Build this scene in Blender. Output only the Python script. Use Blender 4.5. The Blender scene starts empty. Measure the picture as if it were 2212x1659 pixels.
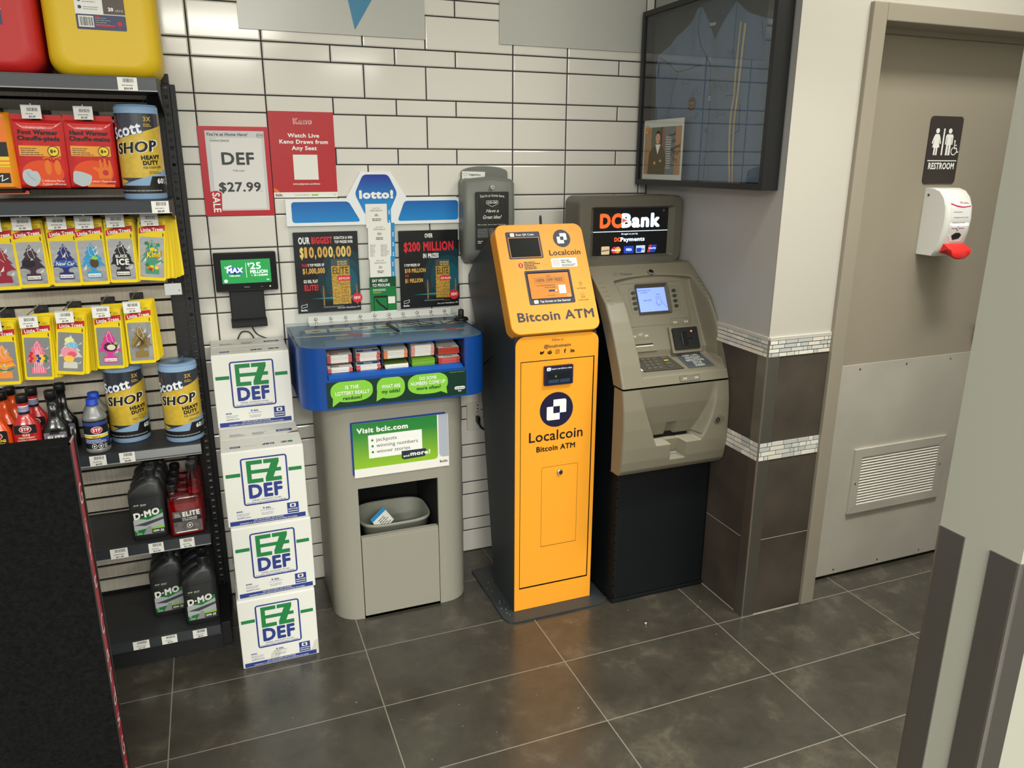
import bpy, bmesh, math, random
from mathutils import Vector, Matrix
from mathutils.geometry import tessellate_polygon
random.seed(7)
PI = math.pi
SC = bpy.context.scene
COL = SC.collection

# ---------------------------------------------------------------- camera
RX = Vector((0.93210327, -0.36217877, 0.00316716)); UY = Vector((0.09829106, 0.26135879, 0.96022417)); FW = Vector((0.34860057, 0.89471678, -0.27921232))
cam_data = bpy.data.cameras.new('camera'); cam = bpy.data.objects.new('camera', cam_data); COL.objects.link(cam)
cam_data.sensor_width = 36.0; cam_data.lens = 1649.45 * 36.0 / 2212.0
cam_data.clip_start = 0.05; cam_data.clip_end = 60
cam.matrix_world = Matrix(((RX.x, UY.x, -FW.x, 0.59641), (RX.y, UY.y, -FW.y, -2.81654), (RX.z, UY.z, -FW.z, 1.60619), (0, 0, 0, 1)))
SC.camera = cam
SC.view_settings.view_transform = 'Standard'; SC.view_settings.look = 'None'
SC.view_settings.gamma = 1.0; SC.view_settings.use_curve_mapping = False
SC.view_settings.exposure = 0.17

# ---------------------------------------------------------------- world and ceiling lights
wd = bpy.data.worlds.new('world'); SC.world = wd; wd.use_nodes = True
bg = wd.node_tree.nodes['Background']; bg.inputs[0].default_value = (1.0, 0.98, 0.95, 1); bg.inputs[1].default_value = 0.45
def ceiling_lamp(x, y, sx, sy, watts, spread=180, z=2.86, colour=(0.98, 0.98, 0.885)):
    l = bpy.data.lights.new('ceiling_panel', 'AREA'); l.shape = 'RECTANGLE'; l.size = sx; l.size_y = sy; l.energy = watts; l.color = colour; l.spread = math.radians(spread)
    o = bpy.data.objects.new('ceiling_panel', l); COL.objects.link(o); o.location = (x, y, z)
    return o
LAMPS = [(-0.15, -1.95, 1.2, 0.3, 4), (1.45, -1.95, 1.2, 0.3, 7), (2.3, -1.62, 0.9, 0.25, 17, 84), (2.75, -1.5, 0.9, 0.3, 20), (-1.4, -3.6, 1.2, 0.6, 30), (0.9, -3.7, 1.2, 0.6, 40), (-1.6, -5.6, 1.2, 0.6, 115), (0.8, -5.6, 1.2, 0.6, 140), (3.4, -5.4, 1.2, 0.6, 110), (-1.0, -8.2, 2.4, 0.6, 190), (0.9, -8.2, 0.9, 0.6, 90), (3.4, -8.2, 2.4, 0.6, 160)]
for a in LAMPS: ceiling_lamp(*a)

# ---------------------------------------------------------------- materials
def lin(c):
    c /= 255.0
    return c / 12.92 if c <= 0.04045 else ((c + 0.055) / 1.055) ** 2.4
def rgb(c): return (lin(c[0]), lin(c[1]), lin(c[2]), 1.0)
MATS = {}
def mat(name, c, rough=0.5, metal=0.0, var=0.0, vscale=8.0, bump=0.0, bscale=200.0, emit=0.0, coat=0.0, trans=0.0, ior=1.45, alpha=1.0, spec=0.5, stretch=None):
    if name in MATS: return MATS[name]
    m = bpy.data.materials.new(name); m.use_nodes = True; MATS[name] = m
    nt = m.node_tree; b = nt.nodes['Principled BSDF']; L = nt.links.new
    b.inputs['Base Color'].default_value = rgb(c); b.inputs['Roughness'].default_value = rough; b.inputs['Metallic'].default_value = metal
    b.inputs['Specular IOR Level'].default_value = spec; b.inputs['IOR'].default_value = ior
    b.inputs['Coat Weight'].default_value = coat; b.inputs['Coat Roughness'].default_value = 0.08
    b.inputs['Transmission Weight'].default_value = trans; b.inputs['Alpha'].default_value = alpha
    if emit:
        b.inputs['Emission Color'].default_value = rgb(c); b.inputs['Emission Strength'].default_value = emit
    if var or bump:
        tc = nt.nodes.new('ShaderNodeTexCoord'); src = tc.outputs['Object']
        if stretch:
            mp = nt.nodes.new('ShaderNodeMapping'); mp.inputs['Scale'].default_value = stretch; L(src, mp.inputs[0]); src = mp.outputs[0]
    if var:
        n = nt.nodes.new('ShaderNodeTexNoise'); n.inputs['Scale'].default_value = vscale; n.inputs['Detail'].default_value = 6; L(src, n.inputs['Vector'])
        r = nt.nodes.new('ShaderNodeValToRGB'); r.color_ramp.elements[0].position = 0.3; r.color_ramp.elements[1].position = 0.7
        r.color_ramp.elements[0].color = rgb([max(0, x * (1 - var)) for x in c]); r.color_ramp.elements[1].color = rgb([min(255, x * (1 + var)) for x in c])
        L(n.outputs[0], r.inputs[0]); L(r.outputs[0], b.inputs['Base Color'])
    if bump:
        n2 = nt.nodes.new('ShaderNodeTexNoise'); n2.inputs['Scale'].default_value = bscale; n2.inputs['Detail'].default_value = 3; L(src, n2.inputs['Vector'])
        bp = nt.nodes.new('ShaderNodeBump'); bp.inputs['Strength'].default_value = bump; bp.inputs['Distance'].default_value = 0.003
        L(n2.outputs[0], bp.inputs['Height']); L(bp.outputs[0], b.inputs['Normal'])
    return m
def glass(name, c=(240, 246, 246), rough=0.0, refl=0.045, graze=0.9):
    """thin clear sheet: mostly see-through with a glossy reflection"""
    if name in MATS: return MATS[name]
    m = bpy.data.materials.new(name); m.use_nodes = True; MATS[name] = m
    nt = m.node_tree; nt.nodes.clear(); L = nt.links.new
    out = nt.nodes.new('ShaderNodeOutputMaterial'); t = nt.nodes.new('ShaderNodeBsdfTransparent'); t.inputs[0].default_value = rgb(c)
    g = nt.nodes.new('ShaderNodeBsdfGlossy'); g.inputs['Roughness'].default_value = rough; ge = nt.nodes.new('ShaderNodeNewGeometry')
    def mth(op, a, b_=None):
        q = nt.nodes.new('ShaderNodeMath'); q.operation = op
        for i, x in enumerate((a, b_)):
            if x is None: continue
            if isinstance(x, (int, float)): q.inputs[i].default_value = x
            else: L(x, q.inputs[i])
        return q.outputs[0]
    dt = nt.nodes.new('ShaderNodeVectorMath'); dt.operation = 'DOT_PRODUCT'; L(ge.outputs['Incoming'], dt.inputs[0]); L(ge.outputs['Normal'], dt.inputs[1])
    f = mth('ADD', mth('MULTIPLY', mth('POWER', mth('SUBTRACT', 1.0, mth('ABSOLUTE', dt.outputs['Value'])), 5.0), graze), refl)
    mx = nt.nodes.new('ShaderNodeMixShader'); L(f, mx.inputs[0]); L(t.outputs[0], mx.inputs[1]); L(g.outputs[0], mx.inputs[2]); L(mx.outputs[0], out.inputs[0])
    return m
WHITE = mat('ink_white', (245, 245, 242), 0.5); BLACK = mat('ink_black', (22, 22, 24), 0.5); INK = mat('ink_grey', (70, 70, 74), 0.55)
LGREY = mat('ink_pale_grey', (150, 150, 152), 0.5); RED = mat('ink_red', (205, 35, 45), 0.5); YEL = mat('ink_yellow', (248, 212, 35), 0.45)
GRN = mat('ink_green', (38, 128, 72), 0.5); BLU = mat('ink_blue', (44, 68, 148), 0.5); NAVY = mat('ink_navy', (28, 28, 58), 0.45); GOLD = mat('ink_gold', (224, 178, 96), 0.45)
SKY = mat('ink_sky_blue', (28, 142, 208), 0.4); ORG = mat('ink_orange', (242, 120, 30), 0.45); LIME = mat('ink_lime', (140, 206, 52), 0.45)
PAPER = mat('paper_white', (238, 236, 230), 0.6); CREAM = mat('ink_cream', (232, 220, 196), 0.5)
PBLACK = mat('black_plastic', (24, 25, 27), 0.4); CHROME = mat('chrome', (210, 210, 212), 0.12, 1.0); STEEL = mat('brushed_steel', (150, 146, 140), 0.34, 0.9, bump=0.05, bscale=30, stretch=(8, 8, 0.3))
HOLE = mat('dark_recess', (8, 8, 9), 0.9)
CLEAR = glass('clear_acrylic', (240, 246, 246), 0.02)
FOIL = mat('silver_foil', (196, 198, 202), 0.22, 0.75, bump=0.35, bscale=60)

# ---------------------------------------------------------------- mesh helpers
class Fr:
    """a flat frame in space: origin, right, up"""
    step = None
    def __init__(s, o, du, dv):
        s.o = Vector(o); s.du = Vector(du).normalized(); s.dv = Vector(dv).normalized(); s.n = s.du.cross(s.dv)
    def __call__(s, u, v, n=0.0): return s.o + s.du * u + s.dv * v + s.n * n
    def sub(s, u, v, n=0.0): return Fr(s(u, v, n), s.du, s.dv)
class Cy:
    """wrapped round an upright (possibly oval) cylinder; u = arc length from the -y side"""
    def __init__(s, c, R, ry=None, ph=0.0, step=0.006): s.c = Vector(c); s.R = R; s.q = (ry or R) / R; s.ph = ph; s.step = step
    def __call__(s, u, v, n=0.0):
        a = u / s.R + s.ph; r = s.R + n
        return s.c + Vector((r * math.sin(a), -r * math.cos(a) * s.q, v))
class CyX:
    """gently bowed sheet: bends in v"""
    def __init__(s, fr, fn, step=0.01): s.fr = fr; s.fn = fn; s.step = step
    def __call__(s, u, v, n=0.0): return s.fr(u, v, n + s.fn(u, v))
WALLF = lambda x, z, y: Fr((x, y, z), (1, 0, 0), (0, 0, 1))          # faces -y
SIDEF = lambda x, y, z: Fr((x, y, z), (0, -1, 0), (0, 0, 1))         # faces -x, u runs toward the camera
def rrect(u0, v0, u1, v1, r=0.0, k=4):
    if r <= 0: return [(u0, v0), (u1, v0), (u1, v1), (u0, v1)]
    P = []
    for cx, cy, a0 in ((u1 - r, v0 + r, -90), (u1 - r, v1 - r, 0), (u0 + r, v1 - r, 90), (u0 + r, v0 + r, 180)):
        for i in range(k + 1):
            a = math.radians(a0 + 90 * i / k); P.append((cx + r * math.cos(a), cy + r * math.sin(a)))
    return P
def disc(u, v, r, k=20, ry=None): return [(u + r * math.cos(2 * PI * i / k), v + (ry or r) * math.sin(2 * PI * i / k)) for i in range(k)]
GLY = {}
def glyph(t, bold, shear):
    key = (t, bold, shear)
    if key not in GLY:
        cu = bpy.data.curves.new('t', 'FONT'); cu.body = t; cu.size = 1; cu.shear = shear; cu.resolution_u = 3; cu.space_character = 1.0 + 2.4 * bold
        ob = bpy.data.objects.new('t', cu); me = bpy.data.meshes.new_from_object(ob)
        GLY[key] = ([(v.co.x, v.co.y) for v in me.vertices], [tuple(p.vertices) for p in me.polygons])
        bpy.data.objects.remove(ob); bpy.data.meshes.remove(me); bpy.data.curves.remove(cu)
    return GLY[key]
class MB:
    def __init__(s): s.v = []; s.f = []; s.m = []; s.s = []; s.mats = []
    def mi(s, m):
        if m not in s.mats: s.mats.append(m)
        return s.mats.index(m)
    def add(s, V, F, m, smooth=False):
        o = len(s.v); s.v += [tuple(p) for p in V]; i = s.mi(m)
        for f in F: s.f.append(tuple(o + k for k in f)); s.m.append(i); s.s.append(smooth)
        return s
    def bm(s, b, m, smooth=False):
        b.verts.index_update(); s.add([v.co.copy() for v in b.verts], [[v.index for v in f.verts] for f in b.faces], m, smooth); b.free(); return s
    def box(s, a, b, m, bev=0.0, seg=2, M=None, smooth=False):
        bb = bmesh.new(); bmesh.ops.create_cube(bb, size=1.0)
        for v in bb.verts:
            v.co = Vector([(a[i] + b[i]) / 2 + v.co[i] * abs(b[i] - a[i]) for i in range(3)])
        if bev > 0: bmesh.ops.bevel(bb, geom=bb.edges[:], offset=bev, segments=seg, affect='EDGES', profile=0.5, clamp_overlap=True)
        if M is not None: bmesh.ops.transform(bb, matrix=M, verts=bb.verts[:])
        return s.bm(bb, m, smooth)
    def emit(s, V, F, fr, m, n):
        if fr.step if hasattr(fr, 'step') else None:
            b = bmesh.new(); vs = [b.verts.new((p[0], p[1], 0)) for p in V]
            for f in F:
                try: b.faces.new([vs[k] for k in f])
                except ValueError: pass
            us = [p[0] for p in V]; lo, hi = min(us), max(us); k = math.floor(lo / fr.step) + 1
            while k * fr.step < hi - 1e-6:
                bmesh.ops.bisect_plane(b, geom=b.verts[:] + b.edges[:] + b.faces[:], plane_co=(k * fr.step, 0, 0), plane_no=(1, 0, 0)); k += 1
            if isinstance(fr, CyX):
                us = [p[1] for p in V]; lo, hi = min(us), max(us); k = math.floor(lo / fr.step) + 1
                while k * fr.step < hi - 1e-6:
                    bmesh.ops.bisect_plane(b, geom=b.verts[:] + b.edges[:] + b.faces[:], plane_co=(0, k * fr.step, 0), plane_no=(0, 1, 0)); k += 1
            b.verts.index_update()
            s.add([fr(v.co.x, v.co.y, n) for v in b.verts], [[v.index for v in f.verts] for f in b.faces], m, True); b.free()
        else: s.add([fr(p[0], p[1], n) for p in V], F, m)
        return s
    def flat(s, P, fr, m, n=0.0, holes=()):
        loops = [P] + list(holes); V = [p for l in loops for p in l]
        if not holes and (len(P) <= 4): F = [tuple(range(len(P)))]
        else: F = [tuple(t) for t in tessellate_polygon([[Vector((p[0], p[1], 0)) for p in l] for l in loops])]
        return s.emit(V, F, fr, m, n)
    def rect(s, u0, v0, u1, v1, fr, m, n=0.0, r=0.0): return s.flat(rrect(u0, v0, u1, v1, r), fr, m, n)
    def disc(s, u, v, r, fr, m, n=0.0, k=20, ry=None): return s.flat(disc(u, v, r, k, ry), fr, m, n)
    def ring(s, u, v, r0, r1, fr, m, n=0.0, k=20): return s.flat(disc(u, v, r1, k), fr, m, n, [disc(u, v, r0, k)[::-1]])
    def frame(s, u0, v0, u1, v1, w, fr, m, n=0.0, r=0.0): return s.flat(rrect(u0, v0, u1, v1, r), fr, m, n, [rrect(u0 + w, v0 + w, u1 - w, v1 - w, max(0, r - w))[::-1]])
    def line(s, pts, w, fr, m, n=0.0):
        for i_, (a, b) in enumerate(zip(pts[:-1], pts[1:])):
            d = Vector((b[0] - a[0], b[1] - a[1])); l = d.length
            if l < 1e-9: continue
            d /= l; q = (-d.y * w / 2, d.x * w / 2); e = (d.x * w * 0.3, d.y * w * 0.3)
            s.emit([(a[0] - e[0] + q[0], a[1] - e[1] + q[1]), (a[0] - e[0] - q[0], a[1] - e[1] - q[1]), (b[0] + e[0] - q[0], b[1] + e[1] - q[1]), (b[0] + e[0] + q[0], b[1] + e[1] + q[1])], [(0, 1, 2, 3)], fr, m, n + (i_ % 3) * 0.00004)
        return s
    def text(s, t, u, v, h, fr, m, n=0.0006, w=None, bold=0.0, shear=0.0, al='C', rot=0.0, arc=0.0):
        """cap height h, baseline v, optional exact width w; bold strokes are built from shifted copies"""
        bo = min(0.06, max(0.0, bold * 0.8)); bo = bo if bo >= 0.008 else 0.0
        V, F = glyph(t, bo, shear)
        if not V: return s
        x0 = min(p[0] for p in V) - bo; x1 = max(p[0] for p in V) + bo; k = h / (0.682 + 2 * bo); kx = k if w is None else w / (x1 - x0); W = (x1 - x0) * kx
        off = {'C': -W / 2, 'L': 0, 'R': -W}[al]; cr, sr = math.cos(rot), math.sin(rot)
        sh = [(0, 0)] if not bo else [(-1, -1), (1, -1), (1, 1), (-1, 1)] if h < 0.009 else [(math.cos(i * PI / 6), math.sin(i * PI / 6)) for i in range(12)] + [(0, 0)] + ([(q * x, q * y) for q in (0.5,) for x in (-1, 1) for y in (-1, 1)] if bo > 0.04 else [])
        for c, (dx, dy) in enumerate(sh):
            Q = []
            for p in V:
                x = off + (p[0] + dx * bo - x0) * kx; y = (p[1] + (dy + 1) * bo if bo >= 0.008 else p[1]) * k + arc * x * x
                Q.append((u + x * cr - y * sr, v + x * sr + y * cr))
            s.emit(Q, F, fr, m, n + c * 0.00004)
        return s
    def barcode(s, u0, v0, u1, v1, fr, m, n=0.0006, k=17, seed=1):
        R = random.Random(seed); x = u0
        while x < u1:
            w = (u1 - u0) / k * R.choice((0.35, 0.5, 0.8)); s.rect(x, v0, min(x + w, u1), v1, fr, m, n); x += w + (u1 - u0) / k * R.choice((0.35, 0.5, 0.7))
        return s
    def lines(s, u0, v0, u1, v1, k, fr, m, n=0.0006, seed=1, fill=0.45, al='L'):
        """k rows of fine print"""
        R = random.Random(seed); dv = (v1 - v0) / k
        for i in range(k):
            wd = (u1 - u0) * R.uniform(0.6, 1.0); y = v1 - (i + 1) * dv; x = u0 if al == 'L' else (u0 + u1 - wd) / 2; e = x + wd
            while x < e - 1e-5:
                q = min(dv * R.uniform(0.8, 2.6), e - x); s.rect(x, y, x + q * 0.86, y + dv * fill, fr, m, n); x += q
        return s
    def prism(s, P, fr, m, n0, n1, smooth=False, caps=True, m1=None):
        k = len(P); V = [fr(u, v, n0) for u, v in P] + [fr(u, v, n1) for u, v in P]
        s.add(V, [(i, (i + 1) % k, k + (i + 1) % k, k + i) for i in range(k)], m, smooth)
        if caps:
            T = [tuple(t) for t in tessellate_polygon([[Vector((p[0], p[1], 0)) for p in P]])] if k > 4 else [tuple(range(k))]
            s.add(V[:k], [t[::-1] for t in T], m); s.add(V[k:], T, m1 or m)
        return s
    def loft(s, secs, m, smooth=True, caps=True, closed=True):
        k = len(secs[0]); V = [p for q in secs for p in q]; F = []
        for j in range(len(secs) - 1):
            for i in range(k if closed else k - 1):
                i2 = (i + 1) % k; F.append((j * k + i, j * k + i2, (j + 1) * k + i2, (j + 1) * k + i))
        s.add(V, F, m, smooth)
        if caps: s.add(secs[0], [tuple(range(k))[::-1]], m); s.add(secs[-1], [tuple(range(k))], m)
        return s
    def lathe(s, prof, c, m, seg=24, q=1.0, smooth=True, sup=2.0):
        """profile [(r, z)], centre c, depth factor q, superellipse power sup"""
        secs = []
        for r, z in prof:
            ring = []
            for i in range(seg):
                a = 2 * PI * i / seg; ca, sa = math.cos(a), math.sin(a); e = 2.0 / sup
                ring.append(Vector((c[0] + r * math.copysign(abs(ca) ** e, ca), c[1] + r * q * math.copysign(abs(sa) ** e, sa), c[2] + z)))
            secs.append(ring)
        return s.loft(secs, m, smooth)
    def tube(s, pts, r, m, seg=8, smooth=True):
        pts = [Vector(p) for p in pts]; secs = []; up = Vector((0.13, 0.31, 0.94)).normalized()
        for i, p in enumerate(pts):
            t = (pts[min(i + 1, len(pts) - 1)] - pts[max(i - 1, 0)]).normalized(); a = t.cross(up)
            if a.length < 1e-3: a = t.cross(Vector((1, 0, 0)))
            a.normalize(); b = t.cross(a); rr = r[i] if isinstance(r, (list, tuple)) else r
            secs.append([p + a * rr * math.cos(2 * PI * k / seg) + b * rr * math.sin(2 * PI * k / seg) for k in range(seg)])
        return s.loft(secs, m, smooth)
    def cyl(s, a, b, r, m, seg=16, smooth=False): return s.tube([a, b], r, m, seg, smooth)
    def build(s, name, parent=None, o=(0, 0, 0), label=None, fix=False):
        me = bpy.data.meshes.new(name); o = Vector(o)
        me.from_pydata([tuple(Vector(p) - o) for p in s.v], [], s.f)
        for m in s.mats: me.materials.append(m)
        me.polygons.foreach_set('material_index', s.m); me.polygons.foreach_set('use_smooth', s.s); me.update()
        if fix:
            b = bmesh.new(); b.from_mesh(me); bmesh.ops.recalc_face_normals(b, faces=b.faces[:]); b.to_mesh(me); b.free()
        ob = bpy.data.objects.new(name, me); COL.objects.link(ob)
        if parent is not None: ob.parent = parent
        if label: ob['label'] = label
        return ob
def bez(pts, k=10):
    """smooth curve through points"""
    P = [Vector(p) for p in pts]; out = []
    for i in range(len(P) - 1):
        a, b, c, d = P[max(i - 1, 0)], P[i], P[i + 1], P[min(i + 2, len(P) - 1)]
        for j in range(k):
            t = j / k; out.append(0.5 * ((2 * b) + (c - a) * t + (2 * a - 5 * b + 4 * c - d) * t * t + (3 * b - a - 3 * c + d) * t ** 3))
    return out + [P[-1]]
ORI = {}
def tag(o, label, cat, group=None):
    o['label'] = label; o['category'] = cat
    if group: o['group'] = group
    return o
def thing(name, label, cat, o=(0, 0, 0), group=None, local=False):
    e = bpy.data.objects.new(name, None); COL.objects.link(e); e.empty_display_size = 0.05; e.location = o
    ORI[e.name] = (0, 0, 0) if local else tuple(o)
    return tag(e, label, cat, group)
def root_of(p):
    while p.parent is not None: p = p.parent
    return p
def part(p, mb, name, label=None, fix=False): return mb.build(name, p, ORI[root_of(p).name], label, fix)
def single(mb, name, label, cat, o=(0, 0, 0), group=None, local=False, fix=False):
    ob = mb.build(name, None, (0, 0, 0) if local else o, None, fix); ob.location = o
    ORI[ob.name] = (0, 0, 0) if local else tuple(o)
    return tag(ob, label, cat, group)
def struct(mb, name, fix=False):
    ob = mb.build(name, None, (0, 0, 0), None, fix); ob['kind'] = 'structure'; ORI[ob.name] = (0, 0, 0); return ob
def dup(r, loc, rot=None, label=None, group=None):
    def cp(o, par):
        c = o.copy(); COL.objects.link(c)
        if par is not None: c.parent = par; c.matrix_parent_inverse = o.matrix_parent_inverse.copy()
        for ch in [x for x in KIDS.get(o.name, [])]: cp(ch, c)
        return c
    KIDS = {}
    def walk(o):
        KIDS[o.name] = list(o.children)
        for x in o.children: walk(x)
    walk(r); c = cp(r, None); c.location = loc
    if rot is not None: c.rotation_euler = rot
    if label: c['label'] = label
    if group: c['group'] = group
    return c
# ================================================================ THE SETTING
def floor_mat():
    m = bpy.data.materials.new('porcelain_floor_tile'); m.use_nodes = True; nt = m.node_tree; b = nt.nodes['Principled BSDF']; L = nt.links.new
    tc = nt.nodes.new('ShaderNodeTexCoord'); mp = nt.nodes.new('ShaderNodeMapping'); mp.inputs['Location'].default_value = (-0.3418, 0.8357, 0); L(tc.outputs['Object'], mp.inputs[0])
    br = nt.nodes.new('ShaderNodeTexBrick'); br.offset = 0.0; br.squash = 1.0
    for k, v in (('Scale', 1.0), ('Mortar Size', 0.0018), ('Mortar Smooth', 0.1), ('Brick Width', 0.6096), ('Row Height', 0.30106), ('Bias', 0.0)): br.inputs[k].default_value = v
    br.inputs['Color1'].default_value = (0, 0, 0, 1); br.inputs['Color2'].default_value = (1, 1, 1, 1); br.inputs['Mortar'].default_value = (0.5, 0.5, 0.5, 1); L(mp.outputs[0], br.inputs['Vector'])
    n1 = nt.nodes.new('ShaderNodeTexNoise'); n1.inputs['Scale'].default_value = 7.0; n1.inputs['Detail'].default_value = 10; n1.inputs['Roughness'].default_value = 0.66; n1.inputs['Distortion'].default_value = 0.25
    sh = nt.nodes.new('ShaderNodeVectorMath'); sh.operation = 'MULTIPLY_ADD'; sh.inputs[1].default_value = (3, 5, 7); L(br.outputs['Color'], sh.inputs[0]); L(tc.outputs['Object'], sh.inputs[2]); L(sh.outputs[0], n1.inputs['Vector'])
    r = nt.nodes.new('ShaderNodeValToRGB'); e = r.color_ramp.elements
    e[0].position = 0.30; e[0].color = rgb((51, 48, 42)); e[1].position = 0.78; e[1].color = rgb((98, 91, 79)); k = e.new(0.54); k.color = rgb((64, 60, 53))
    L(n1.outputs[0], r.inputs[0])
    mx = nt.nodes.new('ShaderNodeMix'); mx.data_type = 'RGBA'; L(br.outputs['Fac'], mx.inputs[0]); L(r.outputs[0], mx.inputs[6]); mx.inputs[7].default_value = rgb((128, 122, 111)); L(mx.outputs[2], b.inputs['Base Color'])
    n2 = nt.nodes.new('ShaderNodeTexNoise'); n2.inputs['Scale'].default_value = 9; n2.inputs['Detail'].default_value = 6; L(tc.outputs['Object'], n2.inputs['Vector'])
    mr = nt.nodes.new('ShaderNodeMapRange'); mr.inputs[3].default_value = 0.15; mr.inputs[4].default_value = 0.36; b.inputs['Specular IOR Level'].default_value = 0.8; L(n2.outputs[0], mr.inputs[0]); L(mr.outputs[0], b.inputs['Roughness'])
    bp = nt.nodes.new('ShaderNodeBump'); bp.inputs['Strength'].default_value = 0.25; bp.inputs['Distance'].default_value = 0.002; bp.invert = True; L(br.outputs['Fac'], bp.inputs['Height']); L(bp.outputs[0], b.inputs['Normal'])
    return m
b = MB(); b.add([(-3.2, -9.5, 0), (5.2, -9.5, 0), (5.2, 0.25, 0), (-3.2, 0.25, 0)], [(0, 1, 2, 3)], floor_mat()); struct(b, 'floor')
CEIL = mat('ceiling_tile', (225, 222, 214), 0.9)
b = MB(); b.add([(-3.2, -9.5, 2.9), (5.2, -9.5, 2.9), (5.2, 0.25, 2.9), (-3.2, 0.25, 2.9)], [(3, 2, 1, 0)], CEIL); struct(b, 'ceiling')
# back wall: glazed tiles in alternating short and tall rows, dark grout
TILE = mat('glazed_wall_tile', (226, 222, 214), 0.11, var=0.012, vscale=1.5, bump=0.035, bscale=9); GROUT = mat('dark_grout', (44, 42, 48), 0.85)
b = MB(); b.add([(-1.2, 0.003, 0), (2.29, 0.003, 0), (2.29, 0.003, 2.9), (-1.2, 0.003, 2.9)], [(0, 1, 2, 3)], GROUT)
X0, W, Z0, HS, HT = 0.8111, 0.2207, 1.983, 0.05516, 0.11115
def wall_tile(x0, x1, z0, z1):
    z0 = max(z0, 0.0); z1 = min(z1, 2.9); x0 = max(x0, -1.2); x1 = min(x1, 2.282)
    if x1 - x0 < 0.012 or z1 - z0 < 0.01: return
    g = 0.0020; R = []
    for i, y in ((g, 0.003), (g + 0.0012, 0.0012), (g + 0.0045, 0.0)): R.append([(x0 + i, y, z0 + i), (x1 - i, y, z0 + i), (x1 - i, y, z1 - i), (x0 + i, y, z1 - i)])
    V = R[0] + R[1] + R[2]; F = [(8, 9, 10, 11)]
    for j in (0, 4): F += [(j + k, j + (k + 1) % 4, j + 4 + (k + 1) % 4, j + 4 + k) for k in range(4)]
    b.add(V, F, TILE)
tall = [2.5 * k + q for k in range(-5, 5) for q in (0, 1.5)]
for n in range(-12, 13):
    z = Z0 - n * (HS + HT)
    for k in range(-10, 8): wall_tile(X0 + k * W, X0 + (k + 1) * W, z - HS, z)
    for p, q in zip(tall[:-1], tall[1:]): wall_tile(X0 + p * W, X0 + q * W, z - HS - HT, z - HS)
struct(b, 'wall_back')
# side wall: grey paint over dark tile wainscot with two mosaic bands
PAINT = mat('grey_wall_paint', (172, 171, 168), 0.42, bump=0.03, bscale=120); DARK = mat('dark_porcelain', (72, 64, 57), 0.45, var=0.16, vscale=5)
CAULK = mat('pale_caulk', (190, 186, 176), 0.6)
MOS = [mat('marble_chip', (228, 224, 214), 0.3, var=0.05, vscale=40), mat('glass_chip_blue', (188, 190, 188), 0.12), mat('glass_chip_grey', (208, 207, 202), 0.12), mat('marble_chip_warm', (222, 214, 200), 0.3)]
def mosaic(b, fr, u0, u1, v0, v1, seed, rows=4):
    R = random.Random(seed); b.rect(u0, v0, u1, v1, fr, GROUT, 0.0004); h = (v1 - v0) / rows
    for i in range(rows):
        u = u0 - R.uniform(0, 0.03)
        while u < u1:
            w = R.choice((0.018, 0.032, 0.05, 0.062)); a, c = max(u, u0), min(u + w, u1)
            if c - a > 0.004:
                q = rrect(a + 0.0014, v0 + i * h + 0.0014, c - 0.0014, v0 + (i + 1) * h - 0.0014); b.prism(q, fr, R.choice(MOS), 0.0004, 0.0035)
            u += w
def wainscot(b, fr, u0, u1, seed):
    for v0, v1 in ((0, 0.3045), (0.3065, 0.614), (0.68, 0.984)): b.rect(u0, v0, u1, v1, fr, DARK, 0.001)
    b.rect(u0, 0.3045, u1, 0.3065, fr, CAULK, 0.0012); b.rect(u0, 0, u1, 0.004, fr, CAULK, 0.0025)
    mosaic(b, fr, u0, u1, 0.614, 0.68, seed); mosaic(b, fr, u0, u1, 0.984, 1.041, seed + 1)
    b.prism(rrect(u0, 1.041, u1, 1.052), fr, CAULK, -0.004, 0.004)
b = MB(); fr = SIDEF(2.282, 0.0, 0.0); wainscot(b, fr, 0.0, 0.829, 11); b.rect(0, 1.052, 0.829, 2.9, fr, PAINT, -0.002); struct(b, 'wall_side')
PAINT = mat('light_grey_wall_paint', (190, 184, 175), 0.42, bump=0.03, bscale=120)
b = MB(); fr = WALLF(2.282, 0.0, -0.831); wainscot(b, fr, 0.0, 0.258, 23); b.rect(0, 1.052, 0.258, 2.9, fr, PAINT, -0.002); b.rect(0.258, 2.079, 1.33, 2.9, fr, PAINT, -0.002); b.rect(1.33, 0, 2.9, 2.9, fr, PAINT, -0.002); struct(b, 'wall_right')
def guard(name, cx, cy, sx, sy, z0, z1, w=0.047, t=0.0022):
    """stainless angle: wings run from the corner along sx (x) and sy (y)"""
    b = MB(); e = 0.006; P = [(0, w), (0, e)] + [(e - e * math.cos(a), e - e * math.sin(a)) for a in (0.5, 1.05)] + [(e, 0), (w, 0), (w, t), (e, t)] + [(e + t - e * math.cos(a) if False else t + (e - t) * (1 - math.cos(a)), t + (e - t) * (1 - math.sin(a))) for a in (1.05, 0.5)] + [(t, e), (t, w)]
    V = [[Vector((cx + sx * p[0], cy + sy * p[1], z)) for p in P] for z in (z0, z1)]; k = len(P)
    b.add(V[0] + V[1], [(i, (i + 1) % k, k + (i + 1) % k, k + i) for i in range(k)], STEEL)
    b.add(V[1], [tuple(t_) for t_ in tessellate_polygon([[Vector((p[0], p[1], 0)) for p in P]])], STEEL)
    struct(b, name, fix=True)
guard('trim_1', 2.2792, -0.8338, 1, 1, 0.0, 1.047, 0.05)
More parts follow.
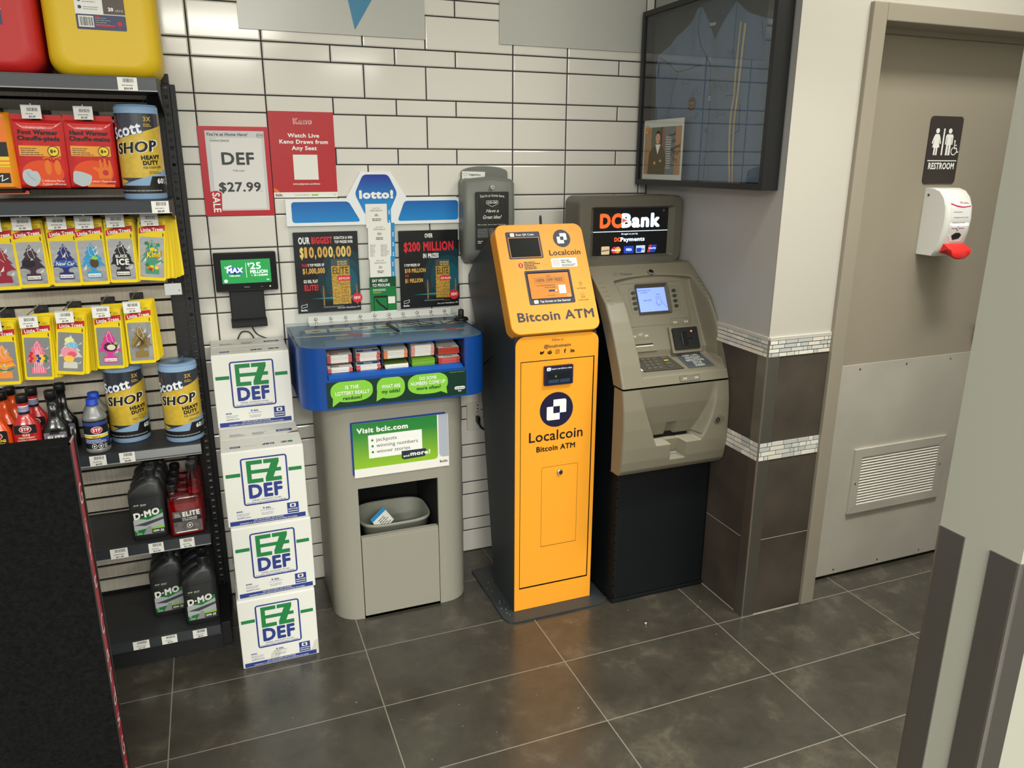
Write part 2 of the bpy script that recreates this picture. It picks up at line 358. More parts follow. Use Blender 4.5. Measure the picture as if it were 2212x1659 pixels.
# near wall end on the right, with two corner guards
NEARP = mat('pale_green_wall_paint', (168, 168, 155), 0.55, bump=0.04, bscale=150)
b = MB(); b.box((1.650, -2.158, 0), (5.0, -2.022, 2.9), NEARP); struct(b, 'wall_near')
guard('trim_2', 1.6472, -2.0192, 1, -1, 0.0, 1.045, 0.049); guard('trim_3', 1.6472, -2.1608, 1, 1, 0.0, 1.045, 0.049)
# restroom door
FRAME = mat('taupe_door_paint', (150, 141, 127), 0.38, bump=0.02, bscale=60); LEAF = mat('taupe_leaf_paint', (158, 148, 133), 0.34, bump=0.02, bscale=40)
ALU = mat('satin_aluminium', (190, 184, 174), 0.42, 0.15, var=0.05, vscale=3); LOUV = mat('white_louvre', (226, 222, 214), 0.4)
d = bpy.data.objects.new('door_1', None); COL.objects.link(d); d['kind'] = 'structure'; ORI['door_1'] = (0, 0, 0)
b = MB(); b.box((2.540, -0.846, 0), (2.596, -0.740, 2.079), FRAME, 0.003); b.box((2.5962, -0.846, 2.027), (3.5598, -0.740, 2.079), FRAME, 0.003); b.box((3.56, -0.846, 0), (3.62, -0.740, 2.079), FRAME, 0.003)
b.box((2.596, -0.7405, 0), (2.62, -0.705, 2.03), FRAME); b.box((2.596, -0.742, 2.012), (3.56, -0.70, 2.030), FRAME); part(d, b, 'door_frame')
b = MB(); b.box((2.60, -0.726, 0.012), (3.555, -0.686, 2.012), LEAF, 0.002); b.box((2.60, -0.70, 0.0), (3.555, -0.69, 0.014), HOLE); leaf = part(d, b, 'door_leaf')
b = MB(); b.box((2.62, -0.7285, 0.016), (3.53, -0.726, 0.889), ALU, 0.0008)
for x, z in [(2.80, 0.87), (3.03, 0.87), (3.26, 0.87), (2.80, 0.035), (3.03, 0.035), (3.26, 0.035)]: b.lathe([(0.004, 0), (0.0035, 0.0015), (0.0, 0.0022)], (0, 0, 0), CHROME, 10) if False else b.disc(x, z, 0.0042, WALLF(0, 0, -0.7285), CHROME, 0.0012, 10)
part(d, b, 'kick_plate')
b = MB(); fr = WALLF(0, 0, -0.7285)
for q, hz in ((rrect(2.825, 0.277, 3.303, 0.547), rrect(2.862, 0.310, 3.268, 0.512)),):
    V = []; 
    for pts, n in ((q, 0.0), (q, 0.010), (hz, 0.010), (hz, 0.0)): V += [fr(u, v, n) for u, v in pts]
    F = []
    for j in range(3): F += [(4 * j + k, 4 * j + (k + 1) % 4, 4 * j + 4 + (k + 1) % 4, 4 * j + 4 + k) for k in range(4)]
    b.add(V, F, ALU)
for u, v in ((2.843, 0.405), (3.286, 0.425)): b.disc(u, v, 0.004, fr, CHROME, 0.0112, 10)
for pts in (((2.825, 0.277), (2.862, 0.310)), ((3.303, 0.547), (3.268, 0.512))): b.line([pts[0], pts[1]], 0.0008, fr, INK, 0.0103)
g = part(d, b, 'vent_grille')
b = MB(); b.rect(2.862, 0.310, 3.268, 0.512, fr, HOLE, 0.0008)
for i in range(17):
    z = 0.3135 + i * 0.0118; b.add([(2.862, -0.7375, z - 0.001), (3.268, -0.7375, z - 0.001), (3.268, -0.7300, z + 0.0048), (2.862, -0.7300, z + 0.0048), (2.862, -0.7375, z - 0.0022), (3.268, -0.7375, z - 0.0022)], [(0, 1, 2, 3), (4, 5, 1, 0)], LOUV)
part(g, b, 'louvre_slats')
b = MB(); b.box((3.345, -0.752, 0.972), (3.43, -0.740, 1.0), STEEL, 0.003); b.cyl((3.42, -0.745, 0.986), (3.42, -0.726, 0.986), 0.012, STEEL); part(d, b, 'door_handle')
# ================================================================ THINGS ON THE BACK WALL
def grad(name, c0, c1, z0, z1, rough=0.4, axis=2):
    """printed colour blend between two heights (ink on the sheet itself)"""
    m = bpy.data.materials.new(name); m.use_nodes = True; nt = m.node_tree; b = nt.nodes['Principled BSDF']; L = nt.links.new
    g = nt.nodes.new('ShaderNodeTexCoord'); s = nt.nodes.new('ShaderNodeSeparateXYZ'); r = nt.nodes.new('ShaderNodeMapRange'); x = nt.nodes.new('ShaderNodeMix'); x.data_type = 'RGBA'
    L(g.outputs['Object'], s.inputs[0]); L(s.outputs[axis], r.inputs[0]); r.inputs[1].default_value = z0; r.inputs[2].default_value = z1; L(r.outputs[0], x.inputs[0])
    x.inputs[6].default_value = rgb(c0); x.inputs[7].default_value = rgb(c1); L(x.outputs[2], b.inputs['Base Color']); b.inputs['Roughness'].default_value = rough
    return m
GREY = mat('grey_moulded_plastic', (118, 120, 114), 0.42, bump=0.03, bscale=220)
# sale sign
SRED = mat('sign_red', (190, 22, 40), 0.35)
t = thing('price_sign', 'red framed sale sign reading DEF $27.99 on the tiled wall', 'sign', (0.70, 0, 1.572))
b = MB(); fr = WALLF(0.589, 1.428, -0.004); w, h = 0.221, 0.288
b.prism(rrect(0, 0, w, h), fr, SRED, -0.004, 0.0); part(t, b, 'frame')
b = MB(); b.rect(0.021, 0.017, 0.206, 0.274, fr, mat('plastic_sleeve', (206, 206, 208), 0.3), 0.0004); b.rect(0.035, 0.022, 0.197, 0.252, fr, mat('sign_paper', (228, 226, 224), 0.5), 0.0007)
b.text("You're at Home Here!", 0.026, 0.258, 0.0098, fr, INK, 0.0010, w=0.128, bold=0.02, shear=0.25, al='L'); b.text('Instore Special', 0.036, 0.241, 0.006, fr, INK, 0.001, w=0.058, bold=0.012, al='L'); b.line([(0.036, 0.2395), (0.094, 0.2395)], 0.0006, fr, INK, 0.001); b.lines(0.036, 0.249, 0.064, 0.2515, 1, fr, LGREY, 0.001)
SH = [(0.183, 0.266), (0.183, 0.257), (0.193, 0.252), (0.203, 0.257), (0.203, 0.266)]; b.line(SH + SH[:1], 0.0009, fr, INK, 0.001); b.text('CO-OP', 0.193, 0.2585, 0.0042, fr, INK, 0.001, w=0.017, bold=0.03)
b.text('DEF', 0.117, 0.166, 0.040, fr, mat('sign_charcoal', (62, 62, 66), 0.5), 0.0012, w=0.103, bold=0.035); b.text('9.46 Liter', 0.117, 0.144, 0.007, fr, INK, 0.001, w=0.038); b.text('$27.99', 0.116, 0.079, 0.031, fr, MATS['sign_charcoal'], 0.0012, w=0.134, bold=0.035)
b.lines(0.180, 0.0795, 0.194, 0.083, 1, fr, LGREY, 0.001); part(t, b, 'paper_insert')
b = MB(); b.flat([(0.018, 0.010), (0.052, 0.010), (0.056, 0.076), (0.040, 0.083), (0.018, 0.079)], fr, SRED, 0.0014); b.text('SALE', 0.0255, 0.076, 0.0235, fr, WHITE, 0.0018, w=0.064, bold=0.03, al='L', rot=-PI / 2); part(t, b, 'sale_tag')
# lottery draw poster
b = MB(); fr = WALLF(0.813, 1.485, -0.0015); KR = mat('poster_red', (186, 32, 40), 0.4); b.rect(0, 0, 0.216, 0.283, fr, KR); b.rect(0, 0, 0.216, 0.018, fr, PAPER, 0.0003)
b.flat([(0.003, 0.018), (0.020, 0.018), (0.014, 0.026), (0.0, 0.033)], fr, ORG, 0.0005)
b.text('Keno', 0.112, 0.242, 0.020, fr, PAPER, 0.0004, w=0.062, bold=0.10, rot=0.02); b.text('Keno', 0.112, 0.2435, 0.018, fr, mat('deep_red', (120, 10, 22), 0.4), 0.0008, w=0.058, bold=0.06, rot=0.02); b.text('Keno', 0.112, 0.244, 0.0172, fr, mat('lettering_pink', (236, 120, 120), 0.4), 0.0012, w=0.055, bold=0.015, rot=0.02)
for s_, y, ww in (('Watch Live', 0.199, 0.105), ('Keno Draws from', 0.1785, 0.162), ('Any Seat', 0.158, 0.084)): b.text(s_, 0.112, y, 0.0135, fr, WHITE, 0.0006, w=ww, bold=0.045)
b.rect(0.072, 0.060, 0.154, 0.143, fr, PAPER, 0.0005); b.text('www.playnow.com/keno', 0.112, 0.043, 0.0062, fr, WHITE, 0.0006, w=0.092, bold=0.02)
b.text('bclc', 0.017, 0.005, 0.009, fr, INK, 0.0006, w=0.022, bold=0.05); b.text('Know your limits, play within it.', 0.095, 0.007, 0.0034, fr, INK, 0.0006, w=0.05); b.rect(0.126, 0.0055, 0.149, 0.0105, fr, LIME, 0.0006, 0.002); b.text('19+', 0.206, 0.007, 0.004, fr, INK, 0.0006)
single(b, 'lottery_poster', 'dark red poster reading Watch Live Keno Draws from Any Seat', 'poster', (0.921, 0, 1.626))
# large blank boards at the top of the wall
BRD = mat('grey_white_board', (190, 190, 184), 0.22, bump=0.04, bscale=25)
b = MB(); fr = WALLF(0.746, 2.016, -0.006); b.prism(rrect(0, 0, 0.616, 0.60), fr, BRD, -0.006, 0.0); b.flat([(0.372, 0.016), (0.432, 0.110), (0.52, 0.24), (0.30, 0.24), (0.352, 0.115)], fr, mat('board_blue', (52, 128, 168), 0.3), 0.0006); single(b, 'wall_board', 'grey white board with a blue downward point above the posters', 'board', (1.054, 0, 2.3), 'boards high on the tiled wall')
b = MB(); fr = WALLF(1.639, 2.016, -0.006); b.prism(rrect(0, 0, 0.60, 0.60), fr, BRD, -0.006, 0.0); single(b, 'wall_board', 'plain grey white board high on the wall beside the framed jersey', 'board', (1.94, 0, 2.3), 'boards high on the tiled wall')
# lotto header board
t = thing('lotto_header_board', 'white and blue lotto! header board with a hexagon peak above the counter', 'sign', (1.168, 0, 1.478))
b = MB(); fr = WALLF(0.0, 0.0, -0.012); OUT = [(0.847, 1.388), (1.489, 1.386), (1.490, 1.478), (1.276, 1.479), (1.219, 1.571), (1.110, 1.571), (1.056, 1.480), (0.847, 1.480)]
b.prism(OUT, fr, mat('header_white', (240, 242, 244), 0.3), -0.012, 0.0); part(t, b, 'board')
b = MB(); HB = grad('header_blue_blend', (26, 140, 214), (18, 96, 178), -0.085, -0.005, 0.3)
def roundp(P, r):
    out = []; k = len(P)
    for i in range(k):
        p = Vector(P[i]); a = (Vector(P[i - 1]) - p); c = (Vector(P[(i + 1) % k]) - p); ra = min(r, a.length / 2.2); rc = min(r, c.length / 2.2); A = p + a.normalized() * ra; B = p + c.normalized() * rc
        for j in range(5):
            q = j / 4; out.append(tuple((1 - q) ** 2 * A + 2 * q * (1 - q) * p + q * q * B))
    return out
b.flat(roundp([(0.866, 1.399), (1.104, 1.399), (1.064, 1.470), (0.866, 1.470)], 0.012), fr, HB, 0.0006); part(t, b, 'side_panel'); b = MB(); b.flat(roundp([(1.238, 1.398), (1.470, 1.398), (1.470, 1.469), (1.266, 1.469)], 0.012), fr, HB, 0.0006); part(t, b, 'side_panel')
b = MB(); HX = grad('hexagon_blue_blend', (24, 138, 212), (26, 40, 150), -0.02, 0.085, 0.3)
b.flat(roundp([(1.087, 1.496), (1.122, 1.421), (1.205, 1.421), (1.241, 1.496), (1.209, 1.562), (1.119, 1.562)], 0.014), fr, HX, 0.0008); b.text('lotto!', 1.164, 1.478, 0.030, fr, WHITE, 0.0014, w=0.123, bold=0.075); part(t, b, 'hexagon_panel')
# clear backboard behind the counter with its two ticket posters
b = MB(); b.prism(rrect(0.851, 1.045, 1.486, 1.386), WALLF(0, 0, -0.0035), glass('clear_backboard', (251, 252, 252), 0.02, 0.03), -0.003, 0.0); single(b, 'clear_backboard', 'clear acrylic sheet on the wall behind the ticket posters', 'backboard', (1.168, 0, 1.04))
PB = mat('poster_black', (22, 27, 30), 0.25); TEAL = mat('poster_teal', (20, 92, 108), 0.3); TEAL2 = mat('poster_dark_teal', (16, 52, 62), 0.3)
PGOLD = mat('poster_gold', (226, 176, 84), 0.35); PGOLD2 = mat('poster_pale_gold', (240, 214, 120), 0.35); PRED = mat('poster_bright_red', (222, 40, 54), 0.35)
def ticket_poster(x, z, w, h, kind):
    b = MB(); fr = WALLF(x, z, -0.006); U = lambda q: q * w; V = lambda q: (1 - q) * h
    b.rect(-0.006, -0.004, w + 0.006, h + 0.001, fr, glass('poster_holder', (253, 253, 253), 0.02, 0.03), 0.0026)
    b.prism(rrect(0, 0, w, h), fr, PB, -0.0012, 0.0)
    cx = 0.64 if kind == 1 else 0.70
    for rr, m in ((0.42, TEAL2), (0.30, mat('poster_mid_teal', (18, 70, 84), 0.3)), (0.2, TEAL)): b.flat([(min(max(p[0], 0.001), w - 0.001), max(p[1], V(0.86))) for p in disc(U(cx + 0.12), V(0.62), rr * w, 24, rr * w * 1.25)], fr, m, 0.0003 + 0.0001 * (0.42 - rr))
    b.flat([(U(0.22), V(0.825)), (U(0.95), V(0.80)), (U(0.95), V(0.845))], fr, mat('poster_glow_line', (40, 150, 160), 0.3), 0.0005)
    k = 0.0011
    def T(s_, u, v, hh, ww, m, al='L', bd=0.06): b.text(s_, U(u), V(v), hh * h, fr, m, k, w=ww * w, bold=bd, al=al)
    if kind == 1:
        T('OUR', .075, .145, .085, .175, WHITE); T('BIGGEST', .275, .145, .085, .325, PRED); T('SCRATCH & WIN', .625, .095, .035, .29, WHITE); T('TOP PRIZES EVER', .63, .145, .035, .29, WHITE)
        for i, c in enumerate('$10,000,000'): T(c, [.085, .155, .225, .315, .355, .44, .525, .605, .645, .725, .81][i], .315, .135, [.06, .045, .078, .018, .075, .075, .075, .018, .075, .075, .075][i], PGOLD if i % 3 else PGOLD2)
        T('PLUS', .105, .42, .034, .08, PRED); T('5 TOP PRIZES OF', .195, .42, .034, .255, WHITE); T('$1,000,000', .11, .51, .07, .345, PGOLD); T('GO BIG, PLAY', .115, .625, .042, .22, WHITE); T('ELITE!', .12, .72, .075, .215, PRED)
        tx0, tx1, ty0, ty1, nx, ny = .555, .845, .34, .91, .945, .84
    else:
        T('OVER', .50, .095, .055, .135, WHITE, 'C'); T('$200 MILLION', .5, .265, .12, .84, PRED, 'C'); T('IN PRIZES', .53, .355, .06, .265, WHITE, 'C')
        T('5 TOP PRIZES OF', .08, .455, .034, .26, WHITE); T('$10 MILLION', .085, .535, .055, .35, PGOLD); T('AND', .085, .59, .034, .065, PRED); T('$1 MILLION', .085, .665, .055, .30, PGOLD)
        tx0, tx1, ty0, ty1, nx, ny = .605, .845, .38, .88, .915, .845
    G = mat('foil_gold', (196, 158, 74), 0.3, 0.3, var=0.25, vscale=220); b.rect(U(tx0), V(ty1), U(tx1), V(ty0), fr, G, 0.0013); b.rect(U(tx0), V(ty0 + .085), U(tx1), V(ty0), fr, mat('ticket_grey', (74, 82, 84), 0.35), 0.0015)
    tc = (tx0 + tx1) / 2; b.text('$10 MILLION', U(tc + .03), V(ty0 + .045), .022 * h, fr, PGOLD2, 0.0018, w=U(.15), bold=0.03); b.text('+$1 MILLION', U(tc + .03), V(ty0 + .075), .022 * h, fr, PGOLD2, 0.0018, w=U(.15), bold=0.03)
    b.text('ELITE', U(tc), V(ty0 + .185), .085 * h, fr, mat('ticket_dark', (46, 36, 20), 0.35), 0.0017, w=U(tx1 - tx0 - .04), bold=0.0); b.rect(U(tc - .05), V(ty0 + .275), U(tx1 + .01), V(ty0 + .21), fr, PRED, 0.0016); b.text('$200 MILLION', U(tc + .05), V(ty0 + .258), .028 * h, fr, WHITE, 0.0018, w=U(.17), bold=0.02)
    for i in range(7):
        for j in range(4): b.disc(U(tc + .012 + j * .03), V(ty0 + .32 + i * .036), 0.0022, fr, mat('ticket_spot', (150, 108, 44), 0.35), 0.0016, 8)
    for sx in (tx0 - .14, tx1 + .10):
        if sx < 0.97: b.rect(U(sx - .012), V(ty1 + .01), U(sx + .012), V(ty1 - .22), fr, mat('stanchion_gold', (150, 116, 66), 0.3), 0.0012); b.disc(U(sx), V(ty1 - .235), 0.0028, fr, MATS['stanchion_gold'], 0.0012, 10)
    for a0, a1 in ((tx0 - .14, tx0), (tx1, tx1 + .10)): b.line([(U(a0 + (a1 - a0) * i / 8), V(ty1 - .20 + .055 * math.sin(PI * i / 8))) for i in range(9)], 0.0014, fr, mat('rope_maroon', (110, 52, 44), 0.4), 0.0016)
    b.rect(U(.40), V(ty1 + .035), U(.73), V(ty1 + .02), fr, mat('plinth_grey', (110, 118, 120), 0.3), 0.0010)
    b.disc(U(nx), V(ny), 0.082 * w, fr, PRED, 0.0018, 24); b.text('NEW!', U(nx), V(ny + .018), .04 * h, fr, WHITE, 0.0022, w=.10 * w, bold=0.03)
    P = [(.05, .915), (.07, .895), (.09, .90), (.145, .885), (.14, .92), (.06, .935)]; b.line([(U(p), V(q)) for p, q in P + P[:1]], 0.0014, fr, WHITE, k); b.text('bclc', U(.045), V(.975), .026 * h, fr, WHITE, k, w=.10 * w, bold=0.06, al='L'); b.text('Use your GameSense 19+', U(.985), V(.965), .02 * h, fr, WHITE, k, w=.36 * w, bold=0.01, al='R')
    return b
single(ticket_poster(0.864, 1.078, 0.226, 0.288, 1), 'scratch_ticket_poster', 'black and gold poster reading Our Biggest Scratch & Win $10,000,000', 'poster', (0.977, 0, 1.22))
single(ticket_poster(1.240, 1.071, 0.229, 0.290, 2), 'scratch_ticket_poster', 'black and gold poster reading Over $200 Million in Prizes', 'poster', (1.354, 0, 1.22))
# draw result slips taped in a column, flyer below
def result_slip(x, z, w, h, name, seed, rot):
    b = MB(); fr = Fr((x, -0.0135 - seed * 0.0006, z), (math.cos(rot), 0, math.sin(rot)), (-math.sin(rot), 0, math.cos(rot))); b.prism(rrect(0, 0, w, h), fr, PAPER, -0.0003, 0); b.rect(w - 0.014, 0, w, h, fr, SKY, 0.0003, 0.001)
    for i in range(max(1, int(h / 0.035))): b.text('bclc', w - 0.0045, 0.012 + i * 0.036, 0.005, fr, WHITE, 0.0006, w=0.015, bold=0.05, rot=PI / 2, al='L')
    c = (w - 0.014) / 2; b.text(name, c, h - 0.017, 0.0042, fr, INK, 0.0004, w=0.026); b.text('DRAW RESULTS', c, h - 0.026, 0.0052, fr, INK, 0.0004, w=0.043)
    b.lines(c - 0.008, h - 0.043, c + 0.008, h - 0.034, 2, fr, INK, 0.0004, seed, 0.5, 'C'); b.lines(c - 0.018, h - 0.060, c + 0.018, h - 0.049, 2, fr, INK, 0.0004, seed + 5, 0.5, 'C')
    if h > 0.1: b.lines(0.006, 0.012, 0.028, h - 0.075, 8, fr, LGREY, 0.0004, seed, 0.4); b.lines(0.045, 0.012, w - 0.018, h - 0.075, 8, fr, LGREY, 0.0004, seed + 2, 0.4)
    return b
single(result_slip(1.122, 1.375, 0.092, 0.085, 'Lotto Max', 1, 0.0), 'draw_result_slip', 'white draw result slip, highest of the column under the lotto hexagon', 'slip', (1.168, -0.013, 1.37), 'draw result slips')
single(result_slip(1.125, 1.262, 0.098, 0.132, 'Lotto 6/49', 2, -0.02), 'draw_result_slip', 'long white draw result slip in the middle of the taped column', 'slip', (1.168, -0.013, 1.26), 'draw result slips')
single(result_slip(1.128, 1.188, 0.092, 0.084, 'BC/49', 3, 0.0), 'draw_result_slip', 'short white draw result slip just above the green flyer', 'slip', (1.168, -0.013, 1.19), 'draw result slips')
b = MB(); fr = WALLF(1.124, 1.063, -0.017); FG = mat('flyer_green', (22, 122, 62), 0.35); b.prism(rrect(0, 0, 0.098, 0.134), fr, FG, -0.001, 0); b.rect(0, 0, 0.098, 0.008, fr, PAPER, 0.0003)
b.rect(0, 0.098, 0.098, 0.134, fr, mat('flyer_dark_green', (16, 74, 46), 0.35), 0.0002); b.text('SAY HELLO', 0.009, 0.116, 0.0105, fr, WHITE, 0.0006, w=0.058, bold=0.04, al='L'); b.text('TO PROLINE', 0.009, 0.099, 0.0105, fr, WHITE, 0.0006, w=0.066, bold=0.04, al='L'); b.lines(0.011, 0.083, 0.08, 0.092, 2, fr, PAPER, 0.0006, 3); b.lines(0.011, 0.076, 0.055, 0.080, 1, fr, YEL, 0.0006, 3)
b.rect(0.012, 0.008, 0.064, 0.065, fr, BLACK, 0.0004, 0.004); b.rect(0.0145, 0.008, 0.0615, 0.057, fr, FG, 0.0007, 0.001); b.line([(0.022, 0.05), (0.034, 0.034), (0.05, 0.022), (0.059, 0.012)], 0.007, fr, BLACK, 0.0009); b.rect(0.066, 0.034, 0.092, 0.060, fr, PAPER, 0.0005)
b.text('bclc', 0.012, 0.002, 0.004, fr, INK, 0.0006, bold=0.05); single(b, 'betting_flyer', 'small green flyer reading Say Hello to Proline below the slips', 'flyer', (1.173, 0, 1.06))
# jackpot screen on its wall bracket
t = thing('jackpot_display', 'black tablet display with a green jackpot screen on a wall bracket', 'display', (0.697, 0, 1.24))
tilt = Matrix.Translation((0.697, -0.036, 1.242)) @ Matrix.Rotation(-0.06, 4, 'X')
TM = lambda p: tilt @ Vector(p)
b = MB(); b.box((-0.1015, -0.014, -0.066), (0.1015, 0.014, 0.066), PBLACK, 0.004, M=tilt); b.box((-0.098, -0.0148, -0.061), (0.098, -0.0138, 0.062), mat('gloss_black', (10, 10, 11), 0.15), 0.0004, M=tilt); fr = Fr(TM((-0.1015, -0.0152, -0.066)), tilt.to_3x3() @ Vector((1, 0, 0)), tilt.to_3x3() @ Vector((0, 0, 1)))
b.text('Genion', 0.1, 0.0125, 0.0042, fr, LGREY, 0.0004, bold=0.03); b.rect(0.146, 0.013, 0.152, 0.0145, fr, LGREY, 0.0003); b.disc(0.176, 0.0135, 0.0022, fr, mat('power_led', (190, 230, 120), 0.4, emit=2.0), 0.0004, 8); part(t, b, 'housing')
b = MB(); SG = mat('screen_green', (34, 138, 70), 0.2, emit=0.55); SW = mat('screen_white', (245, 248, 245), 0.3, emit=0.8); SB = mat('screen_blue', (24, 52, 170), 0.3, emit=0.6)
b.rect(0.0225, 0.028, 0.182, 0.108, fr, SG, 0.0003)
b.disc(0.053, 0.071, 0.0115, fr, SB, 0.0006); b.disc(0.077, 0.070, 0.0115, fr, SB, 0.0006); b.disc(0.064, 0.069, 0.011, fr, BLACK, 0.0005); b.text('MAX', 0.065, 0.064, 0.0165, fr, SW, 0.001, w=0.052, bold=0.06, shear=0.1); b.text('Lotto', 0.046, 0.082, 0.007, fr, SW, 0.001, bold=0.04, rot=0.3); b.text("Friday's Jackpot", 0.064, 0.052, 0.0042, fr, SW, 0.001, w=0.034, bold=0.02)
b.rect(0.1015, 0.046, 0.1025, 0.096, fr, SW, 0.0006); b.text('$', 0.111, 0.088, 0.008, fr, SW, 0.0008, bold=0.03); b.rect(0.1095, 0.0835, 0.1145, 0.0845, fr, SW, 0.0008); b.text('25', 0.133, 0.0745, 0.0215, fr, SW, 0.0008, w=0.035, bold=0.012); b.text('MILLION', 0.143, 0.0595, 0.0115, fr, SW, 0.0008, w=0.056, bold=0.015); b.text('+  25 x $100,000', 0.144, 0.0505, 0.0055, fr, SW, 0.0008, w=0.054, bold=0.02); b.text('19+', 0.171, 0.035, 0.0042, fr, SW, 0.0008, bold=0.03); b.disc(0.034, 0.037, 0.006, fr, SW, 0.0006, 6); part(t, b, 'screen')
b = MB(); b.box((0.636, -0.032, 1.075), (0.750, -0.012, 1.19), PBLACK, 0.003); b.box((0.640, -0.014, 1.06), (0.746, 0.0, 1.18), PBLACK, 0.002)
b.loft([[Vector((x, y, z)) for y, z in ((-0.030, 1.078), (-0.050, 1.075), (-0.055, 1.068), (-0.055, 1.055), (-0.050, 1.050), (-0.012, 1.046), (-0.008, 1.078))] for x in (0.634, 0.638, 0.748, 0.752)], PBLACK, False); part(t, b, 'bracket')
b = MB(); b.tube(bez([(0.700, -0.012, 1.052), (0.706, -0.010, 1.03), (0.72, -0.012, 1.012), (0.75, -0.03, 1.0)], 5), 0.0022, PBLACK, 6); b.tube(bez([(0.648, -0.015, 1.0), (0.664, -0.012, 1.026), (0.690, -0.012, 1.024), (0.705, -0.016, 1.0)], 5), 0.0024, PBLACK, 6); part(t, b, 'cable')
# outlet with its plug
t = thing('wall_outlet', 'white wall outlet plate beside the bitcoin machine', 'outlet', (1.530, 0, 0.608))
b = MB(); b.box((1.495, -0.007, 0.551), (1.564, 0.0, 0.669), mat('outlet_ivory', (214, 208, 196), 0.4), 0.002); fr = WALLF(0, 0, -0.0072)
for z in (0.655, 0.640, 0.575): b.disc(1.541, z, 0.0035, fr, INK, 0.0002, 10)
b.rect(1.534, 0.626, 1.546, 0.628, fr, INK, 0.0002); b.rect(1.552, 0.634, 1.563, 0.637, fr, BLACK, 0.0004); part(t, b, 'plate')
t = thing('power_cord', 'black plug and cord running from the wall outlet', 'cord', (1.54, -0.01, 0.60))
b = MB(); b.box((1.531, -0.030, 0.585), (1.545, -0.0073, 0.612), PBLACK, 0.003); part(t, b, 'plug'); b = MB(); b.tube(bez([(1.538, -0.026, 0.59), (1.546, -0.030, 0.568), (1.566, -0.032, 0.553), (1.60, -0.035, 0.550), (1.64, -0.03, 0.53), (1.66, -0.02, 0.40), (1.67, -0.02, 0.10), (1.68, -0.02, 0.006)], 6), 0.004, PBLACK, 8); part(t, b, 'cord')
# suggestion box
t = thing('suggestion_box', 'grey plastic suggestion box with a key lock on the tiled wall', 'box', (1.575, 0, 1.24))
b = MB(); P = [(1.484, 1.25), (1.668, 1.25), (1.668, 1.565)] + [(1.576 + 0.092 * math.cos(a), 1.568 + 0.023 * math.sin(a)) for a in [i * PI / 12 for i in range(1, 12)]] + [(1.484, 1.565)]
b.prism(P, WALLF(0, 0, -0.012), GREY, -0.012, 0.0); part(t, b, 'back_plate')
b = MB(); secs = []
for z, yf, q in ((1.545, -0.062, 0.006), (1.541, -0.078, 0.003), (1.530, -0.088, 0.0), (1.40, -0.094, 0.0), (1.285, -0.090, 0.001), (1.255, -0.070, 0.006), (1.238, -0.040, 0.016), (1.232, -0.012, 0.024)):
    r = 0.018; x0, x1 = 1.472 + q, 1.672 - q
    secs.append([Vector((x0, -0.0125, z))] + [Vector((x0 + r - r * math.cos(a), yf + r - r * math.sin(a) + 0.004, z)) for a in (0, 0.5, 1.05, PI / 2)] + [Vector(((x0 + x1) / 2, yf, z + (0.010 if z > 1.529 else 0)))] + [Vector((x1 - r + r * math.sin(a), yf + r - r * math.cos(a) + 0.004, z)) for a in (0, 0.5, 1.05, PI / 2)] + [Vector((x1, -0.0125, z))])
b.loft(secs, GREY, True); part(t, b, 'front_cover', fix=True)
b = MB(); fr = WALLF(1.510, 1.293, -0.0955); b.rect(0, 0, 0.131, 0.208, fr, mat('label_black_wood', (40, 42, 40), 0.45, var=0.25, vscale=30, stretch=(6, 1, 0.4)), 0.0, 0.004)
b.text("You're at home here.", 0.066, 0.190, 0.010, fr, PAPER, 0.0006, w=0.096, bold=0.0, shear=0.3, arc=-1.6); S2 = [(0.044, 0.176), (0.087, 0.176), (0.089, 0.166), (0.066, 0.154), (0.042, 0.166)]; b.line(S2 + S2[:1], 0.0012, fr, PAPER, 0.0006); b.text('CO-OP', 0.066, 0.1655, 0.0072, fr, PAPER, 0.0006, w=0.038, bold=0.04)
b.text('Have a', 0.066, 0.134, 0.0115, fr, PAPER, 0.0006, w=0.050, bold=0.01, shear=0.35); b.text('Great idea?', 0.066, 0.111, 0.0125, fr, PAPER, 0.0006, w=0.074, bold=0.01, shear=0.35); b.text('We would like to hear from you', 0.008, 0.088, 0.004, fr, PAPER, 0.0006, w=0.11, al='L'); b.lines(0.008, 0.044, 0.105, 0.078, 6, fr, LGREY, 0.0006, 4, 0.4); b.lines(0.008, 0.022, 0.03, 0.034, 2, fr, PAPER, 0.0006, 6, 0.4); part(t, b, 'notice_label')
b = MB(); c0 = Vector((1.576, -0.090, 1.517)); b.cyl(c0, c0 + Vector((0, -0.009, 0)), 0.0085, CHROME, 20); b.cyl(c0 + Vector((0, -0.009, 0)), c0 + Vector((0, -0.011, 0)), 0.005, CHROME, 16); b.rect(-0.0006, -0.003, 0.0006, 0.003, WALLF(c0.x, c0.z, c0.y - 0.0112), BLACK, 0.0); part(t, b, 'key_lock')
b = MB(); fr = Fr((1.486, -0.0135, 1.53), (0.999, 0, -0.03), (0.03, 0, 0.999)); b.prism(rrect(0, 0, 0.090, 0.043), fr, PAPER, -0.0006, 0.0); S3 = [(0.006, 0.036), (0.021, 0.036), (0.021, 0.030), (0.0135, 0.026), (0.006, 0.030)]; b.line(S3 + S3[:1], 0.0007, fr, INK, 0.0004); b.text('Suggestions', 0.027, 0.029, 0.006, fr, INK, 0.0004, w=0.045, bold=0.03, al='L'); b.lines(0.006, 0.016, 0.04, 0.022, 1, fr, LGREY, 0.0004)
single(b, 'suggestion_card', 'white Suggestions card tucked into the top of the grey box', 'card', (1.53, -0.013, 1.53))
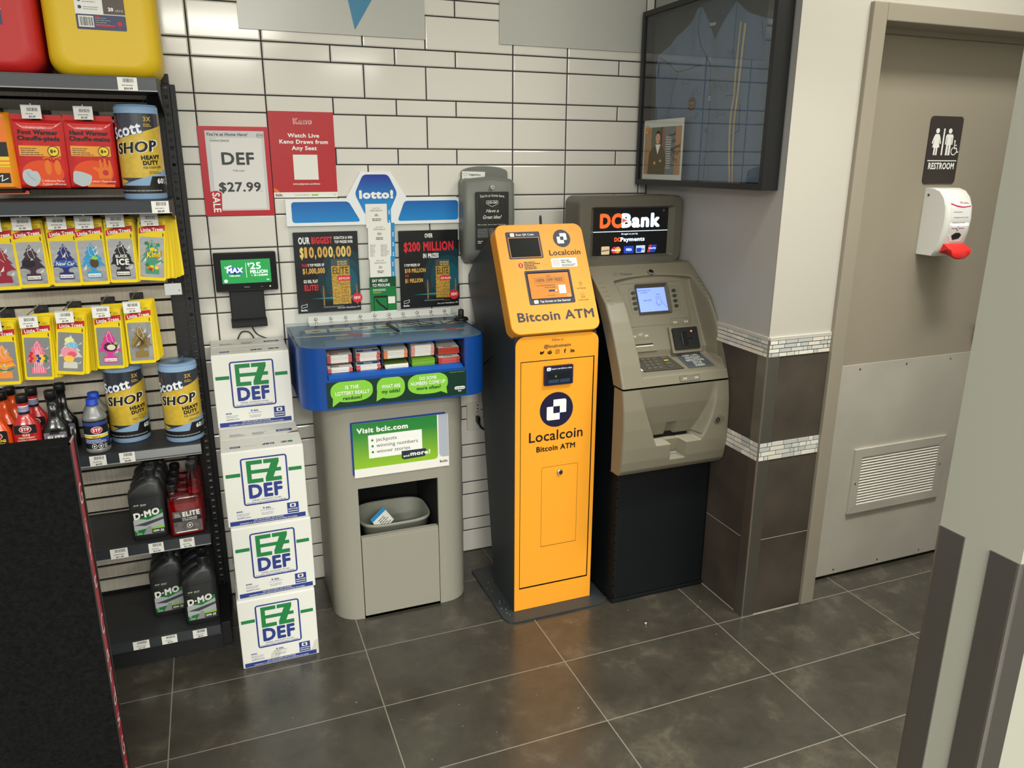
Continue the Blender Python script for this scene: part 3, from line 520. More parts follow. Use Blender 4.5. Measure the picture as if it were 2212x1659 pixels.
b = MB(); b.box((1.962, -0.03, 1.405), (2.02, 0.0, 1.448), mat('junction_white', (226, 224, 216), 0.4), 0.003); single(b, 'junction_box', 'small white wall box half hidden behind the bank machine sign', 'box', (1.99, 0, 1.405))
# ================================================================ LOTTERY COUNTER
def outline(x0, x1, yb, yf, r, k=6):
    L_ = [(x0, yb)] + [(x0 + r - r * math.cos(i * PI / 2 / k), yf + r - r * math.sin(i * PI / 2 / k)) for i in range(k + 1)]
    R_ = [(x1 - r + r * math.sin(i * PI / 2 / k), yf + r - r * math.cos(i * PI / 2 / k)) for i in range(k + 1)] + [(x1, yb)]
    return L_, R_
def walls(b, path, z0, z1, m, smooth=True):
    b.loft([[Vector((x, y, z)) for x, y in path] for z in (z0, z1)], m, smooth, False, False)
def shell(b, x0, x1, yb, yf, r, z0, z1, op, m, inner, depth, top=True, lip=0.006):
    L_, R_ = outline(x0, x1, yb, yf, r); a, c, e, g = op
    walls(b, L_, z0, z1, m); walls(b, R_, z0, z1, m)
    for p0, p1, q0, q1 in ((L_[-1][0], a, z0, z1), (c, R_[0][0], z0, z1), (a, c, z0, e), (a, c, g, z1)):
        if p1 - p0 > 1e-4 and q1 - q0 > 1e-4: b.add([(p0, yf, q0), (p1, yf, q0), (p1, yf, q1), (p0, yf, q1)], [(0, 1, 2, 3)], m)
    yi = yf + depth
    b.add([(a, yf, e), (c, yf, e), (c, yf + lip * 2, e), (a, yf + lip * 2, e), (a, yf, g), (c, yf, g), (c, yf + lip * 2, g), (a, yf + lip * 2, g)], [(0, 1, 2, 3), (7, 6, 5, 4), (0, 3, 7, 4), (1, 5, 6, 2)], m)
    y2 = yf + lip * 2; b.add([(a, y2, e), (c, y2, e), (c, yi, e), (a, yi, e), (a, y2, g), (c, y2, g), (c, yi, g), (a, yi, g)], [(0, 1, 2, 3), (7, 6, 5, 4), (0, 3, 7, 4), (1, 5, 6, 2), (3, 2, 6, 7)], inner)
    P = L_ + R_
    for z in ((z0, z1) if top else (z0,)): b.add([(x, y, z) for x, y in P], [tuple(range(len(P)))], m)
CG = mat('counter_grey', (153, 150, 138), 0.45, bump=0.02, bscale=300); CB = mat('counter_blue', (12, 70, 150), 0.38, bump=0.015, bscale=200)
t = thing('lottery_counter', 'lottery play counter with grey base, blue slip tray and clear top', 'counter', (1.137, -0.17, 0))
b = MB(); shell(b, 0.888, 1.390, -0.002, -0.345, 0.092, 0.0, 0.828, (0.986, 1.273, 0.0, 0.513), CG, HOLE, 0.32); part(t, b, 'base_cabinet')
b = MB(); b.box((0.9885, -0.3475, 0.010), (1.2705, -0.330, 0.316), CG, 0.0015); b.box((0.9885, -0.344, 0.316), (1.2705, -0.322, 0.3225), CG, 0.001); part(t, b, 'lower_door')
b = MB(); shell(b, 0.820, 1.455, -0.001, -0.395, 0.078, 0.826, 1.034, (0.902, 1.366, 0.928, 1.030), CB, mat('tray_inside', (20, 42, 84), 0.6), 0.27, top=False)
b.add([(0.906, -0.392, 0.928), (1.362, -0.392, 0.928), (1.362, -0.372, 0.938), (0.906, -0.372, 0.938), (1.362, -0.352, 0.938), (0.906, -0.352, 0.938)], [(0, 1, 2, 3), (3, 2, 4, 5)], mat('tray_lip_blue', (30, 96, 190), 0.35)); tray = part(t, b, 'tray_housing')
SX = [(0.906, 0.993), (1.001, 1.087), (1.094, 1.180), (1.187, 1.273), (1.281, 1.363)]
b = MB()
for i in range(4): x = (SX[i][1] + SX[i + 1][0]) / 2; b.box((x - 0.001, -0.352, 0.930), (x + 0.001, -0.13, 1.028), mat('divider_smoke', (60, 70, 84), 0.3))
b.loft([[Vector((x, y, z)) for y, z in ((-0.345, 0.9685), (-0.345, 0.9700), (-0.22, 0.9875), (-0.22, 0.986))] for x in (0.903, 1.365)], MATS['divider_smoke'], False); part(t, b, 'dividers')
b = MB(); fr = WALLF(0.896, 0.832, -0.3958); DG = mat('decal_dark_green', (14, 52, 38), 0.35); BUB = mat('decal_lime', (136, 206, 66), 0.35); b.rect(0, 0, 0.474, 0.087, fr, DG)
for u0, u1, v0, v1, tx, ty in ((0.012, 0.150, 0.012, 0.086, 0.016, 0.004), (0.163, 0.258, 0.010, 0.086, 0.160, 0.008), (0.268, 0.408, 0.012, 0.086, 0.405, 0.010)):
    cx = (u0 + u1) / 2; cy = (v0 + v1) / 2 + 0.004; P = [(cx + (u1 - u0) / 2 * math.copysign(abs(math.cos(a)) ** 0.75, math.cos(a)), min(cy + (v1 - v0) / 2 * math.copysign(abs(math.sin(a)) ** 0.8, math.sin(a)), 0.0865)) for a in [2 * PI * i / 36 for i in range(36)]]
    b.flat(P, fr, BUB, 0.0003); s_ = 1 if tx < cx else -1; b.flat([(tx, ty), (tx + s_ * 0.030, v0 + 0.012), (tx + s_ * 0.004, v0 + 0.034)][::1 if s_ > 0 else -1], fr, BUB, 0.0005)
def BT(s_, u, v, h, w, m): b.text(s_, u, v, h, fr, m, 0.0009, w=w, bold=0.03)
BT('IS THE', .082, .060, .0125, .044, WHITE); BT('LOTTERY REALLY', .083, .041, .0125, .112, WHITE); BT('random?', .082, .024, .012, .062, DG); BT('WHAT ARE', .2105, .050, .0125, .064, WHITE); BT('my odds?', .2105, .033, .0125, .062, DG)
BT('DO SOME', .338, .066, .0115, .060, WHITE); BT('NUMBERS COME UP', .338, .049, .0125, .120, WHITE); BT('more often?', .340, .032, .012, .084, DG)
b.rect(.431, .020, .469, .031, fr, WHITE, .0005, .0055); b.text('GameSense', .450, .0232, .005, fr, DG, .0009, w=.033, bold=.03); b.text('bclc', .450, .0125, .005, fr, WHITE, .0007, bold=.05); b.text('LEARN MORE AT GAMESENSE.CA', .441, .0815, .0028, fr, LIME, .0007, w=.054); part(t, b, 'front_decal')
# deck below the clear top
b = MB(); L_, R_ = outline(0.825, 1.450, -0.003, -0.390, 0.074); Pd = [p for p in L_ + R_]
b.add([(x, y if not (0.902 < x < 1.366 and y < -0.3) else y, 1.0318) for x, y in Pd], [tuple(range(len(Pd)))], mat('deck_blue_grey', (98, 126, 154), 0.5)); fd = Fr((0.825, -0.003, 1.0318), (1, 0, 0), (0, -1, 0)); fd.n = Vector((0, 0, 1))
CC = mat('deck_card', (214, 206, 190), 0.5)
for i in range(7):
    u = 0.048 + i * 0.083; b.flat([(u, 0.085), (u + 0.074, 0.088), (u + 0.070, 0.145), (u - 0.004, 0.142)][::-1], fd, CC, 0.0004); b.flat(disc(u + 0.035, 0.115, 0.018, 14, 0.009)[::-1], fd, (mat('deck_red', (196, 96, 84), 0.5), LGREY, INK)[i % 3], 0.0007)
b.flat([(0.0, 0.185), (0.59, 0.235), (0.59, 0.250), (0.0, 0.200)][::-1], fd, CC, 0.0006); b.flat([(0.18, 0.200), (0.23, 0.205), (0.23, 0.222), (0.18, 0.216)][::-1], fd, mat('deck_pink', (214, 92, 100), 0.5), 0.0009); b.flat([(0.52, 0.222), (0.56, 0.226), (0.56, 0.246), (0.52, 0.242)][::-1], fd, MATS['deck_pink'], 0.0009); b.flat([(0.28, 0.165), (0.42, 0.175), (0.42, 0.215), (0.28, 0.205)][::-1], fd, mat('deck_teal', (120, 178, 184), 0.5), 0.0005)
ft = Fr((0.825, -0.003, 1.0318), (1, 0, 0), (0, 1, 0)); b.text('DRAW DAYS', 0.26, -0.060, 0.018, ft, mat('deck_pale', (150, 172, 196), 0.5), 0.0006, w=0.20, bold=0.02); part(t, b, 'deck_panel')
b = MB(); q = 0.006; P = [(0.814, -0.0012)] + [(0.814 + 0.084 - 0.084 * math.cos(a), -0.402 + 0.084 - 0.084 * math.sin(a)) for a in [i * PI / 12 for i in range(7)]] + [(0.902, -0.402), (0.904, -0.322), (1.358, -0.322), (1.360, -0.402)] + [(1.461 - 0.084 + 0.084 * math.sin(a), -0.402 + 0.084 - 0.084 * math.cos(a)) for a in [i * PI / 12 for i in range(7)]] + [(1.461, -0.0012)]
fz = Fr((0, 0, 0), (1, 0, 0), (0, 1, 0)); GT = glass('acrylic_top', (240, 246, 247), 0.06, 0.05, 0.35); b.prism(P, fz, GT, 1.036, 1.043, caps=False); b.flat(P, fz, GT, 1.043); part(t, b, 'clear_top')
b = MB(); HM = mat('hinge_strip', (226, 228, 226), 0.25, alpha=0.82); b.prism(rrect(0.893, 1.0435, 1.428, 1.069, 0.006), WALLF(0, 0, -0.030), HM, -0.002, 0.0); b.box((0.893, -0.072, 1.0432), (1.428, -0.030, 1.0450), HM); hs = part(t, b, 'hinge_strip')
for i in range(10):
    b = MB(); x = 0.920 + i * 0.0535
    for c0, dr in (((x, -0.032, 1.058), Vector((0, -1, 0))), ((x, -0.048, 1.045), Vector((0, 0, 1)))):
        c0 = Vector(c0); b.tube([c0, c0 + dr * 0.002, c0 + dr * 0.0045, c0 + dr * 0.0055], [0.006, 0.006, 0.004, 0.0005], CHROME, 12)
    part(hs, b, 'screw')
# play slips in the pigeonholes
SPEC = [(0, 0, .9705, .028, PAPER, RED, 'striped red and white play slips in the upper left pigeonhole', 'Extra'), (1, 0, .9705, .030, PAPER, RED, 'play slips with a blue band on top in an upper pigeonhole', 'MAX'), (2, 0, .9705, .029, PAPER, ORG, 'white play slips with orange corners in the upper middle pigeonhole', ''), (3, 0, .9705, .040, PAPER, mat('ink_pink', (232, 150, 140), 0.5), 'tallest stack of white play slips with pink corners in an upper pigeonhole', 'TOTO'), (4, 0, .9705, .020, mat('slip_red', (196, 70, 54), 0.5), MATS['slip_red'], 'red edged play slips with white tops in the upper right pigeonhole', 'Pacific'),
        (0, 1, .9385, .018, PAPER, RED, 'ragged red and white play slips in the lower left pigeonhole', 'Extra'), (1, 1, .9385, .020, PAPER, RED, 'play slips with a blue band on top in a lower pigeonhole', 'MAX'), (2, 1, .9385, .013, PAPER, PAPER, 'olive green leaflets with white edges in the lower middle pigeonhole', ''), (3, 1, .9385, .022, mat('slip_lime', (132, 186, 62), 0.45), MATS['slip_lime'], 'lime green leaflets in a lower pigeonhole', ''), (4, 1, .9385, .020, mat('slip_rose', (206, 98, 92), 0.5), MATS['slip_red'], 'red and pink play slips in the lower right pigeonhole', 'Poker')]
for ci, row, z, hh, m, mc, lab, tx in SPEC:
    R = random.Random(ci * 7 + row); x0, x1 = SX[ci][0] + 0.002, SX[ci][1] - 0.002; b = MB(); n = max(5, int(hh / 0.0022)); y0 = -0.352 - 0.004 * row
    for i in range(n):
        j = R.uniform(-0.0012, 0.0012); jy = R.uniform(-0.002, 0.002); za, zb = z + hh * i / n, z + hh * (i + 0.9) / n
        b.box((x0 + 0.0015 + j, y0 + jy, za), (x1 - 0.0015 + j, -0.235, zb), m)
        if mc is not m:
            for a, c in ((x0 + j + 0.0012, x0 + j + 0.013), (x1 + j - 0.013, x1 + j - 0.0012)): b.box((a, y0 + jy - 0.0004, za + 0.0002), (c, y0 + 0.004, zb - 0.0002), mc)
    fz2 = Fr((x0, y0 + 0.002, z + hh), (1, 0, 0), (0, 1, 0)); ww = x1 - x0
    tm = {2: mat('slip_olive', (92, 122, 44), 0.3), 3: MATS['slip_lime']}.get(ci) if row else None
    b.rect(0.002, 0.001, ww - 0.002, 0.118, fz2, tm or PAPER, 0.0006)
    if ci == 1: b.rect(0.004, 0.004, ww - 0.004, 0.020, fz2, mat('slip_blue', (52, 92, 176), 0.45), 0.0009); b.text('MAX', ww / 2, 0.007, 0.010, fz2, WHITE, 0.0012, bold=0.06)
    elif ci == 0:
        for k in range(5): b.rect(0.003, 0.022 + k * 0.017, ww - 0.003, 0.030 + k * 0.017, fz2, mat('slip_pale_red', (200, 110, 100), 0.5), 0.0009)
        b.text('Extra', 0.025, 0.006, 0.009, fz2, INK, 0.0009, bold=0.05)
    elif tx: b.text(tx, ww / 2, 0.008, 0.009, fz2, INK if ci == 3 else RED, 0.0009, bold=0.05)
    single(b, 'play_slip_stack', lab, 'paper stack', ((x0 + x1) / 2, y0, z), 'stacks of play slips in the counter').rotation_euler = (0.13, 0, 0)
# base sign
t = thing('cabinet_sign', 'green and white Visit bclc.com sign on the grey counter base', 'sign', (1.147, -0.346, 0.556))
b = MB(); bk = Fr((0.972, -0.3465, 0.565), (1, 0, 0.004), (-0.004, 0, 1)); b.prism(rrect(0, 0, 0.335, 0.193, 0.004), bk, mat('sign_back_blue', (20, 62, 140), 0.35), -0.0010, 0.0); part(t, b, 'backing_sheet')
b = MB(); fr = Fr((0.978, -0.3492, 0.556), (1, 0, 0.0), (-0.0, 0.010, 1)); w, h = 0.338, 0.196; b.prism(rrect(0, 0, w, h), fr, PAPER, -0.0008, 0)
GB = grad('sign_green_blend', (150, 196, 40), (40, 132, 58), 0.03, 0.16, 0.35); b.flat([(0, 0.032), (0.285, 0.032), (0.294, 0.036), (0.297, 0.044), (0.297, h), (0, h)], fr, GB, 0.0003); b.flat([(0.302, h), (0.302, 0.05), (0.306, 0.042), (0.312, 0.037), (w - 0.001, 0.037), (w - 0.001, h)], fr, mat('sign_lilac', (176, 182, 196), 0.4), 0.0003)
b.text('Visit bclc.com', 0.014, 0.160, 0.019, fr, WHITE, 0.0008, w=0.178, bold=0.05, al='L'); b.rect(0.052, 0.066, 0.241, 0.150, fr, WHITE, 0.0006, 0.002)
for i, s_ in enumerate(('jackpots', 'winning numbers', 'winner stories')): b.disc(0.066, 0.131 - i * 0.0215, 0.0042, fr, GRN, 0.0009, 12); b.text(s_, 0.079, 0.126 - i * 0.0215, 0.0128, fr, INK, 0.0009, w=(0.072, 0.147, 0.118)[i], bold=-0.012, al='L')
b.flat([(0.166, 0.078), (0.250, 0.078), (0.257, 0.071), (0.257, 0.057), (0.247, 0.049), (0.174, 0.046), (0.166, 0.052)][::-1], fr, mat('sign_slate', (38, 50, 62), 0.4), 0.0009); b.text('and', 0.172, 0.055, 0.008, fr, WHITE, 0.0012, w=0.021, bold=0.03, al='L'); b.text('more!', 0.197, 0.056, 0.0165, fr, WHITE, 0.0012, w=0.072, bold=0.05, al='L'); b.text('bclc', 0.318, 0.016, 0.0095, fr, INK, 0.0006, w=0.028, bold=0.05); part(t, b, 'printed_card')
# waste bin and the slip thrown in it
b = MB(); BINM = mat('bin_grey_green', (138, 140, 128), 0.5, var=0.04, vscale=6); c = (1.131, -0.208)
def oval(a, d, z, k=40, e=0.55): return [Vector((c[0] + a * math.copysign(abs(math.cos(2 * PI * i / k)) ** e, math.cos(2 * PI * i / k)), c[1] + d * math.copysign(abs(math.sin(2 * PI * i / k)) ** e, math.sin(2 * PI * i / k)), z)) for i in range(k)]
b.loft([oval(0.100, 0.074, 0.004), oval(0.128, 0.102, 0.335), oval(0.1335, 0.1075, 0.336), oval(0.1345, 0.108, 0.342), oval(0.1335, 0.107, 0.347), oval(0.129, 0.102, 0.347), oval(0.125, 0.099, 0.342), oval(0.097, 0.071, 0.010)], BINM); single(b, 'waste_bin', 'grey oval plastic waste bin inside the counter cabinet', 'bin', (c[0], c[1], 0.004))
b = MB(); fr = Fr((1.075, -0.265, 0.292), (0.80, 0.45, 0.42), (-0.55, 0.35, 0.75)); b.prism(rrect(0, 0, 0.070, 0.062), fr, PAPER, -0.0004, 0); b.rect(0, 0, 0.016, 0.062, fr, SKY, 0.0003) if False else b.rect(0, 0.048, 0.070, 0.062, fr, SKY, 0.0003); b.lines(0.02, 0.006, 0.064, 0.042, 5, fr, INK, 0.0004, 4, 0.4)
b.prism(rrect(-0.03, -0.01, 0.01, 0.03), Fr((1.11, -0.25, 0.280), (0.9, 0.2, 0.3), (-0.3, 0.5, 0.5)), PAPER, -0.0004, 0); single(b, 'discarded_slip', 'crumpled draw slip with a blue edge lying in the waste bin', 'slip', (1.10, -0.25, 0.28))
# pen on its tether
t = thing('tethered_pen', 'black pen on a thin cord with a round stand on the clear counter top', 'pen', (1.30, -0.19, 1.0435))
b = MB(); b.lathe([(0.0, 0), (0.027, 0.0), (0.027, 0.006), (0.024, 0.010), (0.0105, 0.012), (0.0105, 0.036), (0.009, 0.040), (0.0, 0.040)], (1.430, -0.155, 1.0435), PBLACK, 28); part(t, b, 'stand')
b = MB(); p0, p1 = Vector((1.150, -0.160, 1.0502)), Vector((1.164, -0.302, 1.0498)); b.tube([p0, p0.lerp(p1, 0.06), p0.lerp(p1, 0.85), p0.lerp(p1, 0.95), p1], [0.004, 0.0058, 0.0058, 0.0040, 0.001], PBLACK, 12); part(t, b, 'pen')
b = MB(); b.tube(bez([(1.150, -0.158, 1.0502), (1.165, -0.130, 1.0462), (1.215, -0.125, 1.046), (1.275, -0.195, 1.046), (1.305, -0.235, 1.0462), (1.275, -0.245, 1.046), (1.230, -0.175, 1.047), (1.232, -0.105, 1.046), (1.270, -0.135, 1.0465), (1.325, -0.215, 1.046), (1.385, -0.205, 1.055), (1.422, -0.165, 1.075), (1.430, -0.155, 1.088)], 7), 0.0011, PBLACK, 6); part(t, b, 'cord')

# ================================================================ CARTONS
CART = mat('white_cardboard', (226, 225, 219), 0.62, bump=0.03, bscale=60); CGRN = mat('carton_green', (30, 124, 66), 0.55); CBLU = mat('carton_blue', (40, 58, 132), 0.55); CEDGE = mat('carton_seam', (120, 110, 96), 0.8)
CW, CD, CH = 0.244, 0.231, 0.2500
def def_print(b, fr, small=False):
    U = lambda q: q * CW; V = lambda q: (1 - q) * CH
    b.frame(U(.215), V(.735), U(.785), V(.10), .0048, fr, CBLU, .0003, .009)
    def G(P, i): b.flat([(U(.285 + .42 * p), V(.44 - .30 * q)) for p, q in P], fr, CGRN, .0004 + i * .00006)
    for i, P in enumerate(([(0, 0), (.13, 0), (.13, 1), (0, 1)], [(.13, .82), (.46, .82), (.46, 1), (.13, 1)], [(.13, 0), (.46, 0), (.46, .18), (.13, .18)], [(.13, .42), (1, .42), (1, .58), (.13, .58)], [(.5, .82), (.95, .82), (.95, 1), (.5, 1)], [(.53, 0), (1, 0), (1, .18), (.53, .18)], [(.53, .18), (.53, .12), (.74, .12), (.95, .84), (.95, .88), (.73, .88)])): G(P, i)
    b.text('DEF', U(.495), V(.645), .19 * CH, fr, CBLU, .0005, w=U(.415), bold=.055)
    b.text('DIESEL EXHAUST FLUID', U(.5), V(.680), .0042, fr, CBLU, .0005, w=U(.36), bold=.01); b.text("FLUIDE D'ÉCHAPPEMENT DIESEL", U(.5), V(.712), .0042, fr, CBLU, .0005, w=U(.49), bold=.01)
    b.rect(U(.03), V(.335), U(.205), V(.288), fr, CGRN, .0004); b.rect(U(.795), V(.335), U(.96), V(.288), fr, CGRN, .0004)
    b.text('8900', U(.115), V(.815), .0052, fr, CBLU, .0005, w=U(.075), bold=.03, al='L'); b.text('PRODUCT CODE', U(.115), V(.845), .0028, fr, CBLU, .0005, w=U(.155), al='L'); b.text('CODE PRODUIT', U(.115), V(.865), .0028, fr, CBLU, .0005, w=U(.145), al='L'); b.text('ezdef.com', U(.115), V(.898), .0050, fr, CBLU, .0005, w=U(.165), bold=.01, al='L')
    b.text('9.46L', U(.49), V(.805), .0066, fr, CBLU, .0005, w=U(.105), bold=.03); b.text('(2.5 US GALLONS)', U(.49), V(.827), .0028, fr, CBLU, .0005, w=U(.17)); b.text('NET CONTENTS', U(.49), V(.865), .0028, fr, CBLU, .0005, w=U(.15)); b.text('CONTENU NET', U(.49), V(.885), .0028, fr, CBLU, .0005, w=U(.14))
    b.rect(U(.74), V(.915), U(.885), V(.77), fr, CBLU, .0004); b.rect(U(.775), V(.835), U(.85), V(.785), fr, CART, .0007, .003); b.disc(U(.812), V(.81), .0045, fr, CBLU, .0009, 10); b.text('CERTIFIED', U(.812), V(.868), .0042, fr, CART, .0007, w=U(.13), bold=.04); b.rect(U(.75), V(.895), U(.875), V(.885), fr, CART, .0007)
    b.rect(U(.025), V(.985), U(.965), V(.925), fr, CBLU, .0004); b.text('FOR USE IN DIESEL SCR SYSTEMS', U(.50), V(.948), .0038, fr, CART, .0007, w=U(.37), bold=.02); b.text('CONVIENT À UNE UTILISATION DANS LES SYSTÈMES SCR DIESEL', U(.5), V(.974), .0038, fr, CART, .0007, w=U(.72), bold=.02)
def carton(label, x, yf, z, rz=0.0, torn=False, dirty=False):
    t = thing('def_carton', label, 'box', (x + CW / 2, yf + CD / 2, z), 'stacked diesel exhaust fluid cartons', local=True); t.rotation_euler = (0, 0, rz)
    b = MB(); o = (-CW / 2, -CD / 2, 0); b.box(o, (CW / 2, CD / 2, CH - 0.002), CART, 0.003); fr = WALLF(o[0], 0, o[1] - 0.0002); def_print(b, fr)
    if dirty: SM = mat('carton_smudge', (205, 202, 193), 0.7); b.flat([(.085, .014), (.115, .014), (.122, .045), (.105, .05), (.09, .038)], fr, SM, .0002); b.flat([(.215, .006), (.243, .006), (.243, .06), (.23, .05), (.224, .03)], fr, SM, .0002)
    part(t, b, 'carton')
    for sy, nm in ((-1, 'front_flap'), (1, 'rear_flap')):
        b = MB(); ya, yb = (o[1] + 0.002, -0.0012) if sy < 0 else (0.0012, CD / 2 - 0.002); b.box((o[0] + 0.001, ya, CH - 0.0022), (CW / 2 - 0.001, yb, CH), CART, 0.0008, 1)
        ft = Fr((o[0], o[1], CH + 0.0002), (1, 0, 0), (0, 1, 0))
        if sy < 0:
            b.text('EZ', .198, .046, .013, ft, CGRN, .0003, w=.036, bold=.05, rot=PI); b.text('DEF', .142, .046, .013, ft, CBLU, .0003, w=.036, bold=.05, rot=PI); b.rect(.028, .030, .058, .045, ft, CBLU, .0003, .002); b.line([(.015, .037), (.028, .037)], .0008, ft, CBLU, .0003); b.line([(.058, .037), (.11, .037)], .0008, ft, CBLU, .0003); b.lines(.032, .034, .054, .042, 2, ft, CART, .0005, 2)
        else: b.lines(.03, .14, .085, .165, 5, ft, LGREY, .0003, 3, .4); b.lines(.10, .14, .155, .165, 5, ft, LGREY, .0003, 5, .4); b.rect(.175, .145, .225, .166, ft, CBLU, .0003, .002); b.lines(.18, .148, .22, .163, 3, ft, CART, .0005, 6, .4)
        if torn and sy > 0: b.flat([(.205, .1195), (.244, .1195), (.242, .138), (.222, .133)], ft, mat('torn_kraft', (132, 100, 70), 0.9), .0004)
        part(t, b, nm)
    b = MB(); b.box((o[0] + 0.001, -0.0012, CH - 0.0022), (CW / 2 - 0.001, 0.0012, CH - 0.0008), CEDGE); part(t, b, 'seam')
    return t
carton('scuffed white fluid carton on the floor, bottom of the front stack', 0.557, -0.496, 0.001, 0.0, dirty=True)
carton('white fluid carton second from the floor in the front stack', 0.562, -0.484, 0.2515, 0.012)
carton('white fluid carton topping the front stack, with a torn brown flap corner', 0.559, -0.475, 0.502, -0.005, torn=True)
for i, (lab, x, z) in enumerate((('white fluid carton on the floor against the wall behind the front stack', 0.556, 0.001), ('white fluid carton second from the floor in the wall stack', 0.560, 0.2515), ('white fluid carton third from the floor in the wall stack', 0.557, 0.502), ('white fluid carton topping the wall stack, under the jackpot screen', 0.557, 0.7525))): carton(lab, x, -0.238, z, 0.0)
# ================================================================ BITCOIN MACHINE
BORG = mat('machine_orange', (250, 166, 46), 0.42, bump=0.015, bscale=250); BORD = mat('machine_orange_edge', (226, 148, 24), 0.4); BDRK = mat('machine_charcoal', (52, 56, 58), 0.42, bump=0.03, bscale=260); BNAV = mat('machine_navy', (30, 29, 60), 0.4)
def coin_logo(b, u, v, r, fr):
    b.disc(u, v, r, fr, BNAV, 0.0006, 36); q = r * 0.39
    b.rect(u - .5 * q, v - .5 * q, u + 1.5 * q, v + 1.5 * q, fr, WHITE, 0.0009, q * .3); b.rect(u - 1.5 * q, v - 1.5 * q, u + .5 * q, v + .5 * q, fr, WHITE, 0.0010, q * .3)
    for x, y in ((-.5, -.5), (.5, -.5), (-.5, 1.0), (1.0, -.5)): b.rect(u + x * q, v + y * q, u + (x + .5) * q, v + (y + .5) * q, fr, WHITE, 0.0011)
    for x, y in ((-.5, -.5), (-1.5, -.0), (-.0, -1.5)): b.rect(u + x * q, v + y * q, u + (x + .5) * q, v + (y + .5) * q, fr, WHITE, 0.0012)
    b.rect(u - .5 * q, v - .5 * q, u + .5 * q, v + .5 * q, fr, BNAV, 0.0014)
def body_side(b, prof, x0, x1, m):
    b.prism(prof, Fr((0, 0, 0), (0, 1, 0), (0, 0, 1)), m, x0, x1)
t = thing('bitcoin_machine', 'tall orange and charcoal bitcoin ATM with a tilted screen head', 'cash machine', (1.66, -0.35, 0))
b = MB(); P = [(1.454, -0.170), (1.454, -0.535), (1.466, -0.562), (1.490, -0.575), (1.835, -0.575), (1.860, -0.562), (1.868, -0.535), (1.868, -0.170)]
b.prism(P, fz, BDRK, 0.0015, 0.0075); part(t, b, 'base_plate')
b = MB(); body_side(b, [(-0.500, 0.0076), (-0.500, 1.044), (-0.488, 1.047), (-0.140, 0.845), (-0.290, 0.0076)], 1.508, 1.814, BDRK); part(t, b, 'lower_cabinet', fix=True)
b = MB(); body_side(b, [(-0.478, 1.030), (-0.300, 1.365), (-0.255, 1.355), (-0.08, 1.25), (-0.006, 1.187), (-0.006, 1.16), (-0.075, 1.03), (-0.128, 0.852)], 1.509, 1.813, BDRK); part(t, b, 'head_cabinet', fix=True)
b = MB(); fl = WALLF(1.505, 0.0085, -0.512); Wl, Hl = 0.313, 1.039; r = 0.034
OUT = [(0, 0), (Wl, 0), (Wl, Hl - r)] + [(Wl - r + r * math.cos(a), Hl - r + r * math.sin(a)) for a in [i * PI / 12 for i in range(1, 6)]] + [(Wl - r, Hl), (r, Hl)] + [(r - r * math.sin(a), Hl - r + r * math.cos(a)) for a in [i * PI / 12 for i in range(1, 6)]] + [(0, Hl - r)]
b.prism(OUT, fl, BDRK, -0.012, -0.0016); b.prism([(0.0015 + p[0] * (Wl - 0.003) / Wl, p[1] * (Hl - 0.002) / Hl) for p in OUT], fl, BORG, -0.0016, 0.0); part(t, b, 'lower_front')
b = MB(); cx = 0.155; b.text('follow us', cx, 1.015, .0095, fl, INK, .0006, w=.043); b.text('@localcoinatm', cx, .993, .0112, fl, INK, .0006, w=.100, bold=.02)
zi = 0.977
x = cx - .057; b.flat([(x - .008, zi - .004), (x - .002, zi - .0055), (x + .005, zi - .003), (x + .0075, zi + .003), (x + .009, zi + .0055), (x + .005, zi + .006), (x + .001, zi + .003), (x - .0065, zi + .006), (x - .0075, zi + .002)], fl, BLACK, .0006)
x = cx - .0285; b.disc(x, zi - .001, .0085, fl, BLACK, .0006, 16, .006); b.disc(x - .003, zi, .0014, fl, BORG, .001, 8); b.disc(x + .003, zi, .0014, fl, BORG, .001, 8); b.line([(x, zi + .004), (x + .003, zi + .009), (x + .006, zi + .008)], .0012, fl, BLACK, .0006)
x = cx; b.frame(x - .0075, zi - .0075, x + .0075, zi + .0075, .0013, fl, BLACK, .0006, .004); b.ring(x, zi, .0026, .004, fl, BLACK, .0006, 14); b.disc(x + .0045, zi + .0045, .0009, fl, BLACK, .0006, 8)
b.text('f', cx + .0285, zi - .007, .0145, fl, BLACK, .0006, bold=.07); b.text('in', cx + .057, zi - .007, .013, fl, BLACK, .0006, w=.015, bold=.07)
part(t, b, 'front_lettering')
b = MB(); x0, x1, z0, z1 = .022, .293, .094, .948
b.frame(x0 - .002, z0 - .006, x1 + .004, z1 + .003, .0035, fl, HOLE, .0004); b.rect(x0 - .002, z0 - .006, x1 + .004, z0, fl, HOLE, .0004); b.rect(x1, z0 - .004, x1 + .0045, z1 + .003, fl, HOLE, .0004)
b.prism(rrect(x0, z0, x1, z1), fl, BORG, .0, .0012); fd2 = fl.sub(0, 0, .0012)
coin_logo(b, .1555, .7695, .0635, fd2); b.text('Localcoin', .156, .658, .037, fd2, BLACK, .0006, w=.207, bold=.015); b.text('Bitcoin ATM', .156, .619, .0205, fd2, BLACK, .0006, w=.150, bold=.035); door = part(t, b, 'service_door')
b = MB(); b.frame(.1025, .247, .2445, .5585, .0012, fd2, mat('gap_brown', (120, 62, 20), 0.7), .0003, .004); b.rect(.1025, .247, .2445, .2485, fd2, HOLE, .0004); part(door, b, 'hatch')
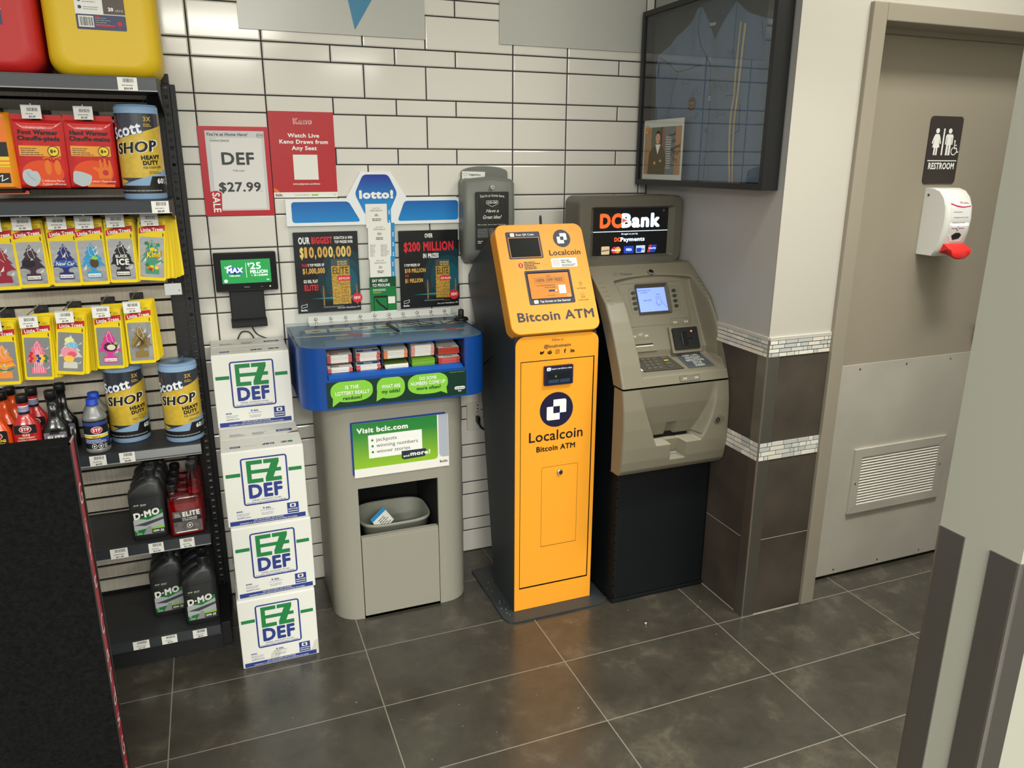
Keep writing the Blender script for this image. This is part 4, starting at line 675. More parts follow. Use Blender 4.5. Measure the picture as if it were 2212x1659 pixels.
b = MB(); c0 = fd2(.1725, .5325); b.lathe([(0, 0), (.0115, 0), (.0115, .003), (.0095, .006), (0, .0062)], (0, 0, 0), CHROME, 20); b.v = [tuple(c0 + Vector((p[0], -p[2], p[1]))) for p in b.v]; b.disc(0, 0, .0055, Fr(c0 + Vector((0, -.0064, 0)), (1, 0, 0), (0, 0, 1)), mat('lock_brass_dark', (96, 84, 60), 0.3, 0.8), 0, 16); part(door, b, 'cam_lock')
b = MB(); b.prism(rrect(.104, .862, .2115, .930, .003), fd2, BNAV, 0, .010); f3 = fd2.sub(0, 0, .010); b.rect(.112, .914, .127, .926, f3, WHITE, .0004, .003); b.text('H', .1195, .9165, .006, f3, BNAV, .0008); b.text('Insert one bill at a time', .168, .9175, .0052, f3, WHITE, .0005, w=.076, bold=.03)
b.rect(.112, .868, .205, .911, f3, mat('slot_bezel', (22, 34, 54), 0.2), .0004); b.rect(.118, .884, .199, .903, f3, HOLE, .0008); b.rect(.118, .870, .158, .882, f3, mat('slot_blue', (46, 66, 92), 0.25), .0009); b.rect(.162, .870, .199, .882, f3, MATS['slot_blue'], .0009); b.disc(.146, .893, .004, f3, mat('slot_green_led', (70, 110, 30), 0.4, emit=0.6), .001, 10); part(door, b, 'bill_slot')
# tilted face plate
fp = Fr((1.490, -0.52 - 0.015 * 0.47, 1.07 - 0.015 * 0.8825), (1, 0, 0), (0, 0.1610, 0.3022)); Wp, Hp = 0.328, 0.390
b = MB(); q = rrect(0, 0, Wp, Hp, .032, 6); q2 = rrect(.002, .002, Wp - .002, Hp - .002, .030, 6)
def bridge(b, A, B, m, smooth=True):
    k = len(A); b.add(list(A) + list(B), [(i, (i + 1) % k, k + (i + 1) % k, k + i) for i in range(k)], m, smooth)
E0 = [fp(u, v, -.052) for u, v in q]; E1 = [fp(u, v, -.003) for u, v in q]; E2 = [fp(u, v, 0) for u, v in q2]; bridge(b, E0, E1, BORD); bridge(b, E1, E2, BORD); b.add(E2, [tuple(range(len(E2)))], BORG); b.add(E0, [tuple(range(len(E0)))[::-1]], BORD)
s0 = .015
coin_logo(b, .243, .319 + s0, .0325, fp); b.text('Localcoin', .245, .258 + s0, .0195, fp, BLACK, .0006, w=.118, bold=.015)
b.rect(.187, .214 + s0, .284, .247 + s0, fp, WHITE, .0005, .004); b.rect(.192, .218 + s0, .219, .243 + s0, fp, mat('pale_grey_square', (214, 214, 214), 0.5), .0008); b.text('Need Help?', .224, .236 + s0, .0052, fp, BLACK, .0008, w=.032, bold=.03, al='L'); b.text('Need a Wallet?', .224, .229 + s0, .0052, fp, BLACK, .0008, w=.040, bold=.03, al='L'); b.lines(.224, .217 + s0, .28, .227 + s0, 2, fp, INK, .0008, 2)
b.frame(.057, .208 + s0, .150, .245 + s0, .0008, fp, mat('warn_outline', (252, 214, 120), 0.4), .0005, .006); b.disc(.073, .2265 + s0, .0088, fp, RED, .0006, 20); b.text('!', .073, .221 + s0, .0105, fp, WHITE, .0009, bold=.06); b.lines(.086, .212 + s0, .145, .241 + s0, 5, fp, INK, .0006, 8, .55)
b.text('Bitcoin ATM', .1695, .028 + s0, .0325, fp, mat('lettering_dark_slate', (48, 46, 66), 0.45), .0006, w=.282, bold=.03)
for (x, y, s_) in ((.282, .140, 'GPS TRACKER'), (.282, .098, 'POLICE ALARM')): b.text(s_, x, y + s0 - .008, .0042, fp, INK, .0006, w=.034 if s_[0] == 'G' else .037, bold=.01)
b.line([(.282 + .0055 * math.cos(a), .152 + s0 + .0055 * math.sin(a)) for a in [-.6 + i * .36 for i in range(13)]] + [(.282, .141 + s0), (.2865, .149 + s0)], .0009, fp, INK, .0006); b.ring(.282, .152 + s0, .0015, .0024, fp, INK, .0006, 10)
b.line([(.2755, .103 + s0), (.2885, .103 + s0), (.2885, .1005 + s0), (.2755, .1005 + s0), (.2755, .103 + s0)], .0009, fp, INK, .0006); b.line([(.2775, .103 + s0), (.278, .109 + s0), (.282, .112 + s0), (.286, .109 + s0), (.2865, .103 + s0)], .0009, fp, INK, .0006)
for a in (.6, 1.1, 1.57, 2.05, 2.55): b.line([(.282 + .011 * math.cos(a), .105 + s0 + .011 * math.sin(a)), (.282 + .014 * math.cos(a), .105 + s0 + .014 * math.sin(a))], .0009, fp, INK, .0006)
plate = part(t, b, 'face_plate')
b = MB(); b.prism(rrect(.037, .250 + s0, .162, .347 + s0, .004), fp, BNAV, 0, .0012); f3 = fp.sub(0, 0, .0012); b.rect(.053, .330 + s0, .068, .343 + s0, f3, WHITE, .0004, .003); b.text('::', .0605, .3335 + s0, .006, f3, BNAV, .0008, bold=.05); b.text('Scan QR Code', .074, .333 + s0, .0072, f3, WHITE, .0005, w=.066, bold=.02, al='L'); b.frame(.043, .254 + s0, .156, .3265 + s0, .0015, f3, BORG, .0004); b.rect(.0455, .2565 + s0, .1535, .324 + s0, f3, mat('scanner_glass', (10, 10, 12), 0.3, spec=0.12), .0006); part(plate, b, 'scanner_window')
b = MB(); b.prism(rrect(.081, .085 + s0, .250, .206 + s0, .005), fp, BNAV, 0, .0012); SO = mat('screen_orange', (206, 134, 62), 0.15, emit=0.22); SD = mat('screen_dark', (92, 52, 28), 0.3)
b.rect(.088, .1035 + s0, .243, .199 + s0, f3, HOLE, .0003); b.rect(.0905, .1055 + s0, .2405, .195 + s0, f3, SO, .0005); b.text('GET', .166, .181 + s0, .006, f3, SD, .0009); b.frame(.111, .160 + s0, .222, .1785 + s0, .0007, f3, SD, .0008); b.text('100% OFF FEES', .1665, .1645 + s0, .0105, f3, SD, .0009, w=.098, bold=.02)
b.text('ON YOUR NEXT TRANSACTION', .15, .149 + s0, .0042, f3, SD, .0009, w=.066, bold=.01); b.text('WHEN YOU VERIFY', .165, .141 + s0, .0042, f3, SD, .0009, w=.042, bold=.01); b.rect(.196, .120 + s0, .222, .150 + s0, f3, mat('screen_pale', (206, 214, 226), 0.3, emit=0.3), .0008); b.rect(.157, .128 + s0, .190, .135 + s0, f3, BNAV, .0008, .003); b.rect(.181, .129 + s0, .189, .134 + s0, f3, WHITE, .001, .002); b.text('Tap to Start', .165, .113 + s0, .004, f3, SD, .0009); b.ring(.229, .112 + s0, .004, .0055, f3, MATS['screen_pale'], .0009, 14)
b.rect(.097, .0885 + s0, .113, .101 + s0, f3, WHITE, .0004, .003); b.text('T', .105, .0915 + s0, .006, f3, BNAV, .0008); b.text('Tap Screen to Get Started', .119, .0915 + s0, .0072, f3, WHITE, .0006, w=.112, bold=.02, al='L'); part(plate, b, 'touch_screen')
for nm, pts, rr in (('antenna', [(1.692, -0.285, 1.360), (1.690, -0.280, 1.425)], .0045), ('antenna', [(1.530, -0.20, 1.315), (1.524, -0.185, 1.40)], .0022)): b = MB(); b.tube([pts[0], Vector(pts[0]).lerp(Vector(pts[1]), .9), pts[1]], [rr, rr, rr * .6], PBLACK, 8); part(t, b, nm)

# ================================================================ BANK MACHINE
AG = mat('machine_grey_brown', (124, 118, 102), 0.40, bump=0.03, bscale=350); AGD = mat('machine_panel_grey', (112, 106, 92), 0.42, bump=0.03, bscale=350); ABL = mat('cabinet_blue_black', (14, 18, 22), 0.45, bump=0.02, bscale=200)
t = thing('bank_machine', 'grey brown bank ATM on a blue black cabinet in the wall corner', 'cash machine', (2.075, -0.3, 0))
PU = [(1.246, -.345), (1.195, -.42), (1.136, -.50), (1.075, -.54), (1.013, -.575), (.94, -.612), (.866, -.643)]; PLW = [(.860, -.645), (.79, -.658), (.72, -.662), (.65, -.661), (.60, -.657), (.565, -.650), (.548, -.636)]
def pr(P, z):
    if z >= P[0][0]: return P[0][1]
    for (za, ya), (zb, yb) in zip(P[:-1], P[1:]):
        if zb <= z <= za: return ya + (yb - ya) * (za - z) / (za - zb)
    return P[-1][1]
b = MB(); body_side(b, [(-.02, .002), (-.575, .002), (-.575, .838), (-.46, .845), (-.39, .98), (-.33, 1.15), (-.28, 1.235), (-.02, 1.235)], 1.878, 2.276, ABL)
for x in (1.8755, 2.2745): body_side(b, [(-.02, .002), (-.575, .002), (-.575, .84), (-.50, 1.0), (-.42, 1.11), (-.33, 1.19), (-.28, 1.235), (-.02, 1.235)], x, x + .004, ABL)
part(t, b, 'cabinet', fix=True)
b = MB(); b.box((1.884, -.5805, .018), (2.268, -.575, .556), ABL, .0015); b.box((1.876, -.584, .004), (2.278, -.575, .016), ABL, .001)
for i in range(14): b.cyl((1.880, -.579, .04 + i * .036), (1.880, -.579, .072 + i * .036), .004, ABL, 8)
part(t, b, 'cabinet_door')
def field(b, fn, xs, zs, m):
    V = [fn(x, z) for z in zs for x in xs]; n = len(xs); F = []
    for j in range(len(zs) - 1):
        for i in range(n - 1): F.append((j * n + i, (j + 1) * n + i, (j + 1) * n + i + 1, j * n + i + 1))
    b.add(V, F, m, True)
XA, XB = 1.846, 2.280
def edge(x):
    d = min(x - XA, XB - x); return .006 * max(0, 1 - d / .006) ** 2
def sm(a, c, q): q = min(1, max(0, (q - a) / (c - a))); return q * q * (3 - 2 * q)
def upper(x, z):
    y = pr(PU, z) + edge(x); k = (1.20 - z) / .3
    top = 1.197 + .012 * (1 - ((x - 2.085) / .16) ** 2)
    xl = 1.922 + .012 * k; xr = 2.247 + .022 * max(0, k)
    if z > top + .004 or z < .8935 or x < xl - .004 or x > xr + .030: return Vector((x, y, z))
    if z > .955: q = -.39 - (1.20 - z) * .478
    elif z > .930: q = -.507 + (z - .930) * .0 + (0.0 if z < .945 else 0)
    else: q = -.505 - (.930 - z) * 2.545
    q = max(q, y) if True else q
    w = sm(xl - .004, xl + .003, x) * (1 - sm(xr - .004, xr + .030 * min(1, .25 + k), x)) * (1 - sm(top - .006, top + .004, z))
    if z < .930: w = sm(xl - .004, xl + .003, x) * (1 - sm(xr - .004, xr + .02, x))
    if z < .8955: w *= 0.0
    return Vector((x, y + (q - y) * w, z))
xs = [XA, XA + .002, XA + .006] + [XA + .009 + i * (XB - XA - .018) / 150 for i in range(151)] + [XB - .006, XB - .002, XB]
zs = [1.246 - i * .0035 for i in range(90)]; zs = [z for z in zs if z > .956] + [.9555, .9525, .945, .938, .931, .926, .920, .914, .908, .902, .897, .8957, .8953, .893, .886, .878, .870, .866]
b = MB(); field(b, upper, xs, zs, AG)
for x in (XA, XB): b.add([Vector((x, pr(PU, z) + .006, z)) for z in [p[0] for p in PU]] + [Vector((x, pr(PU, z) + .066, z)) for z in [p[0] for p in PU][::-1]], [tuple(range(14))], AG)
b.add([(XA, -.345 + .006, 1.246), (XB, -.345 + .006, 1.246), (XB, -.27, 1.2465), (XA, -.27, 1.2465)], [(0, 1, 2, 3)], AG); b.add([(XA, -.637, .866), (XB, -.637, .866), (XB, -.57, .866), (XA, -.57, .866)], [(3, 2, 1, 0)], AG)
for x in (1.8885, 2.247): b.line([(x, z) for z in (1.243, 1.2)], .001, Fr((0, -.3475, 0), (1, 0, 0), (0, 0, 1)), HOLE) if False else None
fu = part(t, b, 'upper_fascia')
def lower(x, z):
    y = pr(PLW, z) + edge(x); xl = 1.907 + (.865 - z) * .36; xr = 2.219 - .060 * (max(0, (.865 - z)) / .21) ** 1.8; d = 0
    if z > .668:
        d = .058 * ((.862 - z) / .19) ** 1.1 if z < .862 else 0; w = sm(xl - .006, xl + .006, x) * (1 - sm(xr - .008, xr + .012, x)); d *= w
        if 2.046 < x < 2.084 and z < .715: d = max(0, d - .022 * sm(.715, .708, z) if z < .715 else d) if False else max(0.0, d + .016)
    elif z > .652: d = .085 if xl - .003 < x < xr + .006 else 0
    else:
        if 2.043 < x < 2.102 and z > .592: d = .050
    return Vector((x, y + d, z))
zs2 = [.860 - i * .004 for i in range(47)] + [.672, .6685, .6678, .664, .658, .6525, .6515, .648] + [.644 - i * .004 for i in range(13)] + [.5925, .5915, .586, .578, .570, .565, .558, .552, .548]
b = MB(); field(b, lower, xs, zs2, AG)
for x in (XA, XB): b.add([Vector((x, pr(PLW, z) + .006, z)) for z in [p[0] for p in PLW]] + [Vector((x, -.585, z)) for z in (.548, .860)], [tuple(range(9))], AG)
b.add([(XA, -.64, .860), (XB, -.64, .860), (XB, -.57, .860), (XA, -.57, .860)], [(0, 1, 2, 3)], HOLE); b.add([(XA, -.632, .548), (XB, -.632, .548), (XB, -.575, .545), (XA, -.575, .545)], [(3, 2, 1, 0)], AG); fl_ = part(t, b, 'lower_fascia')
b = MB(); b.box((1.985, -.590, .640), (2.150, -.572, .672), HOLE); b.rect(2.050, .594, 2.096, .603, WALLF(0, 0, -.617), LGREY, 0); part(fl_, b, 'cash_slot')
b = MB(); c0 = Vector((2.228, pr(PLW, .72) - .0005, .72)); b.disc(c0.x + .006, c0.z, .024, WALLF(0, 0, c0.y), AGD, .0003, 24, .016); b.cyl(c0, c0 + Vector((0, -.004, 0)), .010, CHROME, 18); b.disc(c0.x, c0.z, .004, WALLF(0, 0, c0.y - .0042), INK, 0, 10); part(fl_, b, 'dispenser_lock')
# screen panel details
pp = Fr((0, -.50, .97), (1, 0, 0), (0, .11, .23)); S = lambda u, v, n=0: (u, v)
b = MB(); b.frame(1.945, .075, 2.222, .237, .0010, pp, AGD, .0012, .008)
for x0, x1 in ((1.986, 2.016), (2.155, 2.187)): b.frame(x0 - .002, .125, x1 + .002, .217, .0008, pp, AGD, .0012, .003)
for i in range(4):
    for x in (2.0015, 2.1725): b.prism(disc(x, .2005 - i * .0195, .0085, 18, .0062), pp, mat('soft_key_green', (44, 52, 50), 0.35), .0008, .003)
    b.line([(2.143, .196 - i * .0185), (2.160, .2015 - i * .0195)], .0006, pp, INK, .001); 
part(fu, b, 'soft_keys')
b = MB(); q = rrect(2.012, .118, 2.148, .231); q2 = rrect(2.018, .127, 2.134, .216); bridge(b, [pp(u, v, .0065) for u, v in q], [pp(u, v, .0025) for u, v in q2], mat('screen_surround', (62, 58, 52), 0.4), False); SBL = mat('lcd_blue', (128, 152, 236), 0.2, emit=0.75); SBD = mat('lcd_ink', (52, 66, 150), 0.3, emit=0.1)
b.rect(2.018, .127, 2.134, .216, pp, SBL, 0.0026); b.text('Please insert card', 2.022, .205, .005, pp, SBD, 0.0032, w=.052, al='L'); b.text('as shown.', 2.031, .197, .005, pp, SBD, 0.0032, w=.030, al='L'); b.text('WELCOME', 2.037, .167, .005, pp, SBD, 0.0032, w=.034, al='L')
b.line([(2.092, .182), (2.110, .182), (2.110, .152), (2.092, .152), (2.092, .182)], .0008, pp, SBD, 0.0032); b.line([(2.094, .190), (2.108, .190)], .0014, pp, SBD, 0.0032); b.line([(2.088, .160), (2.094, .150), (2.100, .144), (2.104, .152)], .0009, pp, SBD, 0.0032); b.line([(2.113, .165), (2.122, .148), (2.132, .138)], .0009, pp, SBD, 0.0032); b.disc(2.101, .174, .0018, pp, SBD, 0.0032, 8); part(fu, b, 'lcd_screen')
b = MB(); b.prism([(1.944, -.018), (2.058, -.018), (2.058, .066), (1.944, .066)], pp, AG, 0, .004); b.add([pp(1.948, -.001, .0045), pp(2.043, -.001, .0045), pp(2.043, .010, .0045), pp(1.948, .010, .0045)], [(0, 1, 2, 3)], HOLE); b.add([pp(1.948, -.001, .006), pp(2.043, -.001, .006), pp(2.043, .005, .0055), pp(1.948, .005, .0055)], [(0, 1, 2, 3)], mat('receipt_lip', (190, 184, 166), 0.4))
for x in (1.967, 1.972, 1.977, 2.017, 2.022, 2.027): b.rect(x, .036, x + .0022, .043, pp, CREAM, .0045)
b.frame(1.957, .028, 2.043, .060, .0008, pp, AGD, .0045, .004); b.flat([(1.985, .042), (1.998, .050), (2.010, .050), (2.006, .040)], pp, LGREY, .0046); part(fu, b, 'receipt_slot')
b = MB(); b.prism(rrect(2.116, -.036, 2.240, .064, .004), pp, AG, 0, .010); f4 = pp.sub(0, 0, .010); b.prism(rrect(2.126, -.025, 2.232, .056, .004), f4, PBLACK, 0, .006); f5 = f4.sub(0, 0, .006); b.rect(2.156, -.012, 2.184, .040, f5, HOLE, .0004); b.rect(2.150, .010, 2.206, .016, f5, HOLE, .0006); b.rect(2.160, -.010, 2.163, .038, f5, INK, .0007); b.disc(2.204, .040, .0042, f5, mat('card_led_red', (255, 90, 80), 0.3, emit=2.5), .001, 10, .003)
b.frame(2.135, .068, 2.220, .096, .0008, pp, AGD, .0014, .004)
for x in (2.147, 2.153, 2.159, 2.193, 2.199, 2.205): b.rect(x, .076, x + .0025, .084, pp, CREAM, .0016)
b.frame(2.170, .074, 2.183, .095, .0012, pp, LGREY, .0016); part(fu, b, 'card_reader')
kp = Fr((0, -.64, .8785), (1, 0, 0), (0, .14, .055))
b = MB(); KPD = mat('keypad_plate', (86, 82, 74), 0.35, 0.3); b.prism([(1.964, .062), (2.125, .058), (2.101, .140), (1.962, .143)], kp, KPD, .0008, .003); f6 = kp.sub(0, 0, .003); KEY = mat('metal_key', (128, 122, 110), 0.3, 0.6)
for i in range(4):
    for j in range(3): b.prism(rrect(1.982 + j * .0225, .069 + i * .0175, 1.999 + j * .0225, .081 + i * .0175, .002), f6, KEY, 0, .0025)
    b.prism(rrect(2.066, .069 + i * .0175, 2.090, .081 + i * .0175, .002), f6, KEY, 0, .0025); f7 = f6.sub(0, 0, .0026); b.rect(2.069, .073 + i * .0175, 2.086, .077 + i * .0175, f7, (KPD, GRN, YEL, RED)[i], .0003)
part(fu, b, 'keypad')
b = MB(); b.flat([(2.146, .058), (2.256, .058), (2.243, .142), (2.137, .142)], kp, mat('label_slate', (74, 80, 84), 0.35), .0010); b.line([(2.147, .060), (2.254, .060), (2.242, .140), (2.139, .140), (2.147, .060)], .0008, kp, LGREY, .0014)
for i, (s_, ww) in enumerate((('INSERT CARD', .066), ('AND FOLLOW', .064), ('INSTRUCTIONS', .074), ('ON THE', .036), ('SCREEN', .040))): b.text(s_, 2.192 + i * .0015, .126 - i * .0155, .0115, kp, PAPER, .0016, w=ww)
part(fu, b, 'instruction_label'); b = MB(); b.flat([(1.940, .072), (1.964, .068), (1.958, .098), (1.938, .100)], kp, PAPER, .0012); b.flat([(1.945, .078), (1.955, .077), (1.953, .088), (1.944, .089)], kp, GOLD, .0016); part(fu, b, 'paper_sticker')
b = MB(); ff = Fr((0, pr(PU, .873) - .0006, .873), (1, 0, 0), (0, -.031 * -1, .074)); ff.o.y -= .001
b.rect(2.075, -.001, 2.160, .022, ff, AGD, .0015, .002); b.frame(2.075, -.001, 2.160, .022, .001, ff, LGREY, .0018, .002)
for x in (2.087, 2.093, 2.099, 2.134, 2.140, 2.146): b.rect(x, .004, x + .0022, .011, ff, CREAM, .002)
b.frame(2.107, .007, 2.127, .019, .0008, ff, LGREY, .002); part(fu, b, 'cash_icon')
b = MB(); ft2 = Fr((0, -.42, 1.195), (1, 0, 0), (0, .075, .051)); b.cyl(ft2(2.087, .040, 0), ft2(2.087, .040, .004), .013, AGD, 20); b.cyl(ft2(2.087, .040, .004), ft2(2.087, .040, .008), .009, CHROME, 18); b.text('Triton', 1.985, .034, .012, ft2, AGD, .0012, w=.050, bold=.05); b.frame(1.936, .034, 1.949, .048, .0018, ft2, AGD, .0012, .005)
for i in range(6):
    for j in range(4):
        for x in (1.858, 2.256): z = 1.195 - i * .0125; b.disc(x + j * .0055 + (.004 if x > 2 else 0) - (.006 if x < 2 else .004) * 0, 0, .0012, Fr((0, pr(PU, z) - .0008, z), (1, 0, 0), (0, .6, 1)), HOLE, 0, 6)
part(fu, b, 'fascia_lock')
# lit sign topper
TOPG = mat('topper_shaded_grey', (98, 94, 84), 0.42, bump=0.03, bscale=350)  # machine grey made darker: shading of the upright face put into the colour
b = MB(); R0 = rrect(1.838, 1.240, 2.272, 1.488, .030, 6); R1 = rrect(1.842, 1.244, 2.268, 1.484, .030, 6); R2 = rrect(1.886, 1.262, 2.240, 1.450, .010, 6); R3 = rrect(1.905, 1.272, 2.221, 1.443, .002, 6); fy = lambda Q, y: [Vector((u, y, v)) for u, v in Q]
bridge(b, fy(R0, -.17), fy(R0, -.286), TOPG); bridge(b, fy(R0, -.286), fy(R1, -.292), TOPG); bridge(b, fy(R1, -.292), fy(R2, -.290), TOPG, False); bridge(b, fy(R2, -.290), fy(R3, -.272), TOPG, False); b.add(fy(R0, -.17), [tuple(range(len(R0)))], TOPG); b.box((1.93, -.26, 1.23), (2.18, -.19, 1.245), TOPG); tp = part(t, b, 'sign_housing')
b = MB(); SBK = mat('backlit_black', (20, 20, 22), 0.25, emit=0.06); LW = mat('backlit_white', (212, 230, 250), 0.3, emit=0.85); LO = mat('backlit_orange', (238, 96, 44), 0.3, emit=0.75); fs = WALLF(1.903, 1.270, -.2725); b.rect(0, 0, .320, .175, fs, SBK)
b.text('DC', .028, .102, .053, fs, LO, .0006, w=.092, bold=.07, al='L'); b.text('Bank', .118, .102, .053, fs, LW, .0005, w=.165, bold=.07, al='L'); b.flat([(.120, .120), (.120, .138), (.143, .129)], fs, LO, .0012); b.ring(.297, .163, .003, .004, fs, LGREY, .0006, 12); b.rect(.002, .088, .318, .0905, fs, LW, .0005)
b.text('Brought to you by:', .155, .077, .006, fs, LW, .0006, w=.070, bold=.02); b.text('DC', .091, .052, .0155, fs, LO, .0006, w=.026, bold=.06, al='L'); b.text('Payments', .117, .052, .0155, fs, LW, .0006, w=.103, bold=.05, al='L')
b.rect(.038, .006, .072, .036, fs, mat('logo_tan', (210, 186, 150), 0.3, emit=0.4), .0005, .003); b.text('Interac', .055, .018, .007, fs, INK, .0009, w=.030, bold=.04, rot=.12)
b.disc(.093, .021, .0125, fs, mat('logo_red', (206, 52, 66), 0.3, emit=0.5), .0005, 18); b.disc(.107, .021, .0125, fs, mat('logo_amber', (226, 148, 52), 0.3, emit=0.5), .0006, 18); b.text('MasterCard', .1, .0185, .006, fs, LW, .001, w=.038, bold=.03)
LB = mat('logo_blue', (34, 62, 176), 0.3, emit=0.6); b.rect(.133, .008, .175, .034, fs, LB, .0005); b.text('VISA', .154, .0165, .009, fs, LW, .0009, w=.025, bold=.05, shear=.15); b.rect(.185, .008, .224, .035, fs, mat('logo_pale_blue', (186, 208, 232), 0.3, emit=0.6), .0005, .002); b.rect(.187, .010, .208, .026, fs, LB, .0008); b.text('AMEX', .206, .017, .007, fs, LB, .001, w=.03, bold=.03)
b.flat([(.234, .008), (.268, .008), (.275, .036), (.241, .036)], fs, LB, .0005); b.flat([(.234, .008), (.245, .008), (.252, .036), (.241, .036)], fs, MATS['logo_red'], .0008); b.text('UnionPay', .256, .0205, .0062, fs, LW, .001, w=.032, bold=.03); part(tp, b, 'lit_sign')
# ================================================================ FRAMED JERSEY
JB = mat('jersey_blue', (104, 124, 150), 0.8, bump=0.15, bscale=500); JT = mat('jersey_tan', (204, 184, 148), 0.75); JD = mat('jersey_seam', (58, 66, 82), 0.85); FBK = mat('frame_black', (30, 30, 32), 0.36); BACK = mat('frame_backing', (58, 58, 56), 0.85)
t = thing('jersey_frame', 'deep black shadow box frame holding a blue button shirt on the side wall', 'picture frame', (2.25, -0.41, 1.522))
fj = SIDEF(2.218, 0.0, 0.0)
b = MB(); O = rrect(.020, 1.522, .801, 2.156); I = rrect(.038, 1.541, .783, 2.138); b.add([fj(u, v, n) for n in (-.062, .0) for u, v in O] + [fj(u, v, n) for n in (.0, -.046) for u, v in I], [(i + 4 * j, (i + 1) % 4 + 4 * j, (i + 1) % 4 + 4 * j + 4, i + 4 * j + 4) for j in range(3) for i in range(4)], FBK)
b.rect(.020, 1.522, .801, 2.156, fj, FBK, -.062); b.rect(.036, 1.539, .785, 2.140, fj, BACK, -.046); part(t, b, 'frame')
b = MB(); fb = fj.sub(0, 0, -.0455)
jf = CyX(fb, lambda u, v: .010 + .006 * math.sin(u * 21 + v * 3) * math.sin(v * 6) + .004 * math.sin(u * 47 + 2 * v), 0.022)
OUTJ = [(.385, 2.128), (.338, 2.118), (.313, 2.093), (.249, 2.06), (.174, 2.025), (.093, 2.000), (.076, 1.957), (.082, 1.860), (.087, 1.771), (.093, 1.65), (.097, 1.545), (.754, 1.545), (.757, 1.627), (.748, 1.80), (.746, 1.90), (.760, 2.0), (.762, 2.018), (.70, 2.036), (.633, 2.058), (.548, 2.105), (.535, 2.122)]
b.prism(OUTJ, fb, JB, 0, .008, caps=False); b.flat(OUTJ, jf, JB, 0); b.flat([(.362, 2.128), (.445, 2.005), (.548, 2.112), (.50, 2.134), (.42, 2.136)], jf, mat('jersey_lining', (62, 72, 88), 0.85), .002); part(t, b, 'shirt')
b = MB()
for q in ([(.586, 2.039), (.583, 1.963), (.582, 1.876), (.583, 1.82), (.572, 1.762), (.570, 1.705), (.574, 1.628), (.584, 1.546)], [(.612, 2.03), (.608, 1.96), (.607, 1.888), (.605, 1.823), (.597, 1.757), (.596, 1.685), (.597, 1.628), (.603, 1.546)]): b.line(q, .0105, jf, JT, .0015)
for q in ([(.366, 2.126), (.353, 2.087), (.348, 2.046), (.368, 1.997), (.419, 1.928), (.43, 1.80), (.432, 1.55)], [(.549, 2.096), (.552, 2.003), (.56, 1.922)], [(.099, 1.989), (.241, 1.924), (.376, 1.934)], [(.242, 1.916), (.204, 1.832), (.173, 1.767)], [(.535, 1.821), (.587, 1.821)], [(.621, 1.79), (.624, 1.707), (.566, 1.686)], [(.68, 2.03), (.69, 1.98)]): b.line(q, .0028, jf, JD, .001)
for v in (1.716, 1.613, 1.83): b.ring(.426, v, .006, .0085, jf, JD, .0022, 14); b.disc(.426, v, .006, jf, JB, .002, 12)
b.flat([(.405, 2.070), (.460, 2.064), (.459, 2.043), (.408, 2.047)][::-1], jf, mat('shirt_tag', (66, 72, 82), 0.7), .0035); b.text('bruzer', .433, 2.052, .0125, jf, PAPER, .0045, w=.042, bold=.02, rot=-.05)
b.disc(.339, 1.808, .0225, jf, mat('patch_brown', (150, 104, 70), 0.7), .003, 18, .026); b.ring(.339, 1.808, .019, .0225, jf, JD, .0036, 18); b.text('GAS', .339, 1.798, .009, jf, JD, .004, bold=.05); b.flat([(.325, 1.815), (.353, 1.815), (.349, 1.824), (.329, 1.824)], jf, JD, .0036)
R = random.Random(3)
for cx, cy in ((.289, 1.883), (.358, 1.845), (.463, 1.856), (.525, 1.848), (.513, 1.761), (.356, 1.765), (.55, 1.96)):
    q = [(cx + (i - 5) * .0048 + R.uniform(-.004, .004), cy + R.uniform(-.013, .013)) for i in range(11)]; b.line(q, .0012, jf, JD, .002)
b.ring(.431, 1.821, .005, .007, jf, PAPER, .004, 12); part(t, b, 'shirt_trim')
b = MB(); b.rect(.037, 1.540, .784, 2.139, fj, glass('frame_glass', (238, 242, 242), 0.0, 0.11), -.006); part(t, b, 'glass')
b = MB(); fp2 = SIDEF(2.2250, 0, 0); b.prism(rrect(.060, 1.543, .336, 1.762), fp2, PAPER, -.001, 0); x0, x1, z0, z1 = .068, .325, 1.562, 1.735
b.rect(x0, z0, x1, z1, fp2, mat('photo_wood', (196, 142, 84), 0.4), .0003); b.rect(.118, z0, .195, z1, fp2, mat('photo_green', (86, 98, 66), 0.4), .0005); b.rect(.185, z0, .225, z1, fp2, mat('photo_rust', (158, 82, 60), 0.4), .0005); b.rect(.215, z0, .285, z1, fp2, mat('photo_grey', (110, 116, 118), 0.4), .0006)
for i in range(14): b.rect(.222, 1.585 + i * .0085, .258, 1.588 + i * .0085, fp2, PAPER, .0009)
SK = mat('photo_skin', (214, 164, 132), 0.45); SU = mat('photo_jacket', (96, 84, 56), 0.5)
b.flat([(.098, z0), (.106, 1.640), (.130, 1.660), (.158, 1.672), (.185, 1.672), (.205, 1.660), (.224, 1.636), (.228, 1.60), (.220, z0)][::-1], fp2, SU, .0011); b.flat([(.150, 1.672), (.168, 1.635), (.186, 1.672)], fp2, PAPER, .0013); b.disc(.166, 1.696, .0155, fp2, SK, .0015, 20, .0225); b.flat([(.151, 1.702), (.152, 1.714), (.160, 1.722), (.172, 1.722), (.181, 1.713), (.182, 1.702), (.176, 1.711), (.157, 1.712)][::-1], fp2, mat('photo_hair', (54, 42, 34), 0.6), .0017)
for u in (.160, .172): b.disc(u, 1.698, .0014, fp2, INK, .0018, 8)
